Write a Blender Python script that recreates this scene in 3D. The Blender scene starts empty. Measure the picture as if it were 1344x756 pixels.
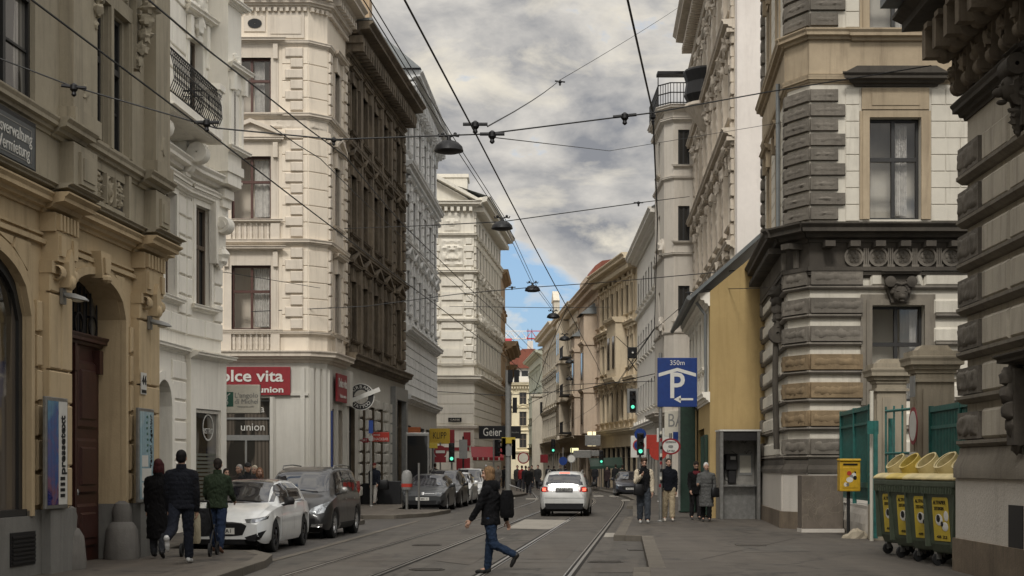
import bpy, bmesh, math, random
from mathutils import Vector, Matrix, noise
from mathutils.bvhtree import BVHTree
R = math.radians
PI = math.pi
random.seed(7)
scn = bpy.context.scene
COL = scn.collection
EYE, FOC, HX, HY = 1.7, 2000.0, 672.0, 614.0      # camera height, focal length and horizon of the photograph

def gx(px, Y): return (px - HX) * Y / FOC
def gz(py, Y): return EYE + (HY - py) * Y / FOC
def P3(px, py, Y): return Vector((gx(px, Y), Y, gz(py, Y)))

# ------------------------------------------------------------------ mesh builder
class MB:
    def __init__(s): s.v = []; s.f = []
    def add(s, W, vs, fs):
        n = len(s.v)
        s.v.extend([W.p(*q) if W else Vector(q) for q in vs])
        s.f.extend([tuple(i + n for i in f) for f in fs])
    def box(s, W, u0, u1, w0, w1, z0, z1):
        s.add(W, [(u0,w0,z0),(u1,w0,z0),(u1,w1,z0),(u0,w1,z0),(u0,w0,z1),(u1,w0,z1),(u1,w1,z1),(u0,w1,z1)],
              [(0,3,2,1),(4,5,6,7),(0,1,5,4),(1,2,6,5),(2,3,7,6),(3,0,4,7)])
    def cbox(s, W, u0, u1, w0, w1, z0, z1, c):      # box whose outer (w1) face is chamfered by c
        s.add(W, [(u0,w0,z0),(u1,w0,z0),(u1,w0,z1),(u0,w0,z1),(u0,w1-c,z0),(u1,w1-c,z0),(u1,w1-c,z1),(u0,w1-c,z1),
                  (u0+c,w1,z0+c),(u1-c,w1,z0+c),(u1-c,w1,z1-c),(u0+c,w1,z1-c)],
              [(0,1,5,4),(1,2,6,5),(2,3,7,6),(3,0,4,7),(4,5,9,8),(5,6,10,9),(6,7,11,10),(7,4,8,11),(8,9,10,11)])
    def prism(s, W, poly, w0, w1):                   # polygon in (u,z) extruded in w
        n = len(poly)
        s.add(W, [(u,w0,z) for u,z in poly] + [(u,w1,z) for u,z in poly],
              [tuple(range(n-1,-1,-1)), tuple(range(n,2*n))] + [(i,(i+1)%n,n+(i+1)%n,n+i) for i in range(n)])
    def slab(s, W, poly, z0, z1):                    # polygon in (x,y) extruded in z
        n = len(poly)
        s.add(W, [(x,y,z0) for x,y in poly] + [(x,y,z1) for x,y in poly],
              [tuple(range(n-1,-1,-1)), tuple(range(n,2*n))] + [(i,(i+1)%n,n+(i+1)%n,n+i) for i in range(n)])
    def extr(s, W, prof, u0, u1, m0=0, m1=0):        # profile in (w,z) run along u, ends mitred
        n = len(prof)
        s.add(W, [(u0-m0*w,w,z) for w,z in prof] + [(u1+m1*w,w,z) for w,z in prof],
              [tuple(range(n)), tuple(range(2*n-1,n-1,-1))] + [(i,n+i,n+(i+1)%n,(i+1)%n) for i in range(n)])
    def tube(s, W, pts, r, n=6, r1=None):
        pts = [Vector(p) for p in pts]; m = len(pts); vs = []; fs = []
        for i, p in enumerate(pts):
            d = (pts[min(i+1,m-1)] - pts[max(i-1,0)]).normalized()
            a = d.orthogonal().normalized() if i == 0 else (a - d * a.dot(d)).normalized()
            b = d.cross(a)
            rr = r if r1 is None else r + (r1 - r) * i / (m - 1)
            for k in range(n):
                t = 2*PI*k/n; vs.append(p + (a*math.cos(t) + b*math.sin(t))*rr)
        for i in range(m-1):
            for k in range(n):
                fs.append((i*n+k, i*n+(k+1)%n, (i+1)*n+(k+1)%n, (i+1)*n+k))
        fs += [tuple(range(n-1,-1,-1)), tuple(range((m-1)*n, m*n))]
        s.add(W, [tuple(v) for v in vs], fs)
    def lathe(s, W, c, prof, n=12, axis='z', sx=1, sy=1):
        vs = []; fs = []; m = len(prof)
        for r, h in prof:
            for k in range(n):
                t = 2*PI*k/n; a, b = r*math.cos(t)*sx, r*math.sin(t)*sy
                vs.append({'z':(c[0]+a,c[1]+b,c[2]+h),'y':(c[0]+a,c[1]+h,c[2]+b),'x':(c[0]+h,c[1]+a,c[2]+b)}[axis])
        ring = m > 3 and abs(prof[0][0]-prof[-1][0]) < 1e-6
        for i in range(m if ring else m-1):
            j = (i+1) % m
            for k in range(n): fs.append((i*n+k, i*n+(k+1)%n, j*n+(k+1)%n, j*n+k))
        if not ring: fs += [tuple(range(n-1,-1,-1)), tuple(range((m-1)*n, m*n))]
        s.add(W, vs, fs)
    def ell(s, W, c, r, n=10, m=7, rot=None):
        vs = []; fs = []
        for i in range(m+1):
            ph = PI*(i+.0)/m - PI/2
            ph = max(-PI/2+.02, min(PI/2-.02, ph))
            for k in range(n):
                t = 2*PI*k/n
                q = Vector((r[0]*math.cos(ph)*math.cos(t), r[1]*math.cos(ph)*math.sin(t), r[2]*math.sin(ph)))
                if rot: q = rot @ q
                vs.append((c[0]+q.x, c[1]+q.y, c[2]+q.z))
        for i in range(m):
            for k in range(n): fs.append((i*n+k, i*n+(k+1)%n, (i+1)*n+(k+1)%n, (i+1)*n+k))
        fs += [tuple(range(n-1,-1,-1)), tuple(range(m*n, (m+1)*n))]
        s.add(W, vs, fs)
    def cone(s, p0, r0, p1, r1, n=10):               # rounded tapered capsule
        p0, p1 = Vector(p0), Vector(p1); d = (p1-p0)
        if d.length < 1e-6: d = Vector((0,0,1e-4))
        d = d.normalized(); a = d.orthogonal().normalized(); b = d.cross(a); vs = []; fs = []
        rings = [(p0, r0, -80), (p0, r0, -45), (p0, r0, 0), (p1, r1, 0), (p1, r1, 45), (p1, r1, 80)]
        for p, r, t in rings:
            for k in range(n):
                q = 2*PI*k/n
                vs.append(tuple(p + d*r*math.sin(R(t)) + (a*math.cos(q)+b*math.sin(q))*r*math.cos(R(t))))
        m = len(rings)
        for i in range(m-1):
            for k in range(n): fs.append((i*n+k, i*n+(k+1)%n, (i+1)*n+(k+1)%n, (i+1)*n+k))
        fs += [tuple(range(n-1,-1,-1)), tuple(range((m-1)*n, m*n))]
        s.add(None, vs, fs)
    def loft(s, rings, n=16, e=2.0):                 # closed rings (cx,cy,cz,rx,ry[,tilt])
        vs = []; fs = []; m = len(rings)
        for q in rings:
            cx, cy, cz, rx, ry = q[:5]; tl = q[5] if len(q) > 5 else 0
            for k in range(n):
                t = 2*PI*k/n; c, d = math.cos(t), math.sin(t)
                x = rx*math.copysign(abs(c)**(2/e), c); y = ry*math.copysign(abs(d)**(2/e), d)
                vs.append((cx+x, cy+y, cz+y*tl))
        for i in range(m-1):
            for k in range(n): fs.append((i*n+k, i*n+(k+1)%n, (i+1)*n+(k+1)%n, (i+1)*n+k))
        fs += [tuple(range(n-1,-1,-1)), tuple(range((m-1)*n, m*n))]
        s.add(None, vs, fs)
    def grid(s, W, fn, nu, nv):
        vs = [fn(i/nu, j/nv) for j in range(nv+1) for i in range(nu+1)]
        fs = [(j*(nu+1)+i, j*(nu+1)+i+1, (j+1)*(nu+1)+i+1, (j+1)*(nu+1)+i) for j in range(nv) for i in range(nu)]
        s.add(W, vs, fs)
    def rough(s, W, u0, u1, w0, w1, z0, z1, amp=.03, cell=.05, c=.035):   # rock faced block
        nu = max(3, int((u1-u0)/cell)); nz = max(3, int((z1-z0)/cell))
        def fn(a, b):
            u = u0+(u1-u0)*a; z = z0+(z1-z0)*b
            e = min(a*nu, (1-a)*nu, b*nz, (1-b)*nz)
            w = w0 if e < .5 else w1 - (c if e < 1.5 else 0) + amp*(.5*noise.noise(Vector((u*7, z*9, w1*5+u0*3))) + .8*abs(noise.noise(Vector((u*17+z*3, z*21, u0*3)))) - .2)
            return (u, w, z)
        s.grid(W, fn, nu, nz)
    def orn(s, W, c, r, seed=0, n=12, m=9, amp=.5):   # carved lump: leafy stucco ornament
        vs = []; fs = []
        for i in range(m+1):
            ph = max(-1.5, min(1.5, PI*i/m - PI/2))
            for k in range(n):
                t = 2*PI*k/n; d = Vector((math.cos(ph)*math.cos(t), math.cos(ph)*math.sin(t), math.sin(ph)))
                q = 1 + amp*(abs(noise.noise(d*2.3+Vector((seed*1.7,c[0],c[2]))))*2-.7) + amp*.5*noise.noise(d*5+Vector((c[2],seed,c[0])))
                vs.append((c[0]+d.x*r[0]*q, c[1]+d.y*r[1]*q, c[2]+d.z*r[2]*q))
        for i in range(m):
            for k in range(n): fs.append((i*n+k, i*n+(k+1)%n, (i+1)*n+(k+1)%n, (i+1)*n+k))
        s.add(W, vs, fs)
    def relief(s, W, u0, u1, z0, z1, w, amp, seed=0, cell=.05, sym=True, freq=6):
        nu = max(4, int((u1-u0)/cell)); nz = max(4, int((z1-z0)/cell))
        def fn(a, b):
            q = abs(a-.5)*2 if sym else a
            x = q*(u1-u0)/2*freq; z = b*(z1-z0)*freq
            n1 = noise.noise(Vector((x, z, seed*3.7)))
            h = abs(math.sin(3*n1+2.2*x+seed))*(.6+.4*math.cos(z*1.7+n1*2))
            e = min(a, 1-a, b, 1-b); k = min(1, e*8)
            return (u0+(u1-u0)*a, w + amp*h*k, z0+(z1-z0)*b)
        s.grid(W, fn, nu, nz)
    def mesh(s, name, off=None, smooth=None):
        m = bpy.data.meshes.new(name)
        vs = s.v if off is None else [v - off for v in s.v]
        m.from_pydata([tuple(v) for v in vs], [], s.f); m.update()
        if smooth:
            m.shade_smooth(); m.set_sharp_from_angle(angle=R(smooth))
        return m
    def build(s, name, mat, parent=None, world=False, smooth=None, loc=None, bev=0):
        if not s.v: return None
        off = None
        if world and parent is not None: off = parent.matrix_basis.translation
        o = link(name, s.mesh(name, off, smooth), mat, parent)
        if loc is not None: o.location = loc
        if bev:
            b = o.modifiers.new('bevel', 'BEVEL'); b.width = bev; b.segments = 2; b.limit_method = 'ANGLE'; b.angle_limit = R(40)
        return o

WORK = bpy.data.scenes.new('workbench')               # meshes are evaluated here, apart from the big scene
def evaluated(o):
    WORK.collection.objects.link(o); vl = WORK.view_layers[0]; vl.update(); dg = vl.depsgraph
    me = bpy.data.meshes.new_from_object(o.evaluated_get(dg)); bpy.data.objects.remove(o); return me
def link(name, me, mat=None, parent=None):
    o = bpy.data.objects.new(name, me); COL.objects.link(o)
    if mat is not None and len(me.materials) == 0: me.materials.append(mat)
    if parent is not None: o.parent = parent
    return o
def tag(o, label=None, cat=None, group=None, kind=None):
    if label: o['label'] = label
    if cat: o['category'] = cat
    if group: o['group'] = group
    if kind: o['kind'] = kind
    return o
def thing(name, label, cat, loc=(0,0,0), rz=0, group=None):
    o = bpy.data.objects.new(name, None); COL.objects.link(o)
    o.empty_display_size = .2
    o.location = loc; o.rotation_euler = (0,0,rz)
    return tag(o, label, cat, group)
def copy_tree(o, parent=None):
    c = o.copy(); COL.objects.link(c)
    if parent is not None: c.parent = parent
    for ch in o.children: copy_tree(ch, c)
    return c

class Wl:                                            # a wall line: u runs a->b, w points outward (right of a->b), z up
    def __init__(s, a, b):
        s.a = Vector((a[0],a[1],0)); s.b = Vector((b[0],b[1],0)); d = s.b - s.a
        s.L = d.length; s.U = d/s.L; s.N = Vector((s.U.y,-s.U.x,0)); s.rz = math.atan2(s.U.y, s.U.x)
    def p(s, u, w, z): return s.a + s.U*u + s.N*w + Vector((0,0,z))
    def u(s, px):
        k = (px-HX)/FOC
        return (k*s.a.y - s.a.x)/(s.U.x - k*s.U.y)
    def z(s, px, py): return gz(py, s.a.y + s.U.y*s.u(px))
    def wall(s, mb, u0, u1, z0, z1, ops=(), rv=.22, w=0):   # openings (u0,u1,z0,z1[,rise[,reveal]])
        us = sorted({u0,u1,*[min(max(q,u0),u1) for o in ops for q in o[:2]]})
        zs = sorted({z0,z1,*[min(max(q,z0),z1) for o in ops for q in o[2:4]]})
        for i in range(len(us)-1):
            for j in range(len(zs)-1):
                if us[i+1]-us[i] < 1e-4 or zs[j+1]-zs[j] < 1e-4: continue
                um, zm = (us[i]+us[i+1])/2, (zs[j]+zs[j+1])/2
                if any(o[0] < um < o[1] and o[2] < zm < o[3] for o in ops): continue
                mb.add(s, [(us[i],w,zs[j]),(us[i+1],w,zs[j]),(us[i+1],w,zs[j+1]),(us[i],w,zs[j+1])], [(0,1,2,3)])
        for o in ops:
            a, b, c, d = o[:4]; rise = o[4] if len(o) > 4 else 0; r = o[5] if len(o) > 5 else rv
            pts = [(a,c)]; n = 12 if rise else 1
            for k in range(n+1):
                t = k/n; uu = a+(b-a)*t
                pts.append((uu, d - rise + rise*math.sqrt(max(0,1-(2*t-1)**2)) if rise else d))
            pts.append((b,c))
            for k in range(len(pts)-1):
                (ua,za),(ub,zb) = pts[k], pts[k+1]
                mb.add(s, [(ua,w,za),(ub,w,zb),(ub,w-r,zb),(ua,w-r,za)], [(0,1,2,3)])
                if rise and 0 < k < len(pts)-2:
                    mb.add(s, [(ua,w,za),(ub,w,zb),(ub,w,d),(ua,w,d)], [(0,1,2,3)])
            if len(o) < 7: mb.add(s, [(a,w,c),(b,w,c),(b,w-r,c),(a,w-r,c)], [(0,1,2,3)])

def corn(z, h, p, base=.0):                          # classical cornice profile, closed against the wall
    return [(-.05,z),(base+p*.14,z),(base+p*.2,z+h*.18),(base+p*.45,z+h*.24),(base+p*.52,z+h*.44),(base+p*.86,z+h*.5),
            (base+p*.86,z+h*.72),(base+p,z+h*.9),(base+p,z+h),(-.05,z+h+.03)]
def band(z, h, p): return [(-.05,z),(p,z),(p,z+h),(-.05,z+h)]
def courses(mb, W, u0, u1, z0, z1, h, w, ops=(), gap=.025, c=.012, split=None):
    n = max(1, round((z1-z0)/h)); h = (z1-z0)/n
    for j in range(n):
        za, zb = z0+j*h+gap/2, z0+(j+1)*h-gap/2
        cuts = sorted([(o[0],o[1]) for o in ops if o[2] < zb and o[3] > za])
        segs = []; x = u0
        for a, b in cuts:
            if a > x: segs.append((x, min(a,u1)))
            x = max(x, b)
        if x < u1: segs.append((x, u1))
        for a, b in segs:
            if b-a < .08: continue
            if split:
                k = max(1, round((b-a)/split)); d = (b-a)/k; off = d/2 if j%2 and k>1 else 0
                xs = [a]+[a+d*i+off for i in range(0 if off else 1, k)]+[b]
                for i in range(len(xs)-1):
                    if xs[i+1]-xs[i] > .06: mb.cbox(W, xs[i]+gap/2, xs[i+1]-gap/2, -.02, w, za, zb, c)
            else: mb.cbox(W, a, b, -.02, w, za, zb, c)
def dentils(mb, W, u0, u1, z, h, w0, w1, step, fill=.5):
    n = max(1, int((u1-u0)/step)); d = (u1-u0)/n
    for i in range(n): mb.box(W, u0+d*(i+.5-fill/2), u0+d*(i+.5+fill/2), w0, w1, z, z+h)

# ------------------------------------------------------------------ materials
def lin(h):
    return tuple((c/12.92 if c <= .04045 else ((c+.055)/1.055)**2.4) for c in [int(h[i:i+2],16)/255 for i in (0,2,4)])
class Nt:
    def __init__(s, name):
        s.m = bpy.data.materials.new(name); s.m.use_nodes = True; s.t = s.m.node_tree; s.n = s.t.nodes
        s.b = s.n['Principled BSDF']; s.out = s.n['Material Output']
    def new(s, t, **kw):
        x = s.n.new(t)
        for k, v in kw.items():
            if k.startswith('i_'): x.inputs[k[2:]].default_value = v
            else: setattr(x, k, v)
        return x
    def ln(s, a, b): s.t.links.new(a, b)
    def pos(s, scale=(1,1,1), obj=False):
        g = s.new('ShaderNodeTexCoord').outputs['Object'] if obj else s.new('ShaderNodeNewGeometry').outputs['Position']
        m = s.new('ShaderNodeMapping'); m.inputs['Scale'].default_value = scale; s.ln(g, m.inputs['Vector']); return m.outputs['Vector']
    def noise(s, vec, scale, detail=5, rough=.55, dist=0):
        x = s.new('ShaderNodeTexNoise'); x.inputs['Scale'].default_value = scale; x.inputs['Detail'].default_value = detail
        x.inputs['Roughness'].default_value = rough; x.inputs['Distortion'].default_value = dist; s.ln(vec, x.inputs['Vector']); return x.outputs['Fac']
    def ramp(s, fac, a, b, ca=(0,0,0,1), cb=(1,1,1,1)):
        x = s.new('ShaderNodeValToRGB'); e = x.color_ramp.elements; e[0].position = a; e[1].position = b; e[0].color = ca; e[1].color = cb
        s.ln(fac, x.inputs['Fac']); return x.outputs['Color']
    def mix(s, fac, a, b, mode='MIX'):
        x = s.new('ShaderNodeMix', data_type='RGBA', blend_type=mode)
        for sock, v in ((x.inputs[0],fac),(x.inputs[6],a),(x.inputs[7],b)):
            if hasattr(v, 'is_output'): s.ln(v, sock)
            else: sock.default_value = v if not isinstance(v, tuple) or len(v) == 4 else (*v,1)
        return x.outputs[2]
    def bump(s, h, strength, dist):
        x = s.new('ShaderNodeBump'); x.inputs['Strength'].default_value = strength; x.inputs['Distance'].default_value = dist
        s.ln(h, x.inputs['Height']); s.ln(x.outputs['Normal'], s.b.inputs['Normal'])
def c4(c): return (*c, 1) if len(c) == 3 else c
def sc(c, k): return tuple(min(1, x*k) for x in c)

def stone(name, base, var=.14, soot=.35, sootc=None, bump=.35, fine=28, rough=.88, streak=(2.6,2.6,.22), big=.6):
    k = Nt(name); p = k.pos()
    n1 = k.noise(p, big, 6, .6); n2 = k.noise(p, 5.5, 6, .65)
    c = k.mix(k.ramp(n1,.3,.7), c4(sc(base,1-var)), c4(sc(base,1+var)))
    c = k.mix(k.ramp(n2,.35,.75,(0,0,0,1),(.5,.5,.5,1)), c, c4(sc(base,1-var*1.6)))
    st = k.noise(k.pos(streak), 1.5, 7, .68, .6)
    sm = k.ramp(st, .5, .74, (0,0,0,1), (soot,soot,soot,1))
    c = k.mix(sm, c, c4(sootc or sc(base,.42)))
    k.ln(c, k.b.inputs['Base Color']); k.b.inputs['Roughness'].default_value = rough
    k.b.inputs['Specular IOR Level'].default_value = .25
    k.bump(k.noise(p, fine, 5, .6), bump, .012)
    return k.m
def plain(name, col, rough=.5, metal=0, spec=.5, var=.12, coat=0, scale=9, bump=0, obj=True):
    k = Nt(name); n = k.noise(k.pos(obj=obj), scale, 5, .6)
    k.ln(k.mix(k.ramp(n,.3,.72), c4(sc(col,1-var)), c4(sc(col,1+var))), k.b.inputs['Base Color'])
    k.b.inputs['Roughness'].default_value = rough; k.b.inputs['Metallic'].default_value = metal
    k.b.inputs['Specular IOR Level'].default_value = spec; k.b.inputs['Coat Weight'].default_value = coat
    k.b.inputs['Coat Roughness'].default_value = .06
    if bump: k.bump(k.noise(k.pos(obj=obj), scale*4, 4, .6), bump, .01)
    return k.m
def cloth(name, col, var=.2, rough=.92, scale=7):
    k = Nt(name); p = k.pos(obj=True); n = k.noise(p, scale, 6, .65)
    k.ln(k.mix(k.ramp(n,.3,.7), c4(sc(col,1-var)), c4(sc(col,1+var))), k.b.inputs['Base Color'])
    k.b.inputs['Roughness'].default_value = rough; k.b.inputs['Specular IOR Level'].default_value = .2
    h = k.noise(k.pos((1,1,.5),True), 9, 6, .65, 1.6); k.bump(h, 1, .05)
    return k.m
def emit(name, col, s):
    k = Nt(name); k.b.inputs['Base Color'].default_value = c4(sc(col,.6)); k.b.inputs['Emission Color'].default_value = c4(col); k.b.inputs['Emission Strength'].default_value = s
    return k.m

M = {}
# stone and plaster
M['ochre']   = stone('ochre_plaster', (.49,.38,.235), .1, .4, (.17,.12,.065))
M['greige']  = stone('grey_beige_stone', (.33,.29,.215), .13, .5, (.09,.075,.055))
M['plinth']  = stone('grey_plinth', (.19,.185,.17), .15, .55, (.08,.075,.07), .5)
M['cream2']  = stone('warm_white_plaster', (.86,.82,.73), .06, .4, (.46,.42,.35))
M['cream3']  = stone('beige_plaster', (.71,.63,.52), .06, .42, (.33,.28,.22))
M['cream3b'] = stone('beige_trim', (.6,.535,.45), .08, .45, (.26,.22,.17))
M['shopgrey']= stone('pale_grey_shop_front', (.50,.48,.43), .06, .25, (.25,.23,.2), .15)
M['brown']   = stone('sooty_brown_stone', (.25,.2,.14), .32, .9, (.045,.036,.028), .5)
M['brownd']  = stone('blackened_stone', (.17,.138,.1), .38, .85, (.045,.037,.03), .5)
M['cool5']   = stone('cool_white_plaster', (.69,.69,.675), .08, .55, (.22,.215,.2))
M['cream6']  = stone('ivory_plaster', (.68,.64,.555), .07, .45, (.38,.35,.29))
M['sunny']   = stone('sun_tinted_plaster', (.74,.66,.47), .07, .3, (.36,.27,.15))  # warm sunlight on the end house is put into this yellowed base colour
M['tan']     = stone('tan_plaster', (.42,.31,.2), .1, .35, (.2,.15,.1))
M['pale10']  = stone('faded_cream_plaster', (.58,.53,.435), .1, .4, (.22,.19,.14))
M['mint']    = stone('pale_green_plaster', (.46,.47,.38), .08, .3, (.25,.24,.19))
M['pink8']   = stone('apricot_plaster', (.56,.455,.35), .1, .35, (.26,.17,.11))
M['ochre7']  = stone('golden_plaster', (.57,.48,.345), .1, .4, (.25,.17,.09))
M['brown9']  = stone('dull_tan_plaster', (.52,.45,.345), .12, .45, (.19,.15,.1))
M['white6']  = stone('off_white_plaster', (.66,.63,.57), .06, .3, (.3,.26,.2))
M['cream5']  = stone('warm_grey_plaster', (.54,.495,.43), .08, .35, (.25,.21,.16))
M['ornate4'] = stone('ornate_beige_plaster', (.54,.475,.39), .12, .6, (.2,.16,.115))
M['fire4']   = stone('rendered_fire_wall', (.66,.61,.56), .06, .3, (.42,.37,.33), .2)
M['ochre3']  = stone('yellow_ochre_render', (.42,.305,.14), .1, .5, (.25,.17,.07), .25)
M['ash2']    = stone('pale_ashlar', (.54,.505,.43), .1, .4, (.2,.17,.13))
M['trim2']   = stone('ochre_stone_trim', (.36,.29,.2), .14, .55, (.14,.105,.07))
M['dark2']   = stone('dark_rock_faced_stone', (.155,.138,.115), .3, .5, (.055,.048,.04), 1, 13)
M['dark2b']  = stone('weathered_brown_rock_stone', (.2,.145,.085), .35, .6, (.07,.055,.04), 1, 13)
M['sooty']   = stone('blackened_cornice_stone', (.07,.061,.05), .3, .7, (.036,.032,.028), .5)
M['gatepil'] = stone('tan_gate_stone', (.3,.26,.195), .12, .5, (.1,.085,.065), .4)
M['near1']   = stone('grimy_ashlar', (.43,.39,.32), .13, .6, (.1,.085,.068), .5)
M['near1b']  = stone('dirty_stone_band', (.19,.168,.135), .2, .6, (.05,.043,.035), .5)
M['white1']  = stone('rough_white_render', (.47,.435,.385), .06, .3, (.26,.23,.19), .8, 20)
M['base1']   = stone('stained_brown_stone', (.15,.118,.085), .3, .7, (.06,.048,.037), .5)
M['granite'] = stone('scratched_grey_granite', (.12,.1,.08), .35, .5, (.2,.17,.14), .3, 60)
M['guard']   = stone('worn_guard_stone', (.17,.16,.145), .2, .5, (.08,.075,.07), .6)
M['slate']   = plain('slate_roof', (.13,.14,.14), .6, 0, .4, .2, obj=False, scale=2)
M['redroof'] = stone('red_roof_tiles', (.22,.08,.055), .25, .4, (.13,.04,.03), .5)
M['zinc']    = plain('zinc_flashing', (.17,.18,.18), .5, .3, .5, .2, obj=False, scale=2)
# ground
def asphalt(name, base, warm=.12):
    k = Nt(name); p = k.pos()
    n1 = k.noise(k.pos((.5,.12,1)), .9, 6, .6); n2 = k.noise(p, 1.1, 7, .65, .5); n3 = k.noise(p, 60, 3, .6)
    c = k.mix(k.ramp(n1,.32,.7), c4(sc(base,.78)), c4(sc(base,1.22)))
    c = k.mix(k.ramp(n2,.55,.72,(0,0,0,1),(.55,.55,.55,1)), c, c4(sc(base,.62)))
    c = k.mix(k.ramp(n3,.3,.7,(0,0,0,1),(.5,.5,.5,1)), c, c4(sc(base,1.35)))
    vo = k.new('ShaderNodeTexVoronoi', feature='DISTANCE_TO_EDGE'); vo.inputs['Scale'].default_value = .3
    wp = k.new('ShaderNodeVectorMath', operation='ADD'); k.ln(p, wp.inputs[0])
    nz = k.new('ShaderNodeTexNoise'); nz.inputs['Scale'].default_value = 1.6; k.ln(p, nz.inputs['Vector']); k.ln(nz.outputs['Color'], wp.inputs[1])
    k.ln(wp.outputs[0], vo.inputs['Vector'])
    c = k.mix(k.ramp(vo.outputs['Distance'],0,.024,(.9,.9,.9,1),(0,0,0,1)), c, c4(sc(base,.3)))
    st_ = k.noise(k.pos((.9,.35,1)), 1.3, 4, .5, .4); c = k.mix(k.ramp(st_,.62,.7,(0,0,0,1),(.6,.6,.6,1)), c, c4(sc(base,.5)))
    lw = k.noise(k.pos((1.5,.025,1)), 1.0, 5, .6, .2); c = k.mix(k.ramp(lw,.5,.68,(0,0,0,1),(.6,.6,.6,1)), c, c4(sc(base,1.5))); c = k.mix(k.ramp(lw,.3,.42,(.6,.6,.6,1),(0,0,0,1)), c, c4(sc(base,.55)))
    k.ln(c, k.b.inputs['Base Color'])
    k.ln(k.ramp(n2,.3,.8,(.62,.62,.62,1),(.9,.9,.9,1)), k.b.inputs['Roughness'])
    k.bump(n3, .35, .008); return k.m
M['road']  = asphalt('road_asphalt', (.05,.044,.036))
M['track'] = asphalt('track_bed_asphalt', (.062,.054,.044))
M['pave']  = asphalt('pavement_asphalt', (.058,.049,.039))
M['pavel'] = asphalt('left_pavement_asphalt', (.068,.056,.043))
M['kerb']  = stone('granite_kerb', (.12,.106,.087), .22, .5, (.09,.08,.068), .6, 40)
def setts(name):
    k = Nt(name); br = k.new('ShaderNodeTexBrick'); br.inputs['Scale'].default_value = 1
    br.inputs['Brick Width'].default_value = .17; br.inputs['Row Height'].default_value = .15; br.inputs['Mortar Size'].default_value = .018
    br.inputs['Color1'].default_value = (.085,.075,.063,1); br.inputs['Color2'].default_value = (.052,.046,.04,1); br.inputs['Mortar'].default_value = (.035,.03,.027,1)
    k.ln(k.pos(), br.inputs['Vector']); k.ln(k.mix(k.noise(k.pos(),1.3,5), br.outputs['Color'], (.05,.045,.04,1)), k.b.inputs['Base Color'])
    k.b.inputs['Roughness'].default_value = .75
    iv = k.new('ShaderNodeMath', operation='SUBTRACT'); iv.inputs[0].default_value = 1; k.ln(br.outputs['Fac'], iv.inputs[1])
    k.bump(iv.outputs[0], .9, .02); return k.m
M['setts'] = setts('cobble_setts')
M['paint'] = stone('worn_road_paint', (.27,.25,.215), .12, .6, (.17,.155,.135), .3, streak=(1.2,.5,1))
M['rail']  = plain('polished_rail_steel', (.4,.38,.35), .3, .9, .5, .2, obj=False)
M['groove']= plain('rail_groove_dirt', (.02,.018,.016), .9, 0, .2, .2, obj=False)
# metals, paint, glass
M['black'] = plain('black_metal', (.006,.006,.007), .5, .3)
M['iron']  = plain('dark_iron', (.02,.019,.019), .55, .5)
M['steel'] = plain('galvanised_steel', (.27,.265,.25), .45, .8, .5, .2)
M['greypaint'] = plain('grey_lacquer', (.2,.2,.19), .45)
M['wire']  = plain('wire_black', (.012,.012,.012), .6, .2, obj=False)
M['maroon']= plain('dark_red_brown_wood', (.04,.013,.009), .45, 0, .4, .3)
M['winred']= plain('red_brown_window_wood', (.075,.03,.022), .5)
M['winwhite']= plain('white_window_wood', (.55,.52,.46), .5)
M['winblack']= plain('black_window_wood', (.018,.017,.016), .5)
M['winbrown']= plain('brown_window_wood', (.12,.09,.065), .5)
def glass(name, dark, curt, chance, rough=.04):
    k = Nt(name); p = k.pos((1,1,1), True); oi = k.new('ShaderNodeObjectInfo')
    wv = k.new('ShaderNodeTexWave'); wv.inputs['Scale'].default_value = 2.2; wv.inputs['Distortion'].default_value = 2.5; wv.inputs['Detail'].default_value = 2
    k.ln(k.pos((1,1,.12),True), wv.inputs['Vector'])
    cur = k.mix(wv.outputs['Color'], c4(sc(curt,.5)), c4(curt))
    gt = k.new('ShaderNodeMath', operation='LESS_THAN'); gt.inputs[1].default_value = chance; k.ln(oi.outputs['Random'], gt.inputs[0])
    side = k.ramp(k.noise(k.pos((1.3,1,.25),True), 1.2, 2), .46, .5)
    mm = k.new('ShaderNodeMath', operation='MULTIPLY'); k.ln(gt.outputs[0], mm.inputs[0]); k.ln(side, mm.inputs[1])
    k.ln(k.mix(mm.outputs[0], c4(dark), cur), k.b.inputs['Base Color'])
    k.b.inputs['Roughness'].default_value = rough; k.b.inputs['Specular IOR Level'].default_value = .4
    k.bump(k.noise(p, 1.1, 2), .12, .03); return k.m
M['glass']  = glass('window_glass', (.012,.013,.014), (.2,.19,.17), .5)
M['glassf'] = glass('far_window_glass', (.035,.033,.03), (.22,.2,.17), .45, .1)
M['shopglass'] = glass('shop_window_glass', (.02,.018,.015), (.12,.1,.08), .8)
M['carglass'] = glass('car_glass', (.014,.014,.017), (.06,.06,.065), .2, .02); M['carglass'].node_tree.nodes['Principled BSDF'].inputs['Specular IOR Level'].default_value = .9
M['trglass'] = (lambda k: (k.ln(k.new('ShaderNodeBsdfTransparent').outputs[0], (mx := k.new('ShaderNodeMixShader')).inputs[1]),
    k.ln((g := k.new('ShaderNodeBsdfGlossy', i_Roughness=.02)).outputs[0], mx.inputs[2]), setattr(mx.inputs[0],'default_value',.07), k.ln(mx.outputs[0], k.out.inputs[0]), k.m)[-1])(Nt('clear_glass'))
M['room']   = plain('dim_room', (.03,.026,.022), .9, obj=False)
M['curtain']= cloth('green_grey_curtain', (.22,.25,.22))
M['lace']   = cloth('pale_net_curtain', (.5,.48,.44))
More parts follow.
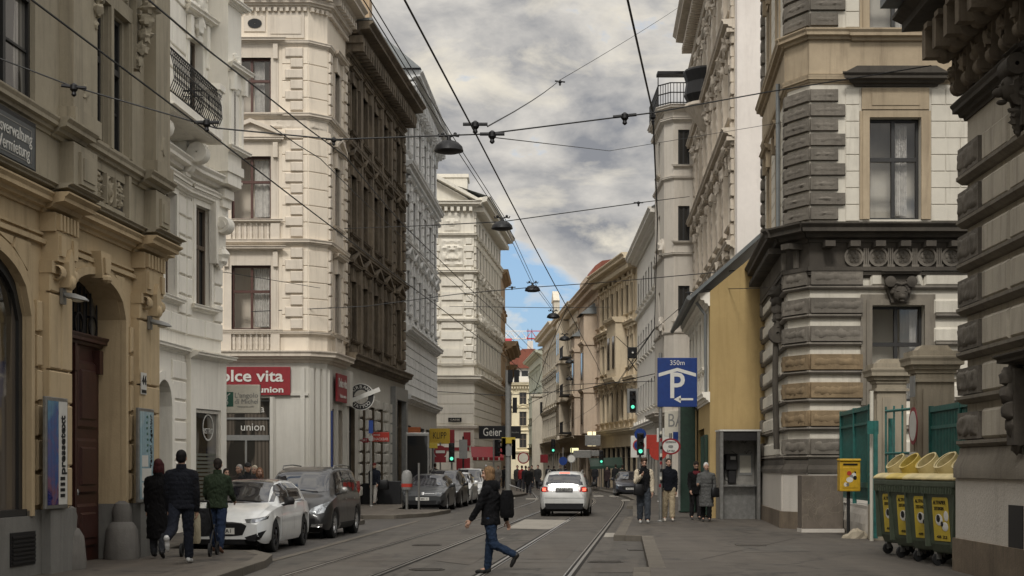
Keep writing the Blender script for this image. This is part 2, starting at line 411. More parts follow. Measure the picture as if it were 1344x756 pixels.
# colours
M['red']    = plain('sign_red', (.21,.01,.016), .5)
M['redor']  = plain('sign_vermilion', (.36,.03,.016), .5)
M['orange'] = plain('sign_orange', (.4,.11,.03), .5)
M['yellow'] = plain('sign_yellow', (.45,.3,.02), .5)
M['mailyel']= plain('mailbox_yellow', (.46,.28,.015), .45, var=.2)
M['stick']  = plain('sticker_yellow', (.42,.31,.03), .5, var=.1)
M['white']  = plain('sign_white', (.55,.54,.5), .5, var=.06)
M['offwh']  = plain('sign_ivory', (.52,.49,.41), .5, var=.06)
M['blue']   = plain('traffic_sign_blue', (.006,.03,.15), .4, var=.12)
M['sgreen'] = plain('sign_green', (.02,.09,.06), .5)
M['dgreen'] = plain('dark_green_paint', (.008,.028,.017), .5, var=.3)
M['teal']   = plain('teal_fence_paint', (.014,.1,.085), .5, var=.3, bump=.2)
M['bin']    = plain('bin_green_plastic', (.05,.062,.04), .55, var=.2)
M['binlid'] = plain('bin_lid_yellow', (.5,.41,.2), .5, var=.3, scale=3)
M['binlid2']= plain('bin_lid_bright_yellow', (.46,.34,.07), .5, var=.25, scale=3)
M['rubber'] = plain('rubber', (.006,.006,.006), .8)
M['skin']   = plain('skin', (.42,.25,.18), .55, var=.08)
# ------------------------------------------------------------------ windows: local x along the wall, y into it, z up, origin at the middle of the sill
WCACHE = {}
class LocF:                                          # facade-like local frame for the window factory: (u, w outward, z) -> (u, -w, z)
    def p(s, u, w, z): return Vector((u, -w, z))
LF = LocF()
def arch_pts(w, h, rise, n=12):
    return [(-w/2,0)] + [(-w/2+w*k/n, h-rise+rise*math.sqrt(max(0,1-(2*k/n-1)**2))) for k in range(n+1)] + [(w/2,0)]
def win_meshes(key):
    if key in WCACHE: return WCACHE[key]
    w, h, rv, mull, hood, sill, rise, far = key
    fr, pn, sr = MB(), MB(), MB(); t = .075 if not far else .09; y0, y1 = -rv+.01, -rv+.08
    if rise:
        pts = arch_pts(w, h, rise); inn = arch_pts(w-2*t, h-t, rise*.96)
        for i in range(len(pts)-1):
            (a,b),(c,d) = pts[i], pts[i+1]; (e,f),(g,k) = inn[i], inn[i+1]
            fr.add(LF, [(a,y1,b),(c,y1,d),(g,y1,k),(e,y1,f),(e,y0,f),(g,y0,k)], [(0,1,2,3),(3,2,5,4)])
        fr.box(LF, -w/2, w/2, y0, y1+.01, 0, t)
        pn.add(LF, [(a,-rv+.03,b) for a,b in pts], [tuple(range(len(pts)-1,-1,-1))])
    else:
        fr.box(LF, -w/2, -w/2+t, y0, y1, 0, h); fr.box(LF, w/2-t, w/2, y0, y1, 0, h)
        fr.box(LF, -w/2+t, w/2-t, y0, y1, 0, t); fr.box(LF, -w/2+t, w/2-t, y0, y1, h-t, h)
        pn.add(LF, [(-w/2,-rv+.03,0),(w/2,-rv+.03,0),(w/2,-rv+.03,h),(-w/2,-rv+.03,h)], [(0,1,2,3)])
    if mull in ('cross','bar','six'):
        zt = h*.6
        fr.box(LF, -.045, .045, y0, y1+.02, t, h-t if not rise else h-rise*.5)
        fr.box(LF, -w/2+t, w/2-t, y0, y1+.03, zt-.05, zt+.05)
        if mull == 'six':
            for z in (h*.3,): fr.box(LF, -w/2+t, w/2-t, y0, y1-.02, z-.018, z+.018)
        if mull == 'bar': fr.box(LF, -w/2+t, w/2-t, y0, y1-.02, h*.8-.018, h*.8+.018)
    elif mull == 'T':
        fr.box(LF, -.04, .04, y0, y1+.01, t, h-t)
    # surround
    if hood is not None:
        b = max(.13, w*.13)
        if hood != 'bare':
            for sgn in (-1, 1):
                a, c = sorted((sgn*w/2, sgn*(w/2+b)))
                sr.box(LF, a, c, -.02, .06, 0, h+b)
                a, c = sorted((sgn*(w/2+b), sgn*(w/2+b*1.45)))
                if not far: sr.box(LF, a, c, -.02, .035, 0, h+b)
            sr.box(LF, -w/2, w/2, -.02, .06, h, h+b)
        e = w/2+b*1.5; z = h+b
        if hood in ('ledge','tri','seg','fancy','bigledge'):
            fz = .32 if hood != 'ledge' else .2
            sr.box(LF, -e+.04, e-.04, -.02, .05, z, z+fz)                     # frieze
            if hood == 'fancy': sr.relief(LF, -w/2, w/2, z+.03, z+fz-.03, .05, .06, seed=w*9, cell=.06)
            for sgn in (-1,1):                                              # consoles
                a, c = sorted((sgn*(e-.02), sgn*(e-.2)))
                sr.prism(LF, [(a,z-.25),(c,z-.25),(c,z+fz),(a,z+fz)], .05, .17)
            z += fz; p = .34 if hood in ('bigledge','fancy') else .26
            sr.extr(LF, corn(z, .2, p), -e, e, 1, 1); z += .2
            if hood == 'tri':
                q = e+p*.9; hh = q*.42
                sr.prism(LF, [(-q,z),(q,z),(0,z+hh)], -.02, .1)
                for sgn in (-1,1):
                    sr.prism(LF, [(sgn*q*1.03,z),(sgn*q*1.03,z+.13),(0,z+hh+.16),(0,z+hh)], .02, p)
            if hood == 'seg':
                q = e+p*.9; hh = q*.4; n = 10
                arc = [(-q+2*q*k/n, z+hh*(1-(2*k/n-1)**2)) for k in range(n+1)]
                sr.prism(LF, arc, -.02, .1)
                for i in range(n):
                    (a,b1),(c,d1) = arc[i], arc[i+1]
                    sr.prism(LF, [(a,b1),(c,d1),(c,d1+.14),(a,b1+.14)], .02, p)
            if hood == 'fancy':
                sr.orn(LF, (0,.12,z-.3), (.2,.16,.26), 1); sr.orn(LF, (0,.1,z+.15), (.24,.14,.22), 2)
                for sgn in (-1,1):
                    sr.orn(LF, (sgn*.38,.1,z+.08), (.26,.13,.12), 3)
    if sill:
        e = w/2+max(.13,w*.13)*1.5
        sr.extr(LF, corn(-.16, .16, .2), -e, e, 1, 1)
        if sill == 'brackets':
            for sgn in (-1,1):
                a, c = sorted((sgn*(e-.03), sgn*(e-.2))); sr.prism(LF, [(a,-.42),(c,-.42),(c,-.16),(a,-.16)], -.02, .13)
        if sill == 'panel':
            sr.box(LF, -e, e, -.02, .05, -.85, -.16); sr.box(LF, -w/2+.05, w/2-.05, .05, .085, -.75, -.28)
            for sgn in (-1,1):
                a, c = sorted((sgn*(e-.02), sgn*(e-.2))); sr.box(LF, a, c, -.02, .1, -.85, -.16)
        if sill == 'bal':
            sr.box(LF, -e-.1, e+.1, -.02, .1, -.92, -.8); sr.box(LF, -w/2, w/2, -.02, .01, -.8, -.16)
            for sgn in (-1,1):
                a, c = sorted((sgn*(w/2), sgn*(e+.05))); sr.box(LF, a, c, -.02, .12, -.8, -.16)
            nb = max(4, int(w/.2))
            for k in range(nb):
                x = -w/2+w*(k+.5)/nb
                sr.lathe(LF, (x,.07,-.8), [(.05,0),(.05,.05),(.03,.1),(.062,.24),(.058,.32),(.028,.46),(.05,.52),(.05,.64)], 8)
    WCACHE[key] = (fr.mesh('window', smooth=None), pn.mesh('pane'), sr.mesh('surround', smooth=35) if sr.v else None)
    return WCACHE[key]

class Bld:
    def __init__(s, name, label, base, cat='building', group=None):
        s.root = thing(name, label, cat, (base[0], base[1], 0), 0, group); s.mbs = {}; s.ops = {}; s.Ws = []; s.masses = []; s.noret = False
    def mb(s, name, mat, sm=None, key=0):
        k = (name, mat, key)
        if k not in s.mbs: s.mbs[k] = (MB(), sm)
        return s.mbs[k][0]
    def win(s, W, u, z, w, h, hood='ledge', sill='plain', mull='cross', rv=.22, rise=0, wood='winbrown', trim='cream3', gl='glass', far=False, w0=0, curtain=None):
        s.ops.setdefault(id(W), []).append((u-w/2, u+w/2, z, z+h, rise, rv))
        fm, pm, sm = win_meshes((round(w,2), round(h,2), rv, mull, hood, sill, rise, far))
        def inst(me, mat, parent, name):
            key = (me.name, mat)
            m2 = WCACHE.get(key)
            if m2 is None:
                m2 = me if len(me.materials) == 0 else me.copy()
                if len(m2.materials) == 0: m2.materials.append(M[mat])
                else: m2.materials[0] = M[mat]
                WCACHE[key] = m2
            o = bpy.data.objects.new(name, m2); COL.objects.link(o); o.parent = parent; return o
        f = inst(fm, wood, s.root, 'window')
        q = W.p(u, w0, z) - s.root.matrix_basis.translation
        f.location = q; f.rotation_euler = (0,0,W.rz)
        inst(pm, gl, f, 'pane')
        if sm is not None: inst(sm, trim, f, 'surround')
        if curtain:
            c = MB(); n = 24
            for (a, b) in curtain:
                c.grid(LF, lambda i, j: (a*w + (b-a)*w*i, -rv-.12+.025*math.sin(i*40), h*.06 + h*.9*j), n, 1)
            c.build('curtain', M['lace'], f)
        return f
    def walls(s, W, z0, z1, mat, u0=0, u1=None, rv=.22, name='wall'):
        s.Ws.append((W,z0,z1,mat))
        W.wall(s.mb(name, mat), u0, W.L if u1 is None else u1, z0, z1, s.ops.get(id(W), ()), rv)
    def done(s):
        ends = lambda q: sum(1 for w in {id(x[0]): x[0] for x in s.Ws}.values() for e in (w.a, w.b) if (e-q).length < .02)
        for W, z0, z1, mat in s.Ws:                   # returns at the free ends of a street front
            for u, e in ((.004,W.a),(W.L-.004,W.b)):
                if ends(e) == 1 and not s.noret: s.mb('end_wall', mat).add(W, [(u,.0,z0),(u,-1.3,z0),(u,-1.3,z1),(u,.0,z1)], [(0,1,2,3)])
        for pts, z0, z1, mat, name in s.masses:       # the block behind keeps clear of window recesses
            P = [Vector(p) for p in pts]; n = len(P); ar = sum(P[i].x*P[(i+1)%n].y-P[(i+1)%n].x*P[i].y for i in range(n))
            if ar < 0: P.reverse()
            lines = []
            for i in range(n):
                a, b_ = P[i], P[(i+1)%n]; d = (b_-a).normalized(); nrm = Vector((-d.y,d.x)); m = (a+b_)/2; off = .0
                for W, *_ in s.Ws:
                    if abs(d.x*W.U.y-d.y*W.U.x) < .06 and abs((Vector((m.x,m.y,0))-W.a).dot(W.N)) < .8: off = 1.15
                lines.append((a+nrm*off, d))
            Q = []
            for i in range(n):
                (a,d),(c,e) = lines[i-1], lines[i]; den = d.x*e.y-d.y*e.x
                Q.append(tuple(c) if abs(den) < 1e-4 else tuple(a+d*(((c-a).x*e.y-(c-a).y*e.x)/den)))
            s.mb(name, mat).slab(None, Q, z0, z1)
        for (name, mat, _), (mb, sm) in s.mbs.items(): mb.build(name, M[mat], s.root, True, sm)
        return s.root
    def mass(s, pts, z0, z1, mat, name='wall'):       # plain closed block (the sides the street does not show in detail)
        s.masses.append((pts, z0, z1, mat, name))

def text(parent, body, size, mat, loc, width=None, rot=(PI/2,0,0), name='lettering', ext=.004, align='CENTER', shear=0, bold=0):
    cu = bpy.data.curves.new('t', 'FONT'); cu.body = body; cu.size = size; cu.align_x = align; cu.align_y = 'CENTER'; cu.extrude = ext; cu.shear = shear; cu.offset = bold
    cu.resolution_u = 3
    o = bpy.data.objects.new('t', cu); me = evaluated(o); bpy.data.curves.remove(cu)
    if width:
        xs = [v.co.x for v in me.vertices]; k = width/max(1e-3, max(xs)-min(xs))
        for v in me.vertices: v.co.x *= k
    me.name = name; t = bpy.data.objects.new(name, me); COL.objects.link(t); me.materials.append(mat); t.parent = parent; t.location = loc; t.rotation_euler = rot
    return t
# ------------------------------------------------------------------ camera, sky, sun
cam = bpy.data.cameras.new('camera'); co = bpy.data.objects.new('camera', cam); COL.objects.link(co)
co.location = (0,0,EYE); co.rotation_euler = (R(90),0,0); cam.sensor_width = 36; cam.lens = 36*FOC/1344
cam.shift_y = (HY-378)/1344; cam.clip_start = .2; cam.clip_end = 4000
scn.camera = co
wd = bpy.data.worlds.new('World'); scn.world = wd; wd.use_nodes = True
class Wn(Nt):
    def __init__(s): s.t = wd.node_tree; s.n = s.t.nodes
k = Wn(); bg = k.n['Background']
SUN_EL, SUN_AZ = 46, 190                              # the sun stands behind the camera, a little to the left
sky = k.new('ShaderNodeTexSky', sky_type='NISHITA'); sky.sun_disc = False; sky.sun_elevation = R(SUN_EL); sky.sun_rotation = R(SUN_AZ)
sky.air_density = 1; sky.dust_density = 1.5
tc = k.new('ShaderNodeTexCoord').outputs['Generated']
def wmap(scale, loc=(0,0,0)):
    m = k.new('ShaderNodeMapping'); m.inputs['Scale'].default_value = scale; m.inputs['Location'].default_value = loc; k.ln(tc, m.inputs['Vector']); return m.outputs[0]
def math_(op, a, b=None, c=None):
    m = k.new('ShaderNodeMath', operation=op)
    for i, v in enumerate((a,b,c)):
        if v is None: continue
        if hasattr(v,'is_output'): k.ln(v, m.inputs[i])
        else: m.inputs[i].default_value = v
    return m.outputs[0]
sep = k.new('ShaderNodeSeparateXYZ'); k.ln(tc, sep.inputs[0]); dz = sep.outputs['Z']
SX, SZ = 2.3, 3.3
big = k.noise(wmap((8,5,15),(SX,0,SZ)), 1, 7, .56, .25)
mid = k.noise(wmap((17,9,32),(1.7,0,.4)), 1, 6, .58, .3)
thr = k.new('ShaderNodeMapRange'); k.ln(dz, thr.inputs[0])
for i, v in zip((1,2,3,4), (.1,.16,-.085,.14)): thr.inputs[i].default_value = v
dens = math_('ADD', math_('MULTIPLY_ADD', mid, .38, math_('MULTIPLY', big, .82)), thr.outputs[0])
cover = k.ramp(dens, .555, .64)
body = k.ramp(math_('MULTIPLY_ADD', k.noise(wmap((26,16,46),(4,1,2)), 1, 6, .6, .3), .16, dens), .66, .92, (5.7,5.4,4.9,1), (1.95,2.02,2.2,1))
hl = k.ramp(k.noise(wmap((12,8,24),(7.3,2,.9)), 1, 7, .6, .3), .52, .68)
body = k.mix(math_('MULTIPLY', hl, .8), body, (6.3,5.8,4.8,1))
zen = k.new('ShaderNodeMapRange'); k.ln(dz, zen.inputs[0])
for i, v in zip((1,2,3,4), (.3,.95,1,2.5)): zen.inputs[i].default_value = v
behind = k.new('ShaderNodeMapRange'); k.ln(sep.outputs['Y'], behind.inputs[0])
for i, v in zip((1,2,3,4), (.5,-.8,1,1.75)): behind.inputs[i].default_value = v
lum = math_('MULTIPLY', zen.outputs[0], behind.outputs[0])
bl = k.new('ShaderNodeMix', data_type='RGBA', blend_type='MULTIPLY'); bl.inputs[0].default_value = 1
k.ln(body, bl.inputs[6]); k.ln(lum, bl.inputs[7])
blue = k.mix(.6, sky.outputs[0], (1.7,3.1,5.1,1))
k.ln(k.mix(cover, blue, bl.outputs[2]), bg.inputs['Color'])
bg.inputs['Strength'].default_value = .108
sl = bpy.data.lights.new('sun', 'SUN'); sl.energy = 1.5; sl.angle = R(10); sl.color = (1,.965,.91)
so = bpy.data.objects.new('sun', sl); COL.objects.link(so)
az = R(SUN_AZ); el = R(SUN_EL)
sd = Vector((math.sin(az)*math.cos(el), math.cos(az)*math.cos(el), math.sin(el)))
so.rotation_euler = sd.to_track_quat('Z','Y').to_euler(); so.location = (0,-20,60)
vs = scn.view_settings; vs.view_transform = 'Standard'; vs.look = 'None'; vs.gamma = 1; vs.use_curve_mapping = False; vs.exposure = 0.36
scn.cycles.max_bounces = 6; scn.cycles.diffuse_bounces = 3; scn.cycles.glossy_bounces = 3; scn.cycles.transparent_max_bounces = 8
scn.cycles.use_denoising = True; scn.cycles.sample_clamp_indirect = 4

# ------------------------------------------------------------------ ground
def sheet(name, pts, z, mat):
    mb = MB(); mb.add(None, [(x,y,z) for x,y in pts], [tuple(range(len(pts)))])
    return tag(mb.build(name, M[mat]), kind='structure')
sheet('ground', [(-900,-900),(900,-900),(900,2500),(-900,2500)], -.03, 'road')
sheet('road', [(-30,-60),(14,-60),(16,270),(-30,270)], 0, 'road')
def spline(pts, n=8):
    out = []
    for i in range(len(pts)-1):
        p0 = Vector(pts[max(i-1,0)]); p1 = Vector(pts[i]); p2 = Vector(pts[i+1]); p3 = Vector(pts[min(i+2,len(pts)-1)])
        for j in range(n):
            t = j/n; out.append(.5*((2*p1)+(p2-p0)*t+(2*p0-5*p1+4*p2-p3)*t*t+(3*p1-p0-3*p2+p3)*t*t*t))
    out.append(Vector(pts[-1])); return out
TR = [(-5.4,-38),(-4.2,-24),(-1.98,0),(.19,24),(2.58,50),(4.2,68),(5.0,80),(5.15,95),(5.0,112),(4.5,135),(3.5,160),(2.2,190),(.9,220)]
def ribbon(name, line, off, w, z, mat, z1=None):
    mb = MB(); n = len(line)
    for i in range(n):
        d = (line[min(i+1,n-1)]-line[max(i-1,0)]).normalized(); q = Vector((d.y,-d.x)); c = line[i] + q*off
        mb.v += [Vector((*(c-q*w/2),z)), Vector((*(c+q*w/2),z))]
    mb.f = [(2*i,2*i+1,2*i+3,2*i+2) for i in range(n-1)]
    return tag(mb.build(name, M[mat]), kind='structure')
line = spline(TR)
for off in (0, -3.02):
    ribbon('track_bed', line, off, 2.3, .004, 'track')
    for g in (-.7175, .7175):
        s = 1 if g < 0 else -1
        ribbon('rail_groove', line, off+g+s*.05, .05, .008, 'groove')
        ribbon('tram_rail', line, off+g, .055, .012, 'rail')
        ribbon('rail_lip', line, off+g+s*.085, .022, .012, 'rail')
        ribbon('rail_joint', line, off+g-s*.06, .05, .008, 'groove')
# transverse slab joints of the concrete in the track bed
mb = MB()
for y in range(-20, 150, 6):
    i = min(range(len(line)), key=lambda q: abs(line[q].y-y)); c = line[i]; d = (line[min(i+1,len(line)-1)]-line[max(i-1,0)]).normalized(); q = Vector((d.y,-d.x))
    for off in (0,-3.02):
        for s0, s1 in ((-1.15,-.8),(-.55,.55),(.8,1.15)):
            a = c+q*(off+s0); b = c+q*(off+s1); e = d*.015
            mb.add(None, [(*(a-e),.008),(*(b-e),.008),(*(b+e),.008),(*(a+e),.008)], [(0,1,2,3)])
tag(mb.build('slab_joint_lines', M['groove']), kind='structure')
def quad_px(pts, z=0): return [(gx(px, FOC*(EYE-z)/(py-HY)), FOC*(EYE-z)/(py-HY)) for px,py in pts]
sheet('light_road_patch', quad_px([(664,694),(722,695),(749,683),(689,682)]), .009, 'paint')
sheet('stop_line', quad_px([(667,704),(672,702),(683,698),(678,700)]), .013, 'paint')
sheet('stop_line', quad_px([(647,712),(653,710),(664,706),(659,707)]), .013, 'paint')
sheet('stop_line', quad_px([(792,706),(818,706),(822,700),(795,700)]), .0145, 'paint')
for x0, x1, y0, y1 in ((779,792,652.5,650.5),(800,812,652.5,650.5),(816,827,658,656),(690,706,656,654),(660,676,655,653)):
    sheet('road_marking', quad_px([(x0,y0),(x1,y0),(x1,y1),(x0,y1)]), .0145, 'paint')
# asphalt repair patches
for q in ([(560,735),(618,742),(640,728),(585,722)], [(690,735),(742,735),(762,715),(716,716)], [(440,740),(485,745),(520,730),(478,726)], [(770,752),(840,752),(838,735),(786,735)], [(600,700),(640,702),(668,692),(630,690)]):
    sheet('asphalt_repair', quad_px(q), .0065, 'pave')
# cobbled parking bay with its flush kerb
edge = [(-4.75,22),(-4.37,27),(-4.05,31.2),(-3.4,41.5),(-2.9,48.5)]
sheet('cobbled_bay', [(-9,22),(-4.75,22),(-4.37,27),(-4.05,31.2),(-3.4,41.5),(-2.9,48.5),(-9,48.5)], .0045, 'setts')
ribbon('flush_kerb', [Vector(p) for p in edge], -.09, .18, .009, 'kerb')
sheet('cobbled_bay', [(-4.6,57.3),(-2.2,57.3),(-1.0,79),(-3.4,79)], .0045, 'setts')
def pavement(name, outer, inner, mat, kerbmat='kerb'):   # outer: kerb line, inner: along the buildings
    mb = MB(); pts = outer + inner[::-1]; mb.slab(None, pts, -.02, .13)
    tag(mb.build(name, M[mat]), kind='structure')
    kb = MB(); L = [Vector(p) for p in outer]
    for a, b in zip(L, L[1:]):
        d = b-a; n = max(1, round(d.length/1.05)); u = d/d.length; q = Vector((u.y,-u.x))
        mid_in = sum((Vector(p) for p in inner), Vector((0,0)))/len(inner)
        if q.dot(mid_in-a) < 0: q = -q
        for i in range(n):
            s0 = a+u*(d.length*i/n+.008); s1 = a+u*(d.length*(i+1)/n-.008)
            h = .136+random.uniform(-.004,.004)
            kb.slab(None, [tuple(s0-q*.012), tuple(s1-q*.012), tuple(s1+q*.26), tuple(s0+q*.26)], -.02, h)
    tag(kb.build('kerb', M[kerbmat], bev=.012), kind='structure')
pavement('right_pavement', [(-.1,-40),(.1,0),(2.17,24),(3.0,35.2),(2.62,35.4),(3.9,49),(5.0,63),(6.0,74),(6.35,85),(6.5,100),(6.1,120),(5.4,140),(4.2,165),(2.4,200),(1.4,225)],
         [(7.5,-40),(9,20),(9.2,40),(9.2,60),(11,85),(11,110),(9,126),(8,145),(7,166),(5.4,192),(4,225)], 'pave')
pavement('left_pavement', [(-4.9,-40),(-4.55,0),(-4.3,22),(-4.2,25.9),(-4.35,27.6),(-4.9,29),(-6.75,29.5),(-6.65,43.5),(-4.6,44.2),(-4.45,46),(-6.6,48.2)],
         [(-12,-40),(-12,20),(-12,30),(-13,48.2)], 'pavel')
pavement('left_pavement', [(-14,50.4),(-6,50.2),(-3.9,50.6),(-2.9,52.8),(-2.35,57),(-4.5,57.5),(-3.35,78.6),(-.9,79),(.2,88),(.95,95),(1.05,106),(.8,127),(.2,150),(-.5,180),(-1.4,225)],
         [(-14,58),(-9,62),(-8,75),(-7,95),(-5,110),(-3,130),(-3,180),(-3,225)], 'pavel')

# small things of the road surface
M['cast'] = plain('worn_cast_iron', (.065,.058,.05), .5, .5, var=.3)
def cover(label, px, py, r, z=.016, sq=False, zc=0):
    Y = FOC*(EYE-zc)/(py-HY); t = thing('manhole_cover', label, 'manhole cover', (gx(px,Y),Y,zc+z-.012))
    m = MB()
    if sq: m.box(None,-r,r,-r,r,0,.012)
    else: m.lathe(None,(0,0,0),[(r,0),(r,.012),(r*.93,.012),(r*.92,.006),(.02,.006)],28)
    m.build('frame', M['cast'], t)
    m = MB()
    for i in range(-3,4):
        w = (r*.85 if sq else math.sqrt(max(0,(r*.85)**2-(i*r*.24)**2)))
        m.box(None,-w,w,i*r*.24-.012,i*r*.24+.012,.006,.0125)
    m.build('rib', M['cast'], t)
cover('round manhole cover in the lane left of the crossing person', 560, 716, .33)
cover('round manhole cover between the tram tracks near the frame bottom', 560, 748, .3)
cover('round manhole cover in the right lane beside the rail', 795, 738, .33)
cover('square drain cover at the right kerb corner', 838, 722, .22, .016, True)
cover('square metal cover in the right pavement', 985, 716, .28, .014, True, .13)
sheet('pavement_seam', [(3.2,26),(3.215,26),(6.35,34),(6.335,34)], .1345, 'groove')
sheet('pavement_seam', [(4.2,36),(4.215,36),(6.9,36.6),(6.9,36.585)], .1345, 'groove')
sheet('pavement_patch', [(4.3,28.2),(5.6,28.6),(5.75,31.0),(4.5,30.6)], .1335, 'track')
sheet('pavement_patch', [(5.2,38.2),(6.3,38.5),(6.4,40.4),(5.3,40.1)], .1335, 'road')
sheet('pavement_patch', [(-6.2,22.5),(-5.2,22.6),(-5.2,24.1),(-6.1,24)], .1335, 'pave')
# ------------------------------------------------------------------ left row
# --- first house: ochre ground floor, grey beige stone above
def xl1(Y): return -7 + .075*(Y-22.9)
W = Wl((xl1(13),13),(xl1(28.45),28.45)); U = W.u
b = Bld('corner_house', 'ochre and grey stone house with a dark arched doorway between two light boxes', (xl1(21),21))
b.ops[id(W)] = []
uy = lambda Y: (Y-13)/W.U.y
d0, d1 = uy(23.62), uy(26.3); a0, a1 = uy(18.9), uy(22.12)
b.ops[id(W)] += [(d0,d1,.13,4.85,.6,.42),(a0,a1,.95,4.75,.85,.12)]
lo = b.ops[id(W)][:]
b.Ws += [(W,0,5.5,'ochre')]; wall = b.mb('wall','ochre'); W.wall(wall, 0, W.L, 1.08, 5.5, [(d0,d1,1.08,4.85,.6,.42,1),(a0,a1,1.0,4.75,.85,.12)], .12)
pl = b.mb('plinth','plinth'); [pl.box(W, q0, q1, -.42, .06, -.05, zz) for q0, q1, zz in ((0,a0,1.08),(a0,a1,1.0),(a1,d0,1.08),(d1,W.L,1.08))]
piers = [(U(66),U(94)),(U(178),U(205)),(uy(15.9),uy(16.9))]
piers = [(uy(22.62),uy(23.55)),(uy(26.8),uy(27.95)),(uy(16.2),uy(17.3))]
for p0, p1 in piers:
    orn = b.mb('pilaster','ochre',30,p0)
    pl.box(W, p0-.06, p1+.06, 0, .2, -.05, 1.08)
    orn.box(W, p0+.02, p1-.02, 0, .1, 1.08, 4.6)
    z = 1.1; seq = [(.62,1),(.95,2),(.5,1),(1.15,2),(.45,1)]
    for h, n in seq:
        for i in range(n):
            q0 = p0+(p1-p0)*i/n; q1 = p0+(p1-p0)*(i+1)/n
            orn.cbox(W, q0+.015, q1-.015, 0, .17, z+.012, z+h-.018, .02)
        z += h
    # console block with volutes and pendant
    orn.box(W, p0+.08, p1-.08, 0, .26, 4.78, 5.22); orn.box(W, p0, p1, 0, .2, 4.6, 4.78)
    for q in (p0+.12, p1-.3):
        orn.lathe(W, (q,.2,4.62), [(.1,0),(.12,.03),(.12,.16),(.1,.19)], 12, 'x')
        orn.box(W, q, q+.18, .26, .3, 4.86, 5.16)
    m = (p0+p1)/2
    orn.prism(W, [(m-.09,4.42),(m+.09,4.42),(m+.12,4.8),(m,5.0),(m-.12,4.8)], 0, .33)
    orn.ell(W, (m,.3,4.5), (.1,.1,.12), 8, 6)
    n = 6
    orn.box(W, p0+.02, p1-.02, 0, .24, 5.22, 5.5)
    for i in range(n): orn.box(W, p0+.05+(p1-p0-.1)*(i+.2)/n, p0+.05+(p1-p0-.1)*(i+.75)/n, .24, .3, 5.24, 5.48)
# rusticated blocks beside the openings
rus = b.mb('rustication','ochre')
for s0, s1 in ((a1+.3,piers[0][0]-.02),(uy(17.35),a0-.3),(d1+.34,piers[1][0]-.02)):
    if s1-s0 > .1: courses(rus, W, s0, s1, 1.12, 4.2, .52, .07, (), .06, .022)
courses(rus, W, d0-.02-.05, d0-.02, 1.12, 1.2, .5, .02)
arch = b.mb('archivolt','ochre',30)
def archivolt(o0, o1, z0, z1, rise, wd, pr, mb):
    pts = arch_pts(o1-o0, z1-z0, rise, 16); out = arch_pts(o1-o0+2*wd, z1-z0+wd, rise+wd*.3, 16); c = (o0+o1)/2
    for i in range(len(pts)-1):
        (p,q),(r,s) = pts[i], pts[i+1]; (e,f),(g,h) = out[i], out[i+1]
        poly = [(c+p,z0+q),(c+r,z0+s),(c+g,z0+h),(c+e,z0+f)]
        mb.prism(W, poly, -.01, pr)
for (o0,o1,z0,z1,rise) in ((d0,d1,1.08,4.85,.6),(a0,a1,1.0,4.75,.85)):
    archivolt(o0,o1,z0,z1,rise,.12,.09,arch); archivolt(o0-.12,o1+.12,z0,z1+.12,rise+.04,.1,.05,arch)
    c = (o0+o1)/2; zt = 5.02
    arch.prism(W, [(c-.16,z1-.06),(c+.16,z1-.06),(c+.24,zt+.2),(c-.24,zt+.2)], 0, .2)
    arch.prism(W, [(c-.1,z1+.02),(c+.1,z1+.02),(c+.15,zt+.1),(c-.15,zt+.1)], .2, .24)
    arch.ell(W, (c,.2,z1-.06), (.15,.1,.08), 8, 5)
    for sg in (-1,1):
        for t0, t1 in ((.3,.62),(.66,.98),(1.02,1.3)):
            hw = (o1-o0)/2
            f = lambda t: z1-rise+(rise+.22)*math.sqrt(max(0,1-(t/1.2)**2)) if t < 1.19 else z1-rise
            pl4 = [(c+sg*t0*hw,f(t0)+.04),(c+sg*t1*hw,f(t1)+.04),(c+sg*min(t1*1.06,1.36)*hw,zt-.04),(c+sg*t0*1.08*hw,zt-.04)]
            if abs(t1) < 1.2: rus.prism(W, pl4, -.01, .05)
rus.extr(W, band(5.03,.07,.08), 0, W.L); rus.extr(W, band(5.16,.04,.05), 0, W.L)
co1 = b.mb('cornice','greige',30)
def ress(mb, z, h, p, extra, prs, wal, e0=0, e1=0):
    mb.extr(wal, corn(z,h,p), 0, wal.L, e0, e1)
    for p0, p1 in prs: mb.extr(wal, corn(z-.004,h+.004,p+extra), p0-.05, p1+.05, .3, .3)
ress(b.mb('cornice','ochre',30), 5.5, .26, .3, .24, piers, W, 0, .5)
ress(co1, 5.765, .12, .36, .24, piers, W, 0, .5)
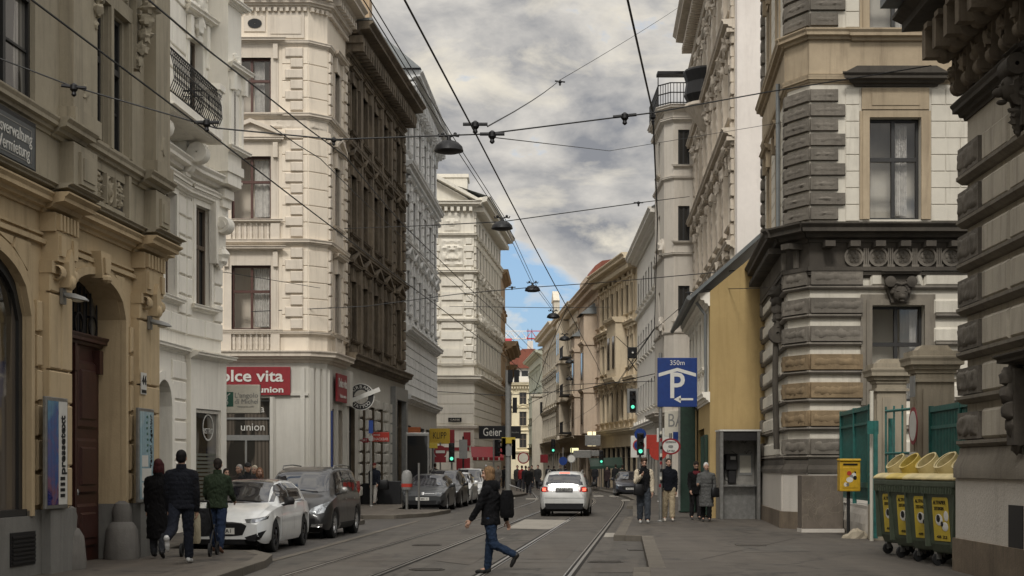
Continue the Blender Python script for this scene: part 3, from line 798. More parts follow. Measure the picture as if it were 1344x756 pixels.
# upper storey
up = b.mb('upper_wall','greige')
wy = uy
pair = [(wy(25.05),.72),(wy(26.0),.72)]
b.win(W, wy(21.5), 7.05, 1.95, 2.55, None, None, 'six', .16, 0, 'winblack', 'greige')
b.win(W, wy(17.2), 7.05, 1.95, 2.55, None, None, 'six', .16, 0, 'winblack', 'greige')
for c, w in pair: b.win(W, c, 7.08, w, 2.3, None, None, 'six', .13, 0, 'winblack', 'greige')
W.wall(up, 0, W.L, 5.5, 14.5, [o for o in b.ops[id(W)] if o[2] > 6], .16)
ress(co1, 6.72, .26, .2, .16, [(p0+.45,p1+.5) if p0 < uy(25) else (p0+.35,p1+.3) for p0,p1 in piers], W, 0, .4)
pil = b.mb('upper_pilaster','greige',30)
ups = [(uy(23.45),uy(24.5)),(uy(27.55),uy(28.4)),(uy(19.0),uy(19.9))]
for p0, p1 in ups:
    pil = b.mb('upper_pilaster','greige',30,p0)
    pil.box(W, p0, p1, 0, .22, 6.98, 14.2); pil.box(W, p0-.06, p1+.06, 0, .27, 6.98, 7.25)
    pil.box(W, p0, p1, 0, .22, 5.9, 6.72); pil.box(W, p0+.2, p1-.2, .22, .27, 6.1, 6.6)
    pil.box(W, p0+.28, p1-.28, .27, .29, 6.18, 6.52); pil.orn(W, ((p0+p1)/2,.2,7.6), (.14,.06,.18), 3)
# pair frame, hood and brackets
pil = b.mb('window_surround','greige',30)
f0, f1 = wy(24.62), wy(26.44); z1 = 9.42
for q0, q1, p in ((f0-.12,f0,.1),(f1,f1+.12,.1),(wy(25.43),wy(25.62),.08)):
    pil.box(W, q0, q1, 0, p, 7.0, z1); pil.box(W, q0+.03, q1-.03, p, p+.04, 7.05, z1)
pil.box(W, f0-.12, f1+.12, 0, .12, z1, z1+.25); pil.relief(W, f0-.1, f1+.1, z1+.25, z1+.62, .06, .1, 3)
pil.extr(W, corn(z1+.62,.24,.45), f0-.35, f1+.42, 1, 1)
for q in (f0-.3, f1+.16):
    pil.prism(W, [(q,z1-.75),(q+.22,z1-.75),(q+.24,z1+.62),(q-.02,z1+.62)], 0, .17)
    for k in range(5): pil.orn(W, (q+.11,.17+.05*k,z1-.62+.24*k), (.14,.1+.02*k,.16), k)
pil.extr(W, band(7.0,.07,.1), f0-.2, f1+.2)
# carved panel with medallion
rel = b.mb('carved_panel','greige',50); b.mb('panel_ground','sooty').box(W, wy(24.72), wy(26.35), 0, .012, 6.1, 6.6)
r0, r1 = wy(24.72), wy(26.35); rm = (r0+r1)/2
[rel.orn(W, (q+.17*math.cos(a)*rr,.02,6.35+.17*math.sin(a)*rr), (.07,.07,.06), a) for q in (rm-.5,rm+.5) for rr, n_ in ((1,8),(.5,4)) for a in [6.283*i_/n_ for i_ in range(n_)]]
rel.lathe(W, (rm,.02,6.35), [(.2,0),(.24,.03),(.2,.06),(.18,.02)], 18, 'y', .8, 1.05); rel.orn(W, (rm,.03,6.35), (.11,.1,.18), 4)
for q in (r0-.14, r1+.02): pil.box(W, q, q+.12, 0, .12, 5.95, 6.75)
pil.box(W, r0, r1, 0, .05, 6.6, 6.72); pil.box(W, r0, r1, 0, .05, 5.95, 6.1)
for z in (rm-.23, rm+.2): pil.box(W, z, z+.03, 0, .1, 6.1, 6.6)
# far end wall, rear mass and roof
b.mass([(xl1(13),-60+73),(xl1(28.45),28.45),(-19,28.45),(-19,13)][:0] or [(xl1(28.4)-.03,28.44),(-19,28.44),(-19,13),(xl1(13)-.5,13)], -.05, 14.6, 'greige', 'rear_wall')
b.mass([(-7.0+.075*-10-.62,13.0),(-19,13.0),(-19,-55),(-12.4,-55)], -.05, 15, 'greige', 'rear_wall')
# entrance door
dc = (d0+d1)/2; dw = d1-d0
door = MB()
door.box(W, d0, d1, -.48, -.4, .13, 3.75)
for i in range(2):
    for z0, z1 in ((.35,1.1),(1.25,2.2),(2.35,3.5)):
        q0 = d0+.16+i*dw/2; q1 = q0+dw/2-.32
        door.cbox(W, q0, q1, -.42, -.35, z0, z1, .05); door.cbox(W, q0+.15, q1-.15, -.38, -.32, z0+.15, z1-.15, .03)
door.box(W, dc-.05, dc+.05, -.42, -.3, .13, 3.75); door.extr(W, [(w-.43,z) for w,z in corn(3.7,.22,.22)], d0, d1)
for q in (d0+.1, dc-.09, d1-.28): door.box(W, q, q+.18, -.4, -.28, 3.3, 3.7)
dr = door.build('door', M['maroon'], b.root, True)
h = MB(); h.lathe(W, (dc+.14,-.34,1.25), [(.03,0),(.035,.05),(.02,.1)], 8, 'z'); h.build('handle', M['steel'], dr, False)
for o in (dr.children): o.data.transform(Matrix.Translation(-b.root.matrix_basis.translation))
fan = MB()
for i in range(9):
    q = d0+dw*(i+.5)/9
    fan.tube(W, [(q,-.38,3.92),(q,-.38,4.25+.55*math.sqrt(max(0,1-((q-dc)/dw*2)**2)))], .018, 5)
for i in range(4): fan.lathe(W, (d0+dw*(i+.5)/4,-.38,4.1), [(.17,-.015),(.2,-.015),(.2,.015),(.17,.015)], 14, 'y')
fan.build('fanlight_grille', M['iron'], b.root, True)
fg = MB(); fg.add(W, [(d0,-.42,3.9),(d1,-.42,3.9),(d1,-.42,4.9),(d0,-.42,4.9)], [(0,1,2,3)]); fg.build('fanlight_pane', M['glass'], b.root, True)
# big arched shop window
aw = MB(); ac = (a0+a1)/2; A = arch_pts(a1-a0, 3.8, .85, 16); B = arch_pts(a1-a0-.26, 3.67, .8, 16)
for i in range(len(A)-1):
    (p,q),(r,s) = A[i], A[i+1]; (e,f),(g,k2) = B[i], B[i+1]
    aw.prism(W, [(ac+p,.95+q),(ac+r,.95+s),(ac+g,.95+k2),(ac+e,.95+f)], -.14, -.05)
aw.box(W, a0, a1, -.14, .02, .95, 1.1)
awo = aw.build('arched_window', M['winblack'], b.root, True)
ap = MB(); ap.add(W, [(ac+p,-.1,.95+q) for p,q in A], [tuple(range(len(A)))]); o = ap.build('pane', M['shopglass'], awo); o.data.transform(Matrix.Translation(-b.root.matrix_basis.translation))
vg = MB(); q0, q1 = uy(21.4), uy(22.3)
vg.box(W, q0, q1, .05, .075, .3, .78)
for i in range(7): vg.prism(W, [(q0+.04,.34+.06*i),(q1-.04,.34+.06*i),(q1-.04,.37+.06*i),(q0+.04,.37+.06*i)], .075, .1)
vg.build('vent_grille', M['iron'], b.root, True)
b.done(); W1 = W; B1 = b

def wall_thing(W, name, label, cat, u, w, z, group=None):
    p = W.p(u, w, z); return thing(name, label, cat, p, W.rz, group)
# sign above the arched window
t = wall_thing(W, 'wall_sign', 'black framed sign with white gothic letters under the first floor window', 'sign', uy(20.95), .1, 6.32)
m = MB(); m.box(LF, -1.25, 1.25, -.08, .02, -.38, .38); m.build('board', M['black'], t)
m = MB(); m.box(LF, -1.17, 1.17, .02, .035, -.3, .3); m.build('panel', plain('slate_grey_sign',(.035,.045,.05),.35), t)
m = MB()
for q in ((-1.05,1.05,-.24,-.225),(-1.05,1.05,.225,.24),(-1.05,-1.035,-.24,.24),(1.035,1.05,-.24,.24)): m.box(LF, q[0], q[1], .035, .04, q[2], q[3])
m.build('border', M['steel'], t)
text(t, 'Hausverwaltung', .26, M['white'], (.3,-.04,.1), 1.5); text(t, 'Vermietung', .26, M['white'], (.42,-.04,-.12), 1.1)
# two vertical light boxes
def lightbox(u, label, body, face, n):
    t = wall_thing(W1, 'light_box', label, 'advertising sign', u, .18, 1.92)
    m = MB(); m.box(LF, -.43, .43, 0, .06, -.83, .83); m.build('case', M['steel'], t, bev=.012)
    m = MB(); m.box(LF, -.38, .38, .06, .066, -.77, .77); m.build('face', face, t)
    if n == 0:
        m = MB(); m.box(LF, .04, .38, .066, .07, -.77, .77); m.build('white_panel', M['white'], t)
        text(t, 'pressetext', .27, M['black'], (.2,-.075,.12), .88, (PI/2,-PI/2,0), bold=.006)
        m = MB()
        for i in range(4): m.box(LF, .1, .28, .07, .076, -.66+.085*i, -.61+.085*i)
        m.build('logo_bars', M['black'], t)
    else:
        for q in ((-.28,.06,-.2,.0),(-.28,.24,-.45,-.23),(-.28,.24,-.74,-.48)):
            m = MB(); m.box(LF, q[0], q[1], .066, .07, q[2], q[3]); m.build('notice', M['white'], t)
        text(t, 'Teuchl Agentur', .15, M['black'], (.22,-.072,.25), .95, (PI/2,-PI/2,0))
        m = MB()
        for i in range(7): m.ell(LF, (.02+.02*math.sin(i),.068,.08+.1*i), (.05,.004,.025), 8, 4)
        m.build('leaf_motif', M['sgreen'], t)
def lb_face(name, cols):
    k = Nt(name); p = k.pos((1,1,1),True); s = k.new('ShaderNodeSeparateXYZ'); k.ln(p, s.inputs[0])
    n = k.noise(p, 2.2, 5, .6, .8); ck = k.new('ShaderNodeTexBrick'); ck.inputs['Scale'].default_value = 20
    ck.inputs['Color1'].default_value=(1,1,1,1); ck.inputs['Color2'].default_value=(.8,.8,.8,1); ck.inputs['Mortar'].default_value=(.45,.45,.45,1); k.ln(p, ck.inputs['Vector'])
    r = k.new('ShaderNodeValToRGB'); el = r.color_ramp.elements; el[0].color=c4(cols[0]); el[0].position=.2; el[1].color=c4(cols[-1]); el[1].position=.85
    for i, c in enumerate(cols[1:-1]): e = el.new(.3+.25*i); e.color = c4(c)
    ad = k.new('ShaderNodeMath', operation='MULTIPLY_ADD'); k.ln(s.outputs['Z'], ad.inputs[0]); ad.inputs[1].default_value=.3; k.ln(n, ad.inputs[2]); k.ln(ad.outputs[0], r.inputs['Fac'])
    k.ln(k.mix(1, r.outputs[0], ck.outputs[0], 'MULTIPLY'), k.b.inputs['Base Color']); k.b.inputs['Roughness'].default_value=.25; return k.m
lightbox(uy(22.72), 'tall blue light box with a vertical word left of the doorway', '', lb_face('blue_pixel_poster', [(.01,.02,.14),(.2,.09,.12),(.04,.1,.28),(.12,.28,.36)]), 0)
lightbox(uy(26.95), 'tall pale blue light box with paper notices right of the doorway', '', lb_face('pale_blue_poster', [(.3,.42,.47),(.36,.48,.52),(.25,.4,.46),(.4,.5,.52)]), 1)
# house number
t = wall_thing(W1, 'house_number', 'small white plate with number 44 right of the doorway', 'house number', uy(26.95), .18, 3.2)
m = MB(); m.box(LF, -.15, .15, 0, .012, -.2, .18); m.build('plate', M['white'], t)
m = MB(); m.box(LF, -.13, .13, .012, .016, -.18, -.12); m.build('strip', M['black'], t)
text(t, '44', .24, M['black'], (0,-.02,.04), .22)
# wall lamps
for uu, lab in ((uy(23.05),'grey shaded wall lamp left of the arched doorway'),(uy(27.25),'grey shaded wall lamp right of the arched doorway')):
    t = wall_thing(W1, 'wall_lamp', lab, 'lamp', uu, .18, 4.28, 'wall lamps beside the doorway')
    m = MB(); m.box(LF, -.07, .07, 0, .05, -.11, .13); m.tube(LF, [(0,.03,.06),(0,.2,.02)], .025, 8); m.build('bracket', M['steel'], t)
    m = MB()
    vs = []
    rings = [(.05,.045,.05,.02),(.1,.085,.07,.0),(.22,.1,.07,-.02),(.36,.09,.05,-.05),(.41,.045,.02,-.06)]
    n = 12
    for w, rx, rz, dz in rings:
        for k in range(n): q = 2*PI*k/n; vs.append((rx*math.cos(q), w, dz+rz*math.sin(q)*(1 if math.sin(q) > 0 else .35)))
    fs = [(i*n+k,i*n+(k+1)%n,(i+1)*n+(k+1)%n,(i+1)*n+k) for i in range(4) for k in range(n)] + [tuple(range(n)), tuple(range(4*n,5*n))]
    m.add(LF, vs, fs); m.build('lamp_shade', M['greypaint'], t, smooth=50)
    m = MB(); m.ell(LF, (0,.26,-.05), (.07,.1,.03)); m.build('lens', M['offwh'], t, smooth=60)
# guard stones
for uu, lab in ((d0+.05,'rounded stone guard post at the near side of the doorway'),(d1-.02,'worn stone guard post with a pale top at the far side of the doorway')):
    t = wall_thing(W1, 'guard_stone', lab, 'guard stone', uu, .02, .13, 'guard stones of the doorway')
    m = MB(); m.lathe(None, (0,0,0), [(.3,-.02),(.31,.1),(.27,.5),(.2,.62),(.16,.64),(.16,.7),(.17,.82),(.13,.95),(.05,1.0)], 14)
    m.build('post', M['guard'], t, smooth=40)

# --- second house: warm white plaster, set back, rounded corner
def xl2(Y): return -8.2 + .08*(Y-35)
Wa = Wl((xl2(28.5),28.5),(xl2(37.35),37.35)); Wb = Wl((-8.01,37.35),(-7.54,39.5)); Wc = Wl((-7.54,39.5),(-8.3,41.0)); Wd = Wl((-8.3,41.0),(-20,44.5))
b = Bld('rounded_house', 'warm white plastered house with a wrought iron balcony and a projecting corner bay', (-8,35))
wm = dict(wood='winbrown', trim='cream2')
ua = lambda px: Wa.u(px)
def w2(W, px0, px1, zc0, zc1, **kw):
    u0, u1 = W.u(px0), W.u(px1); b.win(W, (u0+u1)/2, zc0, u1-u0, zc1-zc0, **{**wm, **kw})
b.win(Wb, 1.0, 5.75, .95, 2.5, 'frame', 'plain', 'cross', .2, **wm)                # lower window
b.win(Wa, Wa.L-1.3, 5.75, .9, 2.5, 'frame', 'plain', 'cross', .25, **wm)
b.win(Wa, Wa.L-3.0, 9.95, 1.0, 2.6, 'frame', None, 'cross', .3, **wm)              # balcony door
b.win(Wb, .55, 9.95, .8, 2.4, 'fancy', None, 'cross', .25, **wm)
b.win(Wb, 1.8, 9.85, .55, 1.55, 'ledge', 'plain', 'T', .1, w0=.56, **wm)
b.win(Wb, 1.8, 13.6, .55, 1.7, 'frame', 'plain', 'T', .1, w0=.56, **wm)
b.win(Wb, .55, 13.9, .9, 2.0, 'frame', 'plain', 'cross', .2, **wm)
b.ops.setdefault(id(Wa), []).append((Wa.L-2.55,Wa.L-1.35,.13,3.75,.6,.4))
b.ops.setdefault(id(Wb), []).append((.35,1.85,.85,3.15,0,.25))
for w, nm in ((Wa,1),(Wb,2)):
    b.walls(w, -.05, 18.5, 'cream2', rv=.25)
b.walls(Wc, -.05, 18.5, 'cream2'); b.walls(Wd, -.05, 18.5, 'cream2')
ru = b.mb('rustication','cream2')
for w in (Wa, Wb, Wc):
    op = [(o[0]-.2,o[1]+.2,o[2]-.3,o[3]+.3) for o in b.ops.get(id(w), [])]
    courses(ru, w, 0, w.L-.02, 4.95, 8.3, .48, .055, op, .05, .02, 1.3)
    courses(ru, w, 0, w.L-.02, 9.5, 18, .55, .045, op, .05, .02, 1.5)
    if w is not Wb: courses(ru, w, 0, w.L-.02, .9, 4.3, .5, .05, op, .05, .02, 1.2)
cc = b.mb('cornice','cream2',30)
for w, m0, m1 in ((Wa,0,.07),(Wb,.07,.5),(Wc,.5,.3)):
    cc.extr(w, corn(4.45,.18,.2), 0, w.L, m0, m1)
    cc.extr(w, corn(8.75,.34,.5), 0, w.L, m0, m1); cc.extr(w, corn(8.35,.2,.22), 0, w.L, m0, m1)
    cc.extr(w, band(8.6,.15,.18), 0, w.L, m0, m1); cc.extr(w, corn(17.6,.5,.6), 0, w.L, m0, m1)
# stepped gables of cornice above the lower windows
for w, c in ((Wb,1.0),(Wa,Wa.L-1.3)):
    cc.extr(w, corn(8.45,.22,.3), c-.75, c+.75, 1, 1)
# console of the bay and shop front box
bay = b.mb('bay','cream2',30)
bay.box(Wb, 1.35, Wb.L+.02, -.1, .55, 8.9, 18.4); bay.box(Wb, 1.25, Wb.L+.08, -.1, .6, 9.2, 9.42)
for k in range(4): bay.box(Wb, 1.6+.06*k, Wb.L-.0, -.05, .36-.08*k, 8.3-.22*k+.3, 8.52-.22*k+.3)
bay.lathe(Wb, (Wb.L-.45,.28,7.9), [(.02,-.2),(.2,-.2),(.22,-.16),(.22,.16),(.2,.2),(.02,.2)], 16, 'x'); bay.lathe(Wb, (Wb.L-.45,.3,7.9), [(.1,-.24),(.1,.24)], 12, 'x')
bay.prism(Wb, [(Wb.L-.75,6.9),(Wb.L-.2,6.9),(Wb.L-.1,8.6),(Wb.L-.8,8.6)], 0, .2); bay.orn(Wb, (Wb.L-.45,.2,7.1), (.22,.2,.28), 3)
for k in range(8):
    bay.orn(Wb, (1.8+.2*math.sin(k*2.1),.55,12.2-.12*k), (.14,.07,.12), k)
shop = b.mb('shop_front','cream2'); shop.box(Wb, .02, .33, 0, .14, .1, 4.4); shop.box(Wb, 1.87, Wb.L+.02, 0, .14, .1, 4.4); shop.box(Wb, .33, 1.87, 0, .14, 3.17, 4.4); shop.box(Wb, .33, 1.87, 0, .14, .1, .85)
cc.extr(Wb, corn(4.4,.16,.25,.14), 0, Wb.L+.02, 0, .5)
# shop window
m = MB(); m.box(Wb, .33, .41, .0, .1, .85, 3.15); m.box(Wb, 1.79, 1.87, .0, .1, .85, 3.15); m.box(Wb, .41, 1.79, .0, .1, 3.07, 3.15)
sw = m.build('shop_window', M['winwhite'], b.root, True)
m = MB(); m.add(Wb, [(.4,.04,.85),(1.8,.04,.85),(1.8,.04,3.1),(.4,.04,3.1)], [(0,1,2,3)]); m.build('pane', M['glass'], sw, False).data.transform(Matrix.Translation(-b.root.matrix_basis.translation))
m = MB()
for k in range(12): m.box(Wb, .45, 1.75, .045, .05, .9+.1*k, .96+.1*k)
o = m.build('blind', plain('grey_green_blind',(.12,.125,.1),.6), sw); o.data.transform(Matrix.Translation(-b.root.matrix_basis.translation))
q = Wb.p(1.25,.055,2.62) - b.root.matrix_basis.translation
o = text(sw, 'BISTRO', .2, M['white'], q, .62, (PI/2,0,Wb.rz))
m = MB(); m.lathe(LF, (0,0,0), [(.3,-.003),(.34,-.003),(.34,.003),(.3,.003)], 24, 'y'); o = m.build('ring_logo', M['white'], sw); o.location = Wb.p(1.25,.055,2.72)-b.root.matrix_basis.translation; o.rotation_euler=(0,0,Wb.rz)
# arched side door with grey glass
m = MB(); o0, o1 = Wa.L-2.55, Wa.L-1.35
m.box(Wa, o0, o1, -.4, -.36, .13, 3.75); m.build('arched_door', plain('grey_door_glass',(.1,.11,.1),.2), b.root, True)
m = MB(); archpts = arch_pts(o1-o0, 3.6, .6, 12); oc = (o0+o1)/2
outp = arch_pts(o1-o0+.4, 3.8, .7, 12)
for i in range(len(archpts)-1):
    (p,q),(r,s) = archpts[i], archpts[i+1]; (e,f),(g,h) = outp[i], outp[i+1]
    cc.prism(Wa, [(oc+p,.15+q),(oc+r,.15+s),(oc+g,.15+h),(oc+e,.15+f)], 0, .1)
# balcony
bal = MB(); c0, c1 = Wa.L-4.2, Wa.L-.35
bal.box(Wa, c0, c1, -.05, .95, 9.62, 9.86); bal.extr(Wa, corn(9.5,.14,1.02), c0, c1, 0, 0)
bo = bal.build('balcony', M['cream2'], b.root, True)
m = MB()
for q in (c0+.4, c1-.55):
    m.prism(Wa, [(q,8.7),(q+.35,8.7),(q+.35,9.52),(q,9.52)], 0, .3); m.lathe(Wa, (q+.17,.55,9.25), [(.02,-.2),(.24,-.2),(.24,.2),(.02,.2)], 14, 'x'); m.lathe(Wa, (q+.17,.25,8.95), [(.02,-.17),(.18,-.17),(.18,.17),(.02,.17)], 14, 'x')
m.build('console', M['cream2'], bo, smooth=35).data.transform(Matrix.Translation(-b.root.matrix_basis.translation))
m = MB()
def ironwork(m, W, u0, u1, w0, w1, z0, h):
    L = math.hypot(u1-u0, w1-w0); n = max(2, int(L/.13))
    pt = lambda t, z, bulge=0: (u0+(u1-u0)*t, w0+(w1-w0)*t + (bulge if u1 != u0 else 0), z)
    m.tube(W, [pt(0,z0+h),pt(1,z0+h)], .022, 6); m.tube(W, [pt(0,z0+.05),pt(1,z0+.05)], .016, 6); m.tube(W, [pt(0,z0+h-.14),pt(1,z0+h-.14)], .012, 6)
    for i in range(n+1):
        t = i/n; m.tube(W, [pt(t,z0),pt(t,z0+h*.3,.12),pt(t,z0+h*.6,.1),pt(t,z0+h,0)], .011, 5)
        if i < n:
            c = pt(t+.5/n, 0, .1)
            for zz, r in ((z0+h*.3,.055),(z0+h*.55,.06),(z0+h*.8,.045)):
                m.tube(W, [(c[0]+r*math.cos(a*1.05), c[1]+.01, zz+r*1.4*math.sin(a*1.05)) for a in range(6)], .009, 4)
ironwork(m, Wa, c0, c1, .9, .9, 9.87, .98); ironwork(m, Wa, c1, c1, .05, .9, 9.87, .98)
m.build('railing', M['iron'], bo).data.transform(Matrix.Translation(-b.root.matrix_basis.translation))
b.mb('balcony_pier','cream2',30).box(Wa, c1-.02, c1+.34, .55, .95, 9.6, 10.85); b.mb('balcony_pier','cream2',30).box(Wa, c1-.08, c1+.4, .5, 1.0, 10.85, 11.0)
b.mass([(-9.2,28.55),(xl2(28.6)-.05,28.55),(-8.06,37.3),(-7.6,39.45),(-8.4,40.9),(-19.9,44.4),(-20,28.55)], 0, 18.4, 'cream2', 'rear_wall')
b.mb('roof','slate').slab(None, [(-9.2,28.6),(-7.9,37.3),(-7.0,39.5),(-8.3,41.2),(-20,44.8),(-20,28.6)], 18.4, 18.7)
b.done(); W2a, W2b = Wa, Wb

# --- third house: beige corner house with the red shop signs
Wf = Wl((-14.5,58),(-7.75,58)); Wch = Wl((-7.75,58),(-7.1,58.6)); Ws = Wl((-7.1,58.6),(-6.79,62.1))
b = Bld('beige_corner_house', 'beige corner house with quoins and balustraded windows above red shop signs', (-10,60))
def c3(W, u, lv, hood, w=1.5):
    z, h, hd, sl, cur = [(6.95,2.45,'bigledge','bal',((.04,.42),(.58,.96))),(11.15,2.4,'tri','bal',((.05,.95),)),(15.15,2.15,'bigledge','plain',((.05,.3),(.6,.95)))][lv]
    b.win(W, u, z, w, h, hd, sl, 'cross', .22, 0, 'winred', 'cream3b', 'trglass' if W is Wf else 'glass', curtain=cur if W is Wf else None)
for lv in range(3):
    for X in (-9.92, -13.0): c3(Wf, X+14.5, lv, 0)
    c3(Ws, 1.75, lv, 0, 1.05)
b.ops[id(Wf)].append((3.3,5.35,.13,4.35,0,.35)); b.ops[id(Ws)].append((.5,1.3,.13,4.0,0,.3)); b.ops[id(Ws)].append((1.75,2.9,.13,4.0,0,.3))
sg = b.mb('shop_front','shopgrey')
for w in (Wf,Wch,Ws):
    w.wall(sg, 0, w.L, -.05, 5.7, b.ops.get(id(w),()), .35); b.walls(w, 5.7, 20.2, 'cream3', rv=.22)
sm = b.mb('shop_pilaster','shopgrey',30)
for w, q in ((Wf,(6.45,)),(Wch,(.02,.3,.6))):
    for a in q: sm.box(w, a, a+.17, 0, .09, .1, 5.5)
sm.box(Ws, 0, .42, 0, .1, .1, 5.5); sm.box(Ws, 3.0, 3.48, 0, .16, .1, 5.5); sm.box(Ws, 1.35, 1.7, 0, .08, .1, 4.2)
sm.prism(Ws, [(2.95,4.2),(3.5,4.2),(3.6,5.6),(2.9,5.6)], 0, .3)
sm.box(Wf, 0, 3.2, 0, .06, .1, .6); sm.box(Wf, 5.4, 5.48, 0, .06, .1, 4.4); sm.extr(Wf, band(4.45,.1,.08), 3.2, 6.75)
sm.box(Wf, 3.2, 3.35, 0, .1, .13, 4.4); sm.box(Wf, 5.3, 5.42, 0, .1, .13, 4.4)
rc = b.mb('rustication','cream3')
cor = b.mb('cornice','cream3b',30)
qn = b.mb('quoin','cream3b',40)
ms = [(Wf,0,.38),(Wch,.38,.36),(Ws,.36,0)]
for w, m0, m1 in ms:
    op = [(o[0]-.42,o[1]+.42,o[2]-.95,o[3]+1.0) for o in b.ops.get(id(w),()) if o[2] > 5]
    for z0, z1 in ((6.9,10.0),(10.4,14.9),(15.15,17.7)): courses(rc, w, 0, w.L-.02, z0, z1, .62, .03, op, .035, .012)
    cor.extr(w, corn(5.72,.42,.42), 0, w.L, m0, m1); cor.extr(w, corn(6.72,.16,.16), 0, w.L, m0, m1)
    cor.extr(w, corn(10.15,.24,.22), 0, w.L, m0, m1); cor.extr(w, corn(14.95,.24,.2), 0, w.L, m0, m1)
    cor.relief(w, .05, w.L-.05, 14.62, 14.93, .03, .06, 2, .06, False, 9)
    cor.extr(w, corn(17.75,.2,.16), 0, w.L, m0, m1); cor.extr(w, corn(19.2,.3,.3), 0, w.L, m0, m1); cor.extr(w, corn(19.75,.5,.95), 0, w.L, m0, m1)
    dentils(cor, w, 0, w.L, 19.5, .25, 0, .5, .42, .5); dentils(cor, w, 0, w.L, 19.05, .14, 0, .16, .22, .55)
for z0, z1 in ((6.95,10.1),(10.45,14.6),(15.25,17.7)):
    n = round((z1-z0)/.42); h = (z1-z0)/n
    for i in range(n):
        l = .62 if i%2 else .42
        qn.cbox(Wf, Wf.L-.25-l, Wf.L-.2, 0, .12, z0+h*i+.03, z0+h*(i+1)-.03, .03)
        qn.cbox(Ws, 0.05, .05+l*.75, 0, .12, z0+h*i+.03, z0+h*(i+1)-.03, .03); qn.cbox(Ws, 3.45-l*.75, 3.46, 0, .12, z0+h*i+.03, z0+h*(i+1)-.03, .03)
at = b.mb('attic_panel','cream3b',30)
at.box(Wf, 4.3, 5.12, 0, .05, 18.3, 18.9)
for a0_, a1_ in ((5.2,6.6),(1.4,3.4)):
    at.box(Wf, a0_, a1_, 0, .05, 18.05, 19.0); at.box(Wf, a0_+.12, a1_-.12, .05, .08, 18.2, 18.85)
m = MB(); m.lathe(Wf, (4.72,.06,18.6), [(.02,-.02),(.2,-.02),(.2,.02),(.02,.02)], 20, 'y', 1.35, .9); m.build('oval_window', M['glass'], b.root, True)
# shop entrance
m = MB(); o0, o1 = 3.35, 5.3
for q in ((o0,o0+.07,.13,4.3),(o1-.07,o1,.13,4.3),(o0+.95,o0+1.02,.13,2.75),(o0,o1,2.75,2.95),(o0,o1,3.55,3.62),(o0,o1,4.24,4.3)): m.box(Wf, q[0], q[1], -.32, -.22, q[2], q[3])
e = m.build('shop_door', M['greypaint'], b.root, True)
m = MB(); m.add(Wf, [(o0,-.27,.13),(o1,-.27,.13),(o1,-.27,4.3),(o0,-.27,4.3)], [(0,1,2,3)]); m.build('pane', M['shopglass'], e).data.transform(Matrix.Translation(-b.root.matrix_basis.translation))
text(e, 'vita', .42, M['white'], Wf.p(4.75,-.2,3.95)-b.root.matrix_basis.translation); text(e, 'union', .42, M['white'], Wf.p(4.6,-.2,3.25)-b.root.matrix_basis.translation)
m = MB(); m.box(Ws, .5, 1.3, -.28, -.2, .13, 4.0); m.box(Ws, 1.75, 2.9, -.28, -.2, .13, 4.0); m.build('side_door', M['winblack'], b.root, True)
m = MB(); m.box(Ws, .2, .42, .1, .14, .9, 3.9); m.build('poster_strip', M['blue'], b.root, True)
b.mass([(-14.5,58.0),(-7.15,58.0),(-6.8,62.1),(-14.5,62.1)], 0, 20.1, 'cream3', 'rear_wall')
b.mb('roof','slate').slab(None, [(-14.5,57.6),(-7.4,57.6),(-6.6,58.3),(-6.3,62.1),(-14.5,62.1)], 20.25, 20.4)
b.done(); W3f, W3s = Wf, Ws
def board_sign(name, label, W, u, w, z, wd, ht, mat, th=.08, cat='sign', frame=None):
    t = wall_thing(W, name, label, cat, u, w, z)
    m = MB(); m.box(LF, -wd/2, wd/2, 0, th, -ht/2, ht/2); m.build('board', mat, t, bev=.01)
    return t
t = board_sign('shop_sign', 'wide red shop sign with white words above the glass entrance', Wf, Wf.u(330)-.05, .05, 5.0, 3.1, 1.08, M['red'])
text(t, 'dolce vita', .62, M['white'], (-.1,-.1,.17), 2.75, bold=.012); text(t, 'fashion union', .32, M['white'], (.15,-.1,-.34), 2.3, bold=.008)
t = board_sign('shop_sign', 'narrow red shop sign on the side of the corner house', Ws, 1.9, .12, 4.85, 1.9, 1.1, M['red'])
text(t, 'Dolce vita', .5, M['white'], (0,-.1,.18), 1.6, bold=.008); text(t, 'fashion union', .2, M['white'], (.1,-.1,-.32), 1.2)
# hanging restaurant sign on the white house
t = thing('hanging_sign', 'ivory hanging sign with a green square and grey words on the white house corner', 'sign', (-7.12,39.75,3.49))
m = MB(); m.box(LF, -.56, .56, 0, .16, -.37, .37); m.build('board', M['offwh'], t, bev=.012)
m = MB(); m.box(LF, -.72, -.56, .03, .12, -.2, .24); m.box(LF, -.57, .57, -.02, .0, -.38, .38); m.build('bracket', M['black'], t)
m = MB(); m.box(LF, -.5, -.12, .16, .165, -.2, .18); m.build('green_square', M['sgreen'], t)
m = MB(); m.tube(LF, [(-.2,.17,.14),(-.28,.17,.08),(-.27,.17,.0),(-.34,.17,-.07),(-.4,.17,-.1),(-.46,.17,-.16)], .014, 5); m.tube(LF, [(-.3,.17,-.03),(-.26,.17,-.1),(-.28,.17,-.15)], .012, 5); m.build('white_outline', M['white'], t)
text(t, "L'angolo", .18, M['greypaint'], (.22,-.165,.09), .6); text(t, 'di Michel', .18, M['greypaint'], (.22,-.165,-.07), .6); text(t, 'ristorante caffe', .06, M['greypaint'], (.2,-.165,-.2), .44)
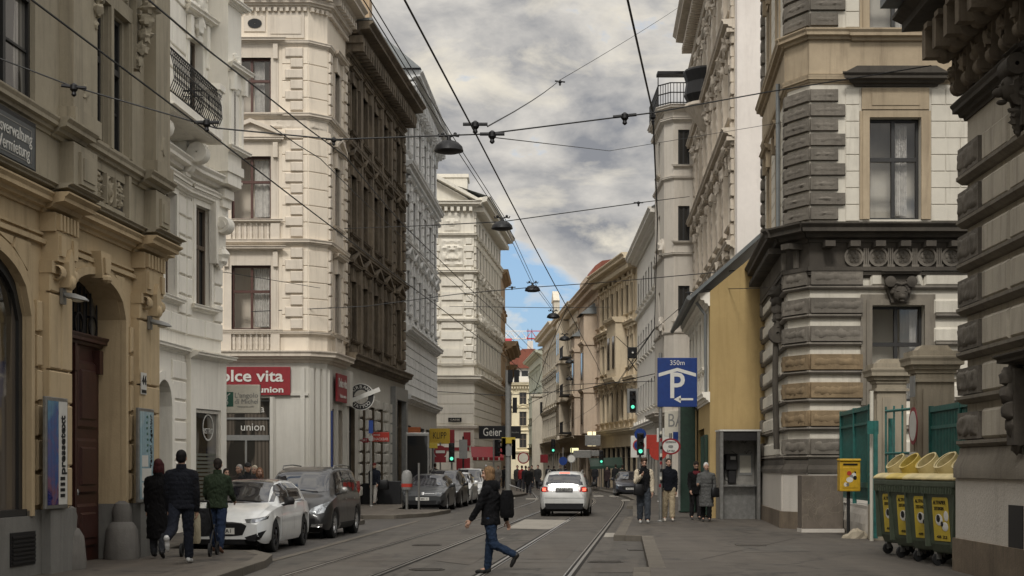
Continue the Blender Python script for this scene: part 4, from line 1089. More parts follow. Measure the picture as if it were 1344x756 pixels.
# ------------------------------------------------------------------ generic ornate street front
def front(b, W, rows, us, top, wall, trim, corn_list, ground=None, quoins=(), gl='glassf', wood='winbrown', m0=0, m1=0, far=True, rust=None, rv=.2, ww=1.1, rms=None):
    for ri, (z, h, hd, sl) in enumerate(rows):
        for i, u in enumerate(us):
            hood = hd if not isinstance(hd, (list,tuple)) else hd[i % len(hd)]
            b.win(W, u, z, ww, h, hood, sl, 'cross', rv, 0, wood, trim, gl, far)
    if ground:
        for u0, u1, z1 in ground['ops']: b.ops.setdefault(id(W), []).append((u0,u1,.1,z1,0,.3))
        zg = ground['z']
        b.walls(W, -.05, zg, ground['mat'], rv=.3); b.walls(W, zg, top, wall, rv=rv)
        off = -b.root.matrix_basis.translation
        for u0, u1, z1 in ground['ops']:
            f = MB()
            for q in ((u0,u0+.08,.1,z1),(u1-.08,u1,.1,z1),(u0,u1,z1-.1,z1),(u0,u1,z1*.74,z1*.74+.07),(u0,u1,.1,.4),((u0+u1)/2-.04,(u0+u1)/2+.04,.1,z1)): f.box(W, q[0], q[1], -.25, -.17, q[2], q[3])
            fo = f.build('shop_window', M['winblack'], b.root, True)
            g = MB(); g.add(W, [(u0,-.26,.1),(u1,-.26,.1),(u1,-.26,z1),(u0,-.26,z1)], [(0,1,2,3)]); g.build('pane', M['shopglass'], fo).data.transform(Matrix.Translation(off))
    else: b.walls(W, -.05, top, wall, rv=rv)
    c = b.mb('cornice', trim, 30)
    for z, h, p, dt in corn_list:
        c.extr(W, corn(z,h,p), 0, W.L, m0, m1)
        if dt: dentils(c, W, 0, W.L, z-dt*.8, dt, 0, p*.6, dt*1.4, .5)
    if rust:
        for z0, z1, h in rust:
            op = [(o[0]-.3,o[1]+.3,o[2]-.3,o[3]+.3) for o in b.ops.get(id(W),())]
            courses(b.mb('rustication', wall), W, 0, W.L-.02, z0, z1, h, .05, op, .05, .02, None)
    for q0, q1, z0, z1, mat in quoins:
        n = max(2, round((z1-z0)/.5)); h = (z1-z0)/n; qm = b.mb('quoin', mat, None, (id(W),q0))
        for i in range(n): qm.cbox(W, q0+(.12 if i%2 else 0), q1-(.12 if i%2 else 0), 0, .13, z0+h*i+.03, z0+h*(i+1)-.03, .04)

# --- fourth house: sooty brown
W = Wl((-6.79,62.12),(-5.46,77)); b = Bld('sooty_brown_house', 'sooty brown stone house with rows of pedimented windows', (-7,70))
front(b, W, [(7.0,2.5,'tri','panel'),(11.4,2.5,'seg','panel'),(15.6,2.1,'ledge','panel')], [1.6,4.2,6.8,9.4,13.0], 19.6, 'brown', 'brownd',
      [(5.9,.5,.5,0),(10.55,.3,.3,0),(14.75,.3,.28,0),(18.55,.2,.2,0),(19.3,.6,1.15,.3)],
      dict(z=6.0, mat='shopgrey', ops=[(.4,2.0,4.3),(3.2,4.4,4.4),(5.4,6.6,4.4),(7.6,8.8,4.4),(11.4,14.2,5.0)]),
      [(11.2,11.75,6.6,18.5,'brownd'),(14.3,14.9,6.6,18.5,'brownd'),(.02,.4,6.6,18.5,'brownd')], wood='winblack', far=False, rv=.3, ww=1.15)
for i in range(26): b.mb('cornice','brownd',30).prism(W, [(.25+.56*i,18.75),(.5+.56*i,18.75),(.5+.56*i,19.3),(.25+.56*i,19.3)], 0, .7)
for u in (2.9,5.5,8.1,10.6):
    b.mb('pilaster','brownd',None,u).box(W, u-.22, u+.22, 0, .16, 11.0, 14.7); b.mb('pilaster','brownd',None,u).box(W, u-.22, u+.22, 0, .14, 15.1, 18.5); b.mb('pilaster','brownd',None,u).box(W, u-.2, u+.2, 0, .13, 6.5, 10.5)
for u in (3.0,4.7,5.2,6.9,7.4,9.1,9.6,11.1):
    for k in range(9):
        b.mb('shop_front_pier','shopgrey',None,u).cbox(W, u-.22, u+.22, 0, .12, .5+.48*k, .9+.48*k, .05)
b.mb('dark_door_surround','greypaint').box(W, 10.9, 11.4, 0, .25, .1, 5.6); b.mb('dark_door_surround','greypaint').box(W, 14.2, 14.7, 0, .25, .1, 5.6); b.mb('dark_door_surround','greypaint').box(W, 11.4, 14.2, 0, .25, 5.0, 5.6)
b.mass([(-13,62.15),(-6.86,62.15),(-5.53,76.95),(-13,76.95)], 0, 19.5, 'brownd', 'rear_wall')
b.mb('roof','slate').slab(None, [(-13,62.1),(-5.7,62.1),(-4.4,77.05),(-13,77.05)], 19.95, 20.05)
b.done(); W4 = W
# --- fifth house: cool white, richly stuccoed
W = Wl((-5.46,77.02),(-4.63,93.7)); b = Bld('cool_white_house', 'cool white stuccoed house with a slate mansard roof between brown and ivory houses', (-6,85))
us = [1.5+2.72*i for i in range(6)]
front(b, W, [(9.6,2.3,'tri','bal'),(13.6,2.2,'fancy','panel'),(17.9,2.1,'ledge','panel')], us, 21.4, 'cool5', 'cool5',
      [(5.0,.4,.4,0),(8.5,.4,.45,0),(12.9,.3,.3,.1),(16.9,.35,.5,.12),(20.6,.2,.25,.15),(21.2,.6,.95,.2)],
      dict(z=5.0, mat='shopgrey', ops=[(.8,3.2,3.9),(4.2,6.4,3.9),(7.4,9.6,3.9),(10.6,12.8,3.9),(13.8,15.9,3.9)]),
      [(u+1.1,u+1.6,9.2,20.5,'cool5') for u in us[:-1]], rust=[(5.5,8.4,.48)], far=False)
for u in us:
    b.win(W, u, 6.2, .8, 1.1, 'frame', None, 'T', .2, 0, 'winbrown', 'cool5', 'glassf', True)
for i in range(20):
    u = .4+.82*i; c = b.mb('cornice','cool5',30); c.prism(W, [(u,20.6),(u+.24,20.6),(u+.24,21.25),(u,21.25)], 0, .6); c.orn(W, (u+.12,.3,20.65), (.16,.22,.22), i)
b.mass([(-13,77.05),(-5.53,77.05),(-4.7,93.65),(-13,93.65)], 0, 21.3, 'tan', 'rear_wall')
rf = b.mb('roof','slate')
rf.add(None, [(-4.6,76.7,21.85),(-3.75,93.9,21.85),(-6.2,93.2,24.2),(-7.2,77.5,24.2),(-11,93,24.6),(-12,77.5,24.6),(-13,77,21.8),(-13,93.8,21.8)], [(0,1,2,3),(3,2,4,5),(0,3,5,6),(1,7,4,2)])
b.mb('chimney','tan').box(None, -8.2, -7.3, 78, 79.5, 23.5, 26)
b.done(); W5 = W
# --- sixth house: ivory corner house with a pediment
Wf = Wl((-11,108),(-2.7,108)); W = Wl((-2.7,108),(-.95,127.4))
b = Bld('ivory_corner_house', 'ivory corner house with a gabled end and long row of narrow windows', (-5,115))
us = [1.7+2.1*i for i in range(9)]
R6 = [(9.2,2.2,'ledge','panel'),(12.7,2.0,'tri','panel'),(16.0,1.6,'ledge',None),(18.5,1.0,'bare',None)]
front(b, W, R6, us, 20.3, 'cream6', 'cream6', [(4.4,.3,.3,0),(7.7,.55,.6,0),(8.9,.2,.2,0),(12.0,.25,.3,0),(15.4,.3,.35,0),(18.1,.2,.25,0),(20.1,.65,1.2,.3)], None, [(.1,.75,8.9,19.9,'cream6')], m0=1, ww=.95,
      rust=[(.6,4.3,.5),(4.8,7.6,.6)], far=True)
for u in us: b.win(W, u, 5.2, .9, 1.6, None, None, 'cross', .2, 0, 'winbrown', 'cream6', 'glassf', True)
front(b, Wf, R6, [.8,3.0], 20.3, 'cream6', 'cream6', [(4.4,.3,.3,0),(7.7,.55,.6,0),(8.9,.2,.2,0),(12.0,.25,.3,0),(15.4,.3,.35,0),(18.1,.2,.25,0),(20.1,.45,.7,.3)], None,
      [(5.4,5.9,8.9,18.0,'cream6'),(7.6,8.28,8.9,18.0,'cream6')], m1=1, ww=.95, rust=[(.6,4.3,.75),(4.8,7.6,.75)])
o = b.mb('ornament','cream6',35)
o.relief(Wf, 6.0, 7.5, 16.0, 17.9, .05, .25, 4, .12); o.relief(Wf, 6.2, 7.3, 18.5, 19.8, .05, .2, 9, .12)
for z in (8.9,9.6,10.8,11.6,12.6,13.6,14.6): o.box(Wf, 6.0, 7.5, 0, .12, z, z+.55)
for i, u in enumerate(us): o.orn(W, (u,.15,12.4), (.36,.3,.5), i); o.orn(W, (u,.15,15.3), (.34,.25,.4), i+9)
cs = b.mb('gable','cream6'); cs.prism(Wf, [(2.0,20.6),(8.1,20.6),(2.0,24.0)], -.6, .1); cs.prism(Wf, [(8.5,20.55),(8.9,20.55),(2.0,24.45),(2.0,24.1)], -.7, .75)
b.mb('attic','cream6').box(Wf, 5.4, 7.8, -3.5, -1.2, 20.6, 22.5); b.mb('attic','cream6').box(Wf, 5.3, 7.9, -3.6, -1.1, 22.5, 22.75)
b.mass([(-11,108.05),(-2.8,108.05),(-1.05,127.35),(-11,127.35)], 0, 20.2, 'cream6', 'rear_wall')
b.mb('roof','slate').add(None, [(-1.5,107.4,20.8),(.3,127.4,20.8),(-4,127,22.4),(-5,110,22.4),(-11,127,22.2),(-11,110,22.2)], [(0,1,2,3),(3,2,4,5)])
b.done(); W6f, W6 = Wf, W
# --- narrow tan houses behind it
W = Wl((-.9,127.6),(-.62,137)); b = Bld('tan_house', 'narrow tan house just beyond the ivory corner house', (-3,132))
front(b, W, [(5.5,2.2,'ledge','plain'),(9,2.2,'ledge','plain'),(12.5,2.2,'ledge','plain')], [1.5,4.5,7.5], 18.2, 'tan', 'tan', [(17.8,.5,.6,0),(8,.3,.3,0)], None, m0=.5)
b.mass([(-10,127.65),(-1,127.65),(-.7,137),(-10,137)], 0, 18, 'tan', 'rear_wall'); b.done()
W = Wl((-.55,137.2),(-.2,152)); b = Bld('dull_tan_house', 'lower dull tan house with a deep eave far down the left side', (-3,145))
front(b, W, [(5.2,2.0,'ledge','plain'),(8.4,2.0,'ledge','plain')], [2,5,8,11,13.5], 12.6, 'brown9', 'tan', [(12.3,.8,1.1,0),(4.2,.3,.3,0)], None, m0=.3, m1=.3)
b.mass([(-10,137.25),(-.65,137.25),(-.3,152),(-10,152)], 0, 12.4, 'brown9', 'rear_wall'); b.done()
W = Wl((-.2,152.2),(-1.6,225)); b = Bld('far_left_house', 'low far tan house on the left behind the tram pole', (-4,185))
front(b, W, [(5,1.9,'ledge','plain'),(8.2,1.9,'ledge','plain')], [3+4*i for i in range(17)], 11.6, 'tan', 'tan', [(11.4,.6,.8,0)], None)
b.mass([(-10,152.25),(-.3,152.25),(-1.7,225),(-10,225)], 0, 11.5, 'tan', 'rear_wall'); b.done()
# --- house that closes the street
W = Wl((-9,236),(12,236)); b = Bld('end_house', 'sunlit cream house with a red tiled roof closing the street', (1,240))
front(b, W, [(4.8,2.2,'ledge','plain'),(8.2,2.2,'tri','plain'),(11.5,1.9,'ledge','plain')], [1.5+2.3*i for i in range(9)], 14.6, 'sunny', 'sunny', [(3.9,.4,.4,0),(14.2,.7,.9,.3)], None, gl='glassf')
b.mb('terrace_parapet','white6').box(W, 6.5, 15.5, -.8, -.4, 15.0, 15.9)
b.mb('roof_wall','white6').box(W, 7.5, 14.5, -4, -1.5, 15, 17.2)
for i in range(5): b.mb('roof_window','glassf',None,i).box(W, 7.9+1.3*i, 8.9+1.3*i, -1.5, -1.44, 15.5, 16.8)
r = b.mb('roof','redroof'); r.prism(W, [(6.8,17.2),(15,17.2),(12.6,20.2),(10.6,20.2)], -5, -.9)
b.mb('chimney','white6').box(W, 11.4, 12.3, -4, -2.6, 18, 21.6)
for q in (11.5,12.1): b.mb('aerial','iron',None,q).tube(W, [(q,-3,21),(q,-3,23.5)], .06, 4)
b.mass([(-9,236.05),(12,236.05),(12,250),(-9,250)], 0, 14.9, 'sunny', 'rear_wall'); b.done()
# ------------------------------------------------------------------ right row, far to near (u runs from far to near)
# --- far houses where the street bends
def rrow(name, label, far, near, wall, trim, rows, us, top, cl, depth=9, mat2=None, extra=None, ww=1.1, rust=None, wood='winbrown', gops=True, quo=(), finish=True):
    W = Wl(far, near); b = Bld(name, label, (near[0]+3, near[1]+3))
    g = dict(z=4.2, mat=mat2 or wall, ops=[(u-.95,u+.95,3.3) for u in us]) if gops else None
    front(b, W, rows, us, top, wall, trim, cl, g, quo, rust=rust, ww=ww, wood=wood)
    q = [W.p(0,-.06,0), W.p(W.L,-.06,0), W.p(W.L,-.06,0)+Vector((depth,0,0)), W.p(0,-.06,0)+Vector((depth,0,0))]
    b.mass([(p.x,p.y) for p in q], 0, top-.1, wall, 'rear_wall')
    if extra: extra(b, W)
    if finish: b.done()
    return W, b
def pitched(b, W, z, h, mat='slate', dep=5, over=.5):
    b.mb('roof', mat).add(None, [tuple(W.p(-.1,over,z)),tuple(W.p(W.L+.1,over,z)),tuple(W.p(W.L-.4,-dep,z+h)),tuple(W.p(.4,-dep,z+h)),tuple(W.p(W.L+.1,-2*dep,z)),tuple(W.p(-.1,-2*dep,z))], [(0,1,2,3),(3,2,4,5),(1,4,2),(0,3,5)])
def e11(b, W): pitched(b, W, 16.6, 2.5)
rrow('pale_green_house', 'narrow pale green house at the far bend of the street', (2.4,216), (3.75,192), 'mint', 'mint', [(5,2.2,'ledge','plain'),(8.6,2.2,'ledge','plain'),(12.2,2.2,'ledge','plain')], [2+3.2*i for i in range(7)], 16.2, [(4.2,.3,.3,0),(16,.6,.9,0)], 9, extra=e11)
b = Bld('grey_gable_wall', 'tall plain grey stone wall at the far bend with a black lamp', (3.2,190), 'wall')
b.mass([(2.5,190.2),(3.9,190.2),(3.9,191.8),(2.5,191.8)], 0, 10.6, 'pale10', 'wall'); b.mb('cap','pale10').slab(None, [(2.3,190),(4.1,190),(4.1,192),(2.3,192)], 10.6, 10.9)
b.mb('lamp','black').slab(None, [(3.5,189.9),(3.8,189.9),(3.8,190.2),(3.5,190.2)], 8.4, 9.9); b.done()
def e10(b, W):
    pitched(b, W, 17.9, 2.8); bw = b.mb('gable_front','pale10'); bw.box(W, 18.5, 21.5, -.3, .3, 17.6, 20.2)
    bw.prism(W, [(18.3,20.2),(21.7,20.2),(20,21.4)], -.3, .4); b.mb('gable_window','glassf').box(W, 19.5, 20.5, .3, .34, 18.2, 19.8)
rrow('faded_cream_house', 'faded cream house with a heavy cornice at the bend', (3.9,190), (5.1,166), 'pale10', 'pale10', [(5.3,2.3,'ledge','plain'),(9,2.3,'tri','panel'),(13,2.1,'ledge','plain')], [1.8+2.9*i for i in range(8)], 17.3, [(4.3,.4,.5,0),(8.2,.3,.3,0),(12.2,.3,.4,0),(17,.7,1.2,.25)], 9, extra=e10, quo=[(.1,.7,4.7,16.8,'pale10'),(23.2,23.9,4.7,16.8,'pale10')])
def e9(b, W):
    pitched(b, W, 17.6, 3.2)
    m = b.mb('bay','brown9'); m.box(W, 9, 12.5, 0, 1.0, 5.0, 16.5); m.box(W, 8.8, 12.7, 0, 1.15, 8.3, 8.6); m.box(W, 8.8, 12.7, 0, 1.15, 12.2, 12.5)
    for z in (5.9,9.3,13.2):
        for u in (9.8,11.7): b.mb('bay_window','glassf',None,(z,u)).box(W, u-.45, u+.45, 1.0, 1.04, z, z+2.1)
    ir = b.mb('balcony','iron')
    for z in (5.2,8.9,12.6):
        for i in range(18): ir.box(W, 13.2+.2*i, 13.24+.2*i, .95, .99, z, z+1)
        ir.box(W, 13.1, 16.8, .9, 1.0, z+.95, z+1.02); ir.box(W, 13.1, 16.8, 0, 1.05, z-.15, z)
rrow('dull_tan_terrace', 'dull tan house with dark iron balconies and a tall bay', (5.15,165.8), (6.2,143.4), 'brown9', 'brown9', [(5.3,2.3,'ledge','plain'),(9,2.3,'ledge','plain'),(12.9,2.1,'ledge','plain')], [1.8+2.7*i for i in range(8)], 17.1, [(4.3,.4,.5,0),(8.2,.25,.3,0),(12.1,.25,.3,0),(16.8,.6,1.0,.2)], 9, extra=e9)
def e8(b, W):
    pitched(b, W, 17.4, 3)
    for u0, tp in ((4.5,13.4),(12.5,14.6)):
        m = b.mb('bay','pink8',None,u0)
        m.box(W, u0, u0+3, 0, 1.1, 4.6, tp)
        for z in (8.0,12.0): m.extr(W, corn(z,.3,.2,1.1), u0-.1, u0+3.1)
        for z in (5.4,9.2): b.mb('bay_window','glassf',None,(z,u0)).box(W, u0+.9, u0+2.1, 1.1, 1.14, z, z+2.2); b.mb('medallion','ochre7',40,(z,u0)).lathe(W, (u0+1.5,1.1,z+2.9), [(.02,0),(.45,.02),(.4,.09),(.02,.1)], 14, 'y')
        b.mb('bay_roof','slate',None,u0).add(W, [(u0-.2,1.4,tp),(u0+3.2,1.4,tp),(u0+2.6,-.1,tp+1.2),(u0+.4,-.1,tp+1.2),(u0-.2,-.1,tp),(u0+3.2,-.1,tp)], [(0,1,2,3),(0,3,4),(1,5,2)])
    # curved red gable roof
    f = lambda z: 17.2+(z-17.2)*.62
    b.mb('gable_roof','redroof').extr(W, [(w,f(z)) for w,z in [(.35,17.2),(.2,19),(-.2,20.2),(-.8,20.9),(-1.6,21.1),(-5,21.1),(-5,17.2)]], 6.6, 12.4)
    g = b.mb('gable_front','pink8')
    g.prism(W, [(6.3,17.0),(12.7,17.0),(12.7,f(18.6)),(12.0,f(18.8)),(7,f(18.8)),(6.3,f(18.6))], .36, .52)
rrow('apricot_house', 'apricot house with bay windows and a curved red roof', (6.25,143.2), (7.25,125.2), 'pink8', 'pink8', [(5.3,2.3,'ledge','plain'),(9.2,2.3,'seg','panel'),(13.2,2.1,'ledge','plain')], [1.3+2.2*i for i in range(8)], 17.0, [(4.3,.4,.5,0),(8.2,.3,.35,.1),(12.3,.3,.35,0),(16.7,.6,.95,.2)], 9, extra=e8)
def e7(b, W):
    pitched(b, W, 17.3, 3.4)
    for u in (1.2,3.2,5.2,7.2,9.2,11.2,13.2,14.6):
        m = b.mb('pilaster','ochre7',40,u); m.box(W, u-.93, u-.69, 0, .14, 4.8, 16.6); [m.orn(W, (u-.8,.14,z), (.24,.17,.36), u) for z in (16.1,12.2,8.1)]
    m = b.mb('bay','ochre7',40); m.box(W, 7.4, 11, 0, .9, 8.4, 12.6); m.extr(W, corn(12.6,.4,.3,.9), 7.3, 11.1); m.extr(W, corn(8.1,.4,.3,.9), 7.3, 11.1)
    for u in (8.2,10.2): b.mb('bay_window','glassf',None,u).box(W, u-.4, u+.4, .9, .94, 9.2, 11.6)
    g = b.mb('roof_greenery_terrace','white6'); g.box(W, 6, 12, -2.5, -2, 17.3, 19.6)
    b.mb('roof_pane','glassf').add(W, [(7,-.6,17.6),(13,-.6,17.6),(12.5,-2.2,20.2),(7.5,-2.2,20.2)], [(0,1,2,3)])
rrow('golden_house', 'golden ochre house with stucco pilasters and a deep cornice', (7.3,125), (9.1,110.3), 'ochre7', 'ochre7', [(5.3,2.4,'ledge','plain'),(9.2,2.4,'tri','panel'),(13.2,2.2,'ledge','panel')], [1.2+2.0*i for i in range(7)], 16.9, [(4.2,.45,.6,0),(8.1,.35,.45,.12),(12.2,.35,.45,.12),(16.5,.8,1.2,.3)], 9, extra=e7, ww=.95)
# --- off-white plain house
def e6(b, W):
    pitched(b, W, 16.8, 3.2, over=.7)
    for u in (3,8,13): b.mb('roof_light','zinc',None,u).box(W, u, u+1.2, -2.2, -1, 17.6, 19.2)
    for z in (5.1,8.6):
        for i in range(9):
            if z < 6: b.mb('ornament','white6').box(W, 1.0+2.3*i, 2.0+2.3*i, 0, .35, z-.5, z-.2)
W, b = rrow('off_white_house', 'plain off-white house with small dark windows beside the bay tower', (9.05,110.1), (8.75,88), 'white6', 'white6', [(5.6,1.8,'bare','plain'),(9.2,1.9,'bare','plain'),(12.9,1.9,'bare','plain')], [1.4+2.35*i for i in range(9)], 16.6, [(4.2,.4,.5,0),(12.2,.2,.2,0),(16.2,.6,.9,0)], 9, extra=e6, ww=.9, wood='winblack')
# --- bay tower
Wt = Wl((8.25,88),(8.25,82.6)); Wc = Wl((8.25,82.6),(8.7,82)); Wf = Wl((8.7,82),(9.9,82))
b = Bld('bay_tower', 'warm grey corner tower house with narrow windows and a roof terrace railing', (9.2,85))
for z in (5.2,9.6,13.9,18.0):
    b.win(Wf, .55, z, .62, 1.9, 'bare', 'plain', 'T', .18, 0, 'winblack', 'cream5', 'glassf', True); b.win(Wt, 2.6, z, .9, 1.9, 'bare', 'plain', 'T', .18, 0, 'winblack', 'cream5', 'glassf', True)
for w, m0, m1 in ((Wt,0,.4),(Wc,.4,.45),(Wf,.45,0)):
    b.walls(w, -.05, 21, 'cream5', rv=.18)
    for z, h, p in ((4.3,.4,.6),(8.9,.15,.1),(13.1,.2,.15),(17.2,.2,.15),(20.3,.25,.25),(20.9,.3,.45)): b.mb('cornice','cream5',30).extr(w, corn(z,h,p), 0, w.L, m0, m1)
for z in (12.4,16.6): b.mb('ornament','cream5',40).orn(Wt, (5.2,.12,z-3), (.3,.25,.5), z)
b.mass([(8.3,88),(8.3,82.65),(8.75,82.05),(9.9,82.05),(18,82.05),(18,88)], 0, 21, 'cream5', 'rear_wall')
m = b.mb('terrace_railing','iron')
def rail_line(m, pts, z, h, step=.16):
    for (x0,y0),(x1,y1) in zip(pts, pts[1:]):
        L = math.hypot(x1-x0,y1-y0); n = max(1,int(L/step))
        for i in range(n+1): m.tube(None, [(x0+(x1-x0)*i/n,y0+(y1-y0)*i/n,z),(x0+(x1-x0)*i/n,y0+(y1-y0)*i/n,z+h)], .025, 4)
        for q in (.08,.55,1): m.tube(None, [(x0,y0,z+h*q),(x1,y1,z+h*q)], .035, 4)
rail_line(m, [(7.9,87.5),(7.9,82.4),(8.5,81.7),(9.9,81.7)], 21.2, 1.15)
m.tube(None, [(7.9,82.4,21.2),(7.9,82.4,22.9),(9.9,81.7,22.9)], .05, 4); m.box(None, 7.8, 9.9, 81.6, 82.4, 22.8, 22.95)
b.done()
# --- tall ornate house with the blank fire wall
W = Wl((9.85,82),(8.6,58.9)); b = Bld('ornate_tall_house', 'tall ornate beige house with stucco masks and a blank white fire wall', (11,70))
us = [1.6+2.85*i for i in range(8)]
front(b, W, [(7.0,2.3,'fancy','panel'),(11.2,2.3,'fancy','panel'),(15.4,2.2,'tri','panel'),(19.6,2.0,'fancy','panel')], us, 24.5, 'ornate4', 'ornate4', [(5.8,.4,.5,0),(10.2,.3,.35,0),(14.5,.35,.5,.15),(18.7,.35,.5,.15),(22.8,.3,.4,.2),(24.2,.8,1.2,.3)],
      dict(z=5.8, mat='ornate4', ops=[(u-.9,u+.9,4.2) for u in us]), [(.1,.7,6.3,22.6,'ornate4'),(22.3,22.95,6.3,22.6,'ornate4')], far=False, ww=1.1)
o = b.mb('ornament','ornate4',50)
for i, u in enumerate(us):
    for z in (10.0,14.3,18.5,22.6):
        o.orn(W, (u,.14,z), (.3,.26,.36), i+z); o.orn(W, (u+.5,.08,z-.15), (.34,.16,.2), i-z); o.orn(W, (u-.5,.08,z-.15), (.34,.16,.2), i+2*z)
    for z in (8.1,12.3,16.5,20.6):
        if i < 7: o.box(W, u+1.2, u+1.65, 0, .2, z-1.3, z+1.4); o.relief(W, u+1.2, u+1.65, z-.9, z+1.0, .2, .08, i, .12); o.orn(W, (u+1.42,.16,z+1.25), (.3,.2,.3), z)
o.lathe(W, (9.4,.0,17.6), [(.1,0),(.35,.2),(.6,.55),(.9,.95),(1.0,1.1),(1.15,1.25),(1.1,1.4)], 16)
m = MB(); m.lathe(W, (9.4,.0,19.0), [(.95,0),(1.15,.4),(1.05,1.0),(1.2,1.5),(1.15,1.6),(.9,1.5),(.85,.1)], 16); m.build('round_balcony_railing', M['iron'], b.root, True)
b.mb('fire_wall','fire4').slab(None, [(8.62,58.85),(8.66,58.6),(18,58.6),(18,58.85)], -.05, 25.4)
b.mass([(9.9,81.95),(8.67,58.9),(18,58.9),(18,81.95)], 0, 24.4, 'ornate4', 'rear_wall')
b.mb('roof','slate').slab(None, [(8.9,82),(7.9,58.8),(18,58.8),(18,82)], 25.0, 25.2)
b.mb('chimney','ornate4').box(None, 9.3, 10.4, 79, 81, 25, 27.2)
b.done(); WO4 = W
# --- low ochre house with a gable
Wf = Wl((6.17,47.5),(8.6,47.5)); W = Wl((6.85,58.8),(6.17,47.5))
b = Bld('ochre_gabled_house', 'low ochre house with a bare gable wall and white stuccoed street front', (7.3,50))
b.noret = True
zt = 7.2
b.mb('gable_wall','ochre3').prism(Wf, [(0,-.05),(2.5,-.05),(2.5,9.25),(0,zt)], -.3, .03)
b.mb('cable_pipe','zinc').tube(Wf, [(1.75,.06,.1),(1.75,.06,3.4),(1.9,.06,3.7),(1.9,.06,8.2)], .022, 6); b.mb('junction_box','greypaint').box(Wf, 1.66, 1.84, .03, .12, 3.3, 3.55)
us = [1.6+2.0*i for i in range(5)]
for u in us: b.win(W, u, 4.9, .9, 1.6, 'frame', 'panel', 'cross', .18, 0, 'winwhite', 'cream2', 'glassf', True)
b.ops[id(W)] += [(9.4,10.5,.13,2.6,0,.25),(5.5,8.6,.13,3.0,0,.3)]
b.walls(W, -.05, 4.0, 'ochre3', rv=.25); b.walls(W, 4.0, zt-.1, 'cream2', rv=.18)
c = b.mb('cornice','cream2',30); c.extr(W, corn(3.75,.3,.25), 0, W.L+.02, 0, 0); c.extr(W, corn(6.75,.4,.35), 0, W.L, 0, 0)
for u in us[:-1]: b.mb('pilaster','cream2',None,u).box(W, u+.8, u+1.2, 0, .08, 4.1, 6.8)
m = b.mb('shutter','dgreen'); m.box(W, 9.3, 9.9, .02, .1, .2, 2.75); m.box(W, 10.0, 10.6, .02, .1, .2, 2.75); m.box(W, 9.93, 9.96, .02, .2, .2, 2.7)
b.mb('shop_window','shopglass').box(W, 5.5, 8.6, -.28, -.24, .13, 3.0)
r = b.mb('roof','slate')
e0 = W.p(-.1,.6,6.95); e1 = W.p(W.L+.25,.6,6.95); k0 = Vector((10.8,58.8,11.4)); k1 = Vector((10.6,47.25,11.4))
r.add(None, [tuple(q) for q in (e0,e1,k1,k0)] + [tuple(q+Vector((0,0,.14))) for q in (e0,e1,k1,k0)], [(0,1,2,3),(7,6,5,4),(0,4,5,1),(1,5,6,2),(2,6,7,3),(3,7,4,0)])
b.mb('gutter','zinc').tube(None, [tuple(e0+Vector((-.06,0,.03))), tuple(e1+Vector((-.06,0,.03)))], .08, 8)
b.mb('downpipe','zinc').tube(W, [(11.0,.4,6.9),(11.0,.12,6.5),(11.0,.1,3.9)], .05, 8)
b.mass([(6.95,58.75),(6.27,47.85),(8.6,47.85),(11,47.85),(11,58.75)], -.05, 7.0, 'ochre3', 'rear_wall')
b.done(); W3 = W
t = thing('roller_box', 'tall dark green shop shutter box jutting from the ochre house', 'shutter', W3.p(5.0,.1,0), W3.rz)
m = MB(); m.box(LF, -.5, .5, 0, .55, .15, 4.0); m.box(LF, -.55, .55, 0, .6, 4.0, 4.12); m.build('box', M['dgreen'], t, bev=.02)
m = MB(); m.box(LF, .44, .52, .53, .6, .2, 4.0); m.build('edge_rail', M['steel'], t)

# --- pale ashlar house with dark rock-faced corner stones
Pc = [(7.86,47.4),(7.2,39.75),(7.62,38.95),(16,38.95)]
Ws = Wl(Pc[0],Pc[1]); Wc = Wl(Pc[1],Pc[2]); Wf = Wl(Pc[2],Pc[3])
b = Bld('rock_corner_house', 'pale ashlar house with dark rock-faced corner stones and a carved cornice band', (9.5,43))
fu = lambda px: Wf.u(px)
u0, u1 = fu(1147)-.12, fu(1206)+.05; cw = (u0+u1)/2; ww = u1-u0
wk = dict(wood='winblack', trim='trim2')
b.win(Wf, cw, 8.05, ww, 2.6, 'frame', None, 'cross', .3, gl='trglass', curtain=((.08,.3),(.72,.92)), **wk)
b.win(Wf, cw, 12.85, ww, 2.6, 'frame', None, 'cross', .3, gl='trglass', curtain=((.08,.3),(.7,.92)), **wk)
l0, l1 = fu(1150)-.12, fu(1210)+.05
b.win(Wf, (l0+l1)/2, 3.4, l1-l0, 2.45, 'bare', None, 'cross', .3, gl='trglass', curtain=((.3,.42),(.75,.85)), **wk)
b.win(Ws, 5.0, 8.05, 1.0, 2.6, 'ledge', None, 'cross', .3, **wk); b.win(Ws, 5.0, 12.85, 1.0, 2.6, 'ledge', None, 'cross', .3, **wk)
b.win(Ws, 2.0, 8.05, 1.0, 2.6, 'ledge', None, 'cross', .3, **wk); b.win(Ws, 2.0, 12.85, 1.0, 2.6, 'ledge', None, 'cross', .3, **wk)
chain = [(Ws,0,.55),(Wc,.55,.55),(Wf,.55,0)]
for w, m0, m1 in chain: b.walls(w, -.05, 17.5, 'ash2', rv=.3)
ash = b.mb('ashlar','ash2')
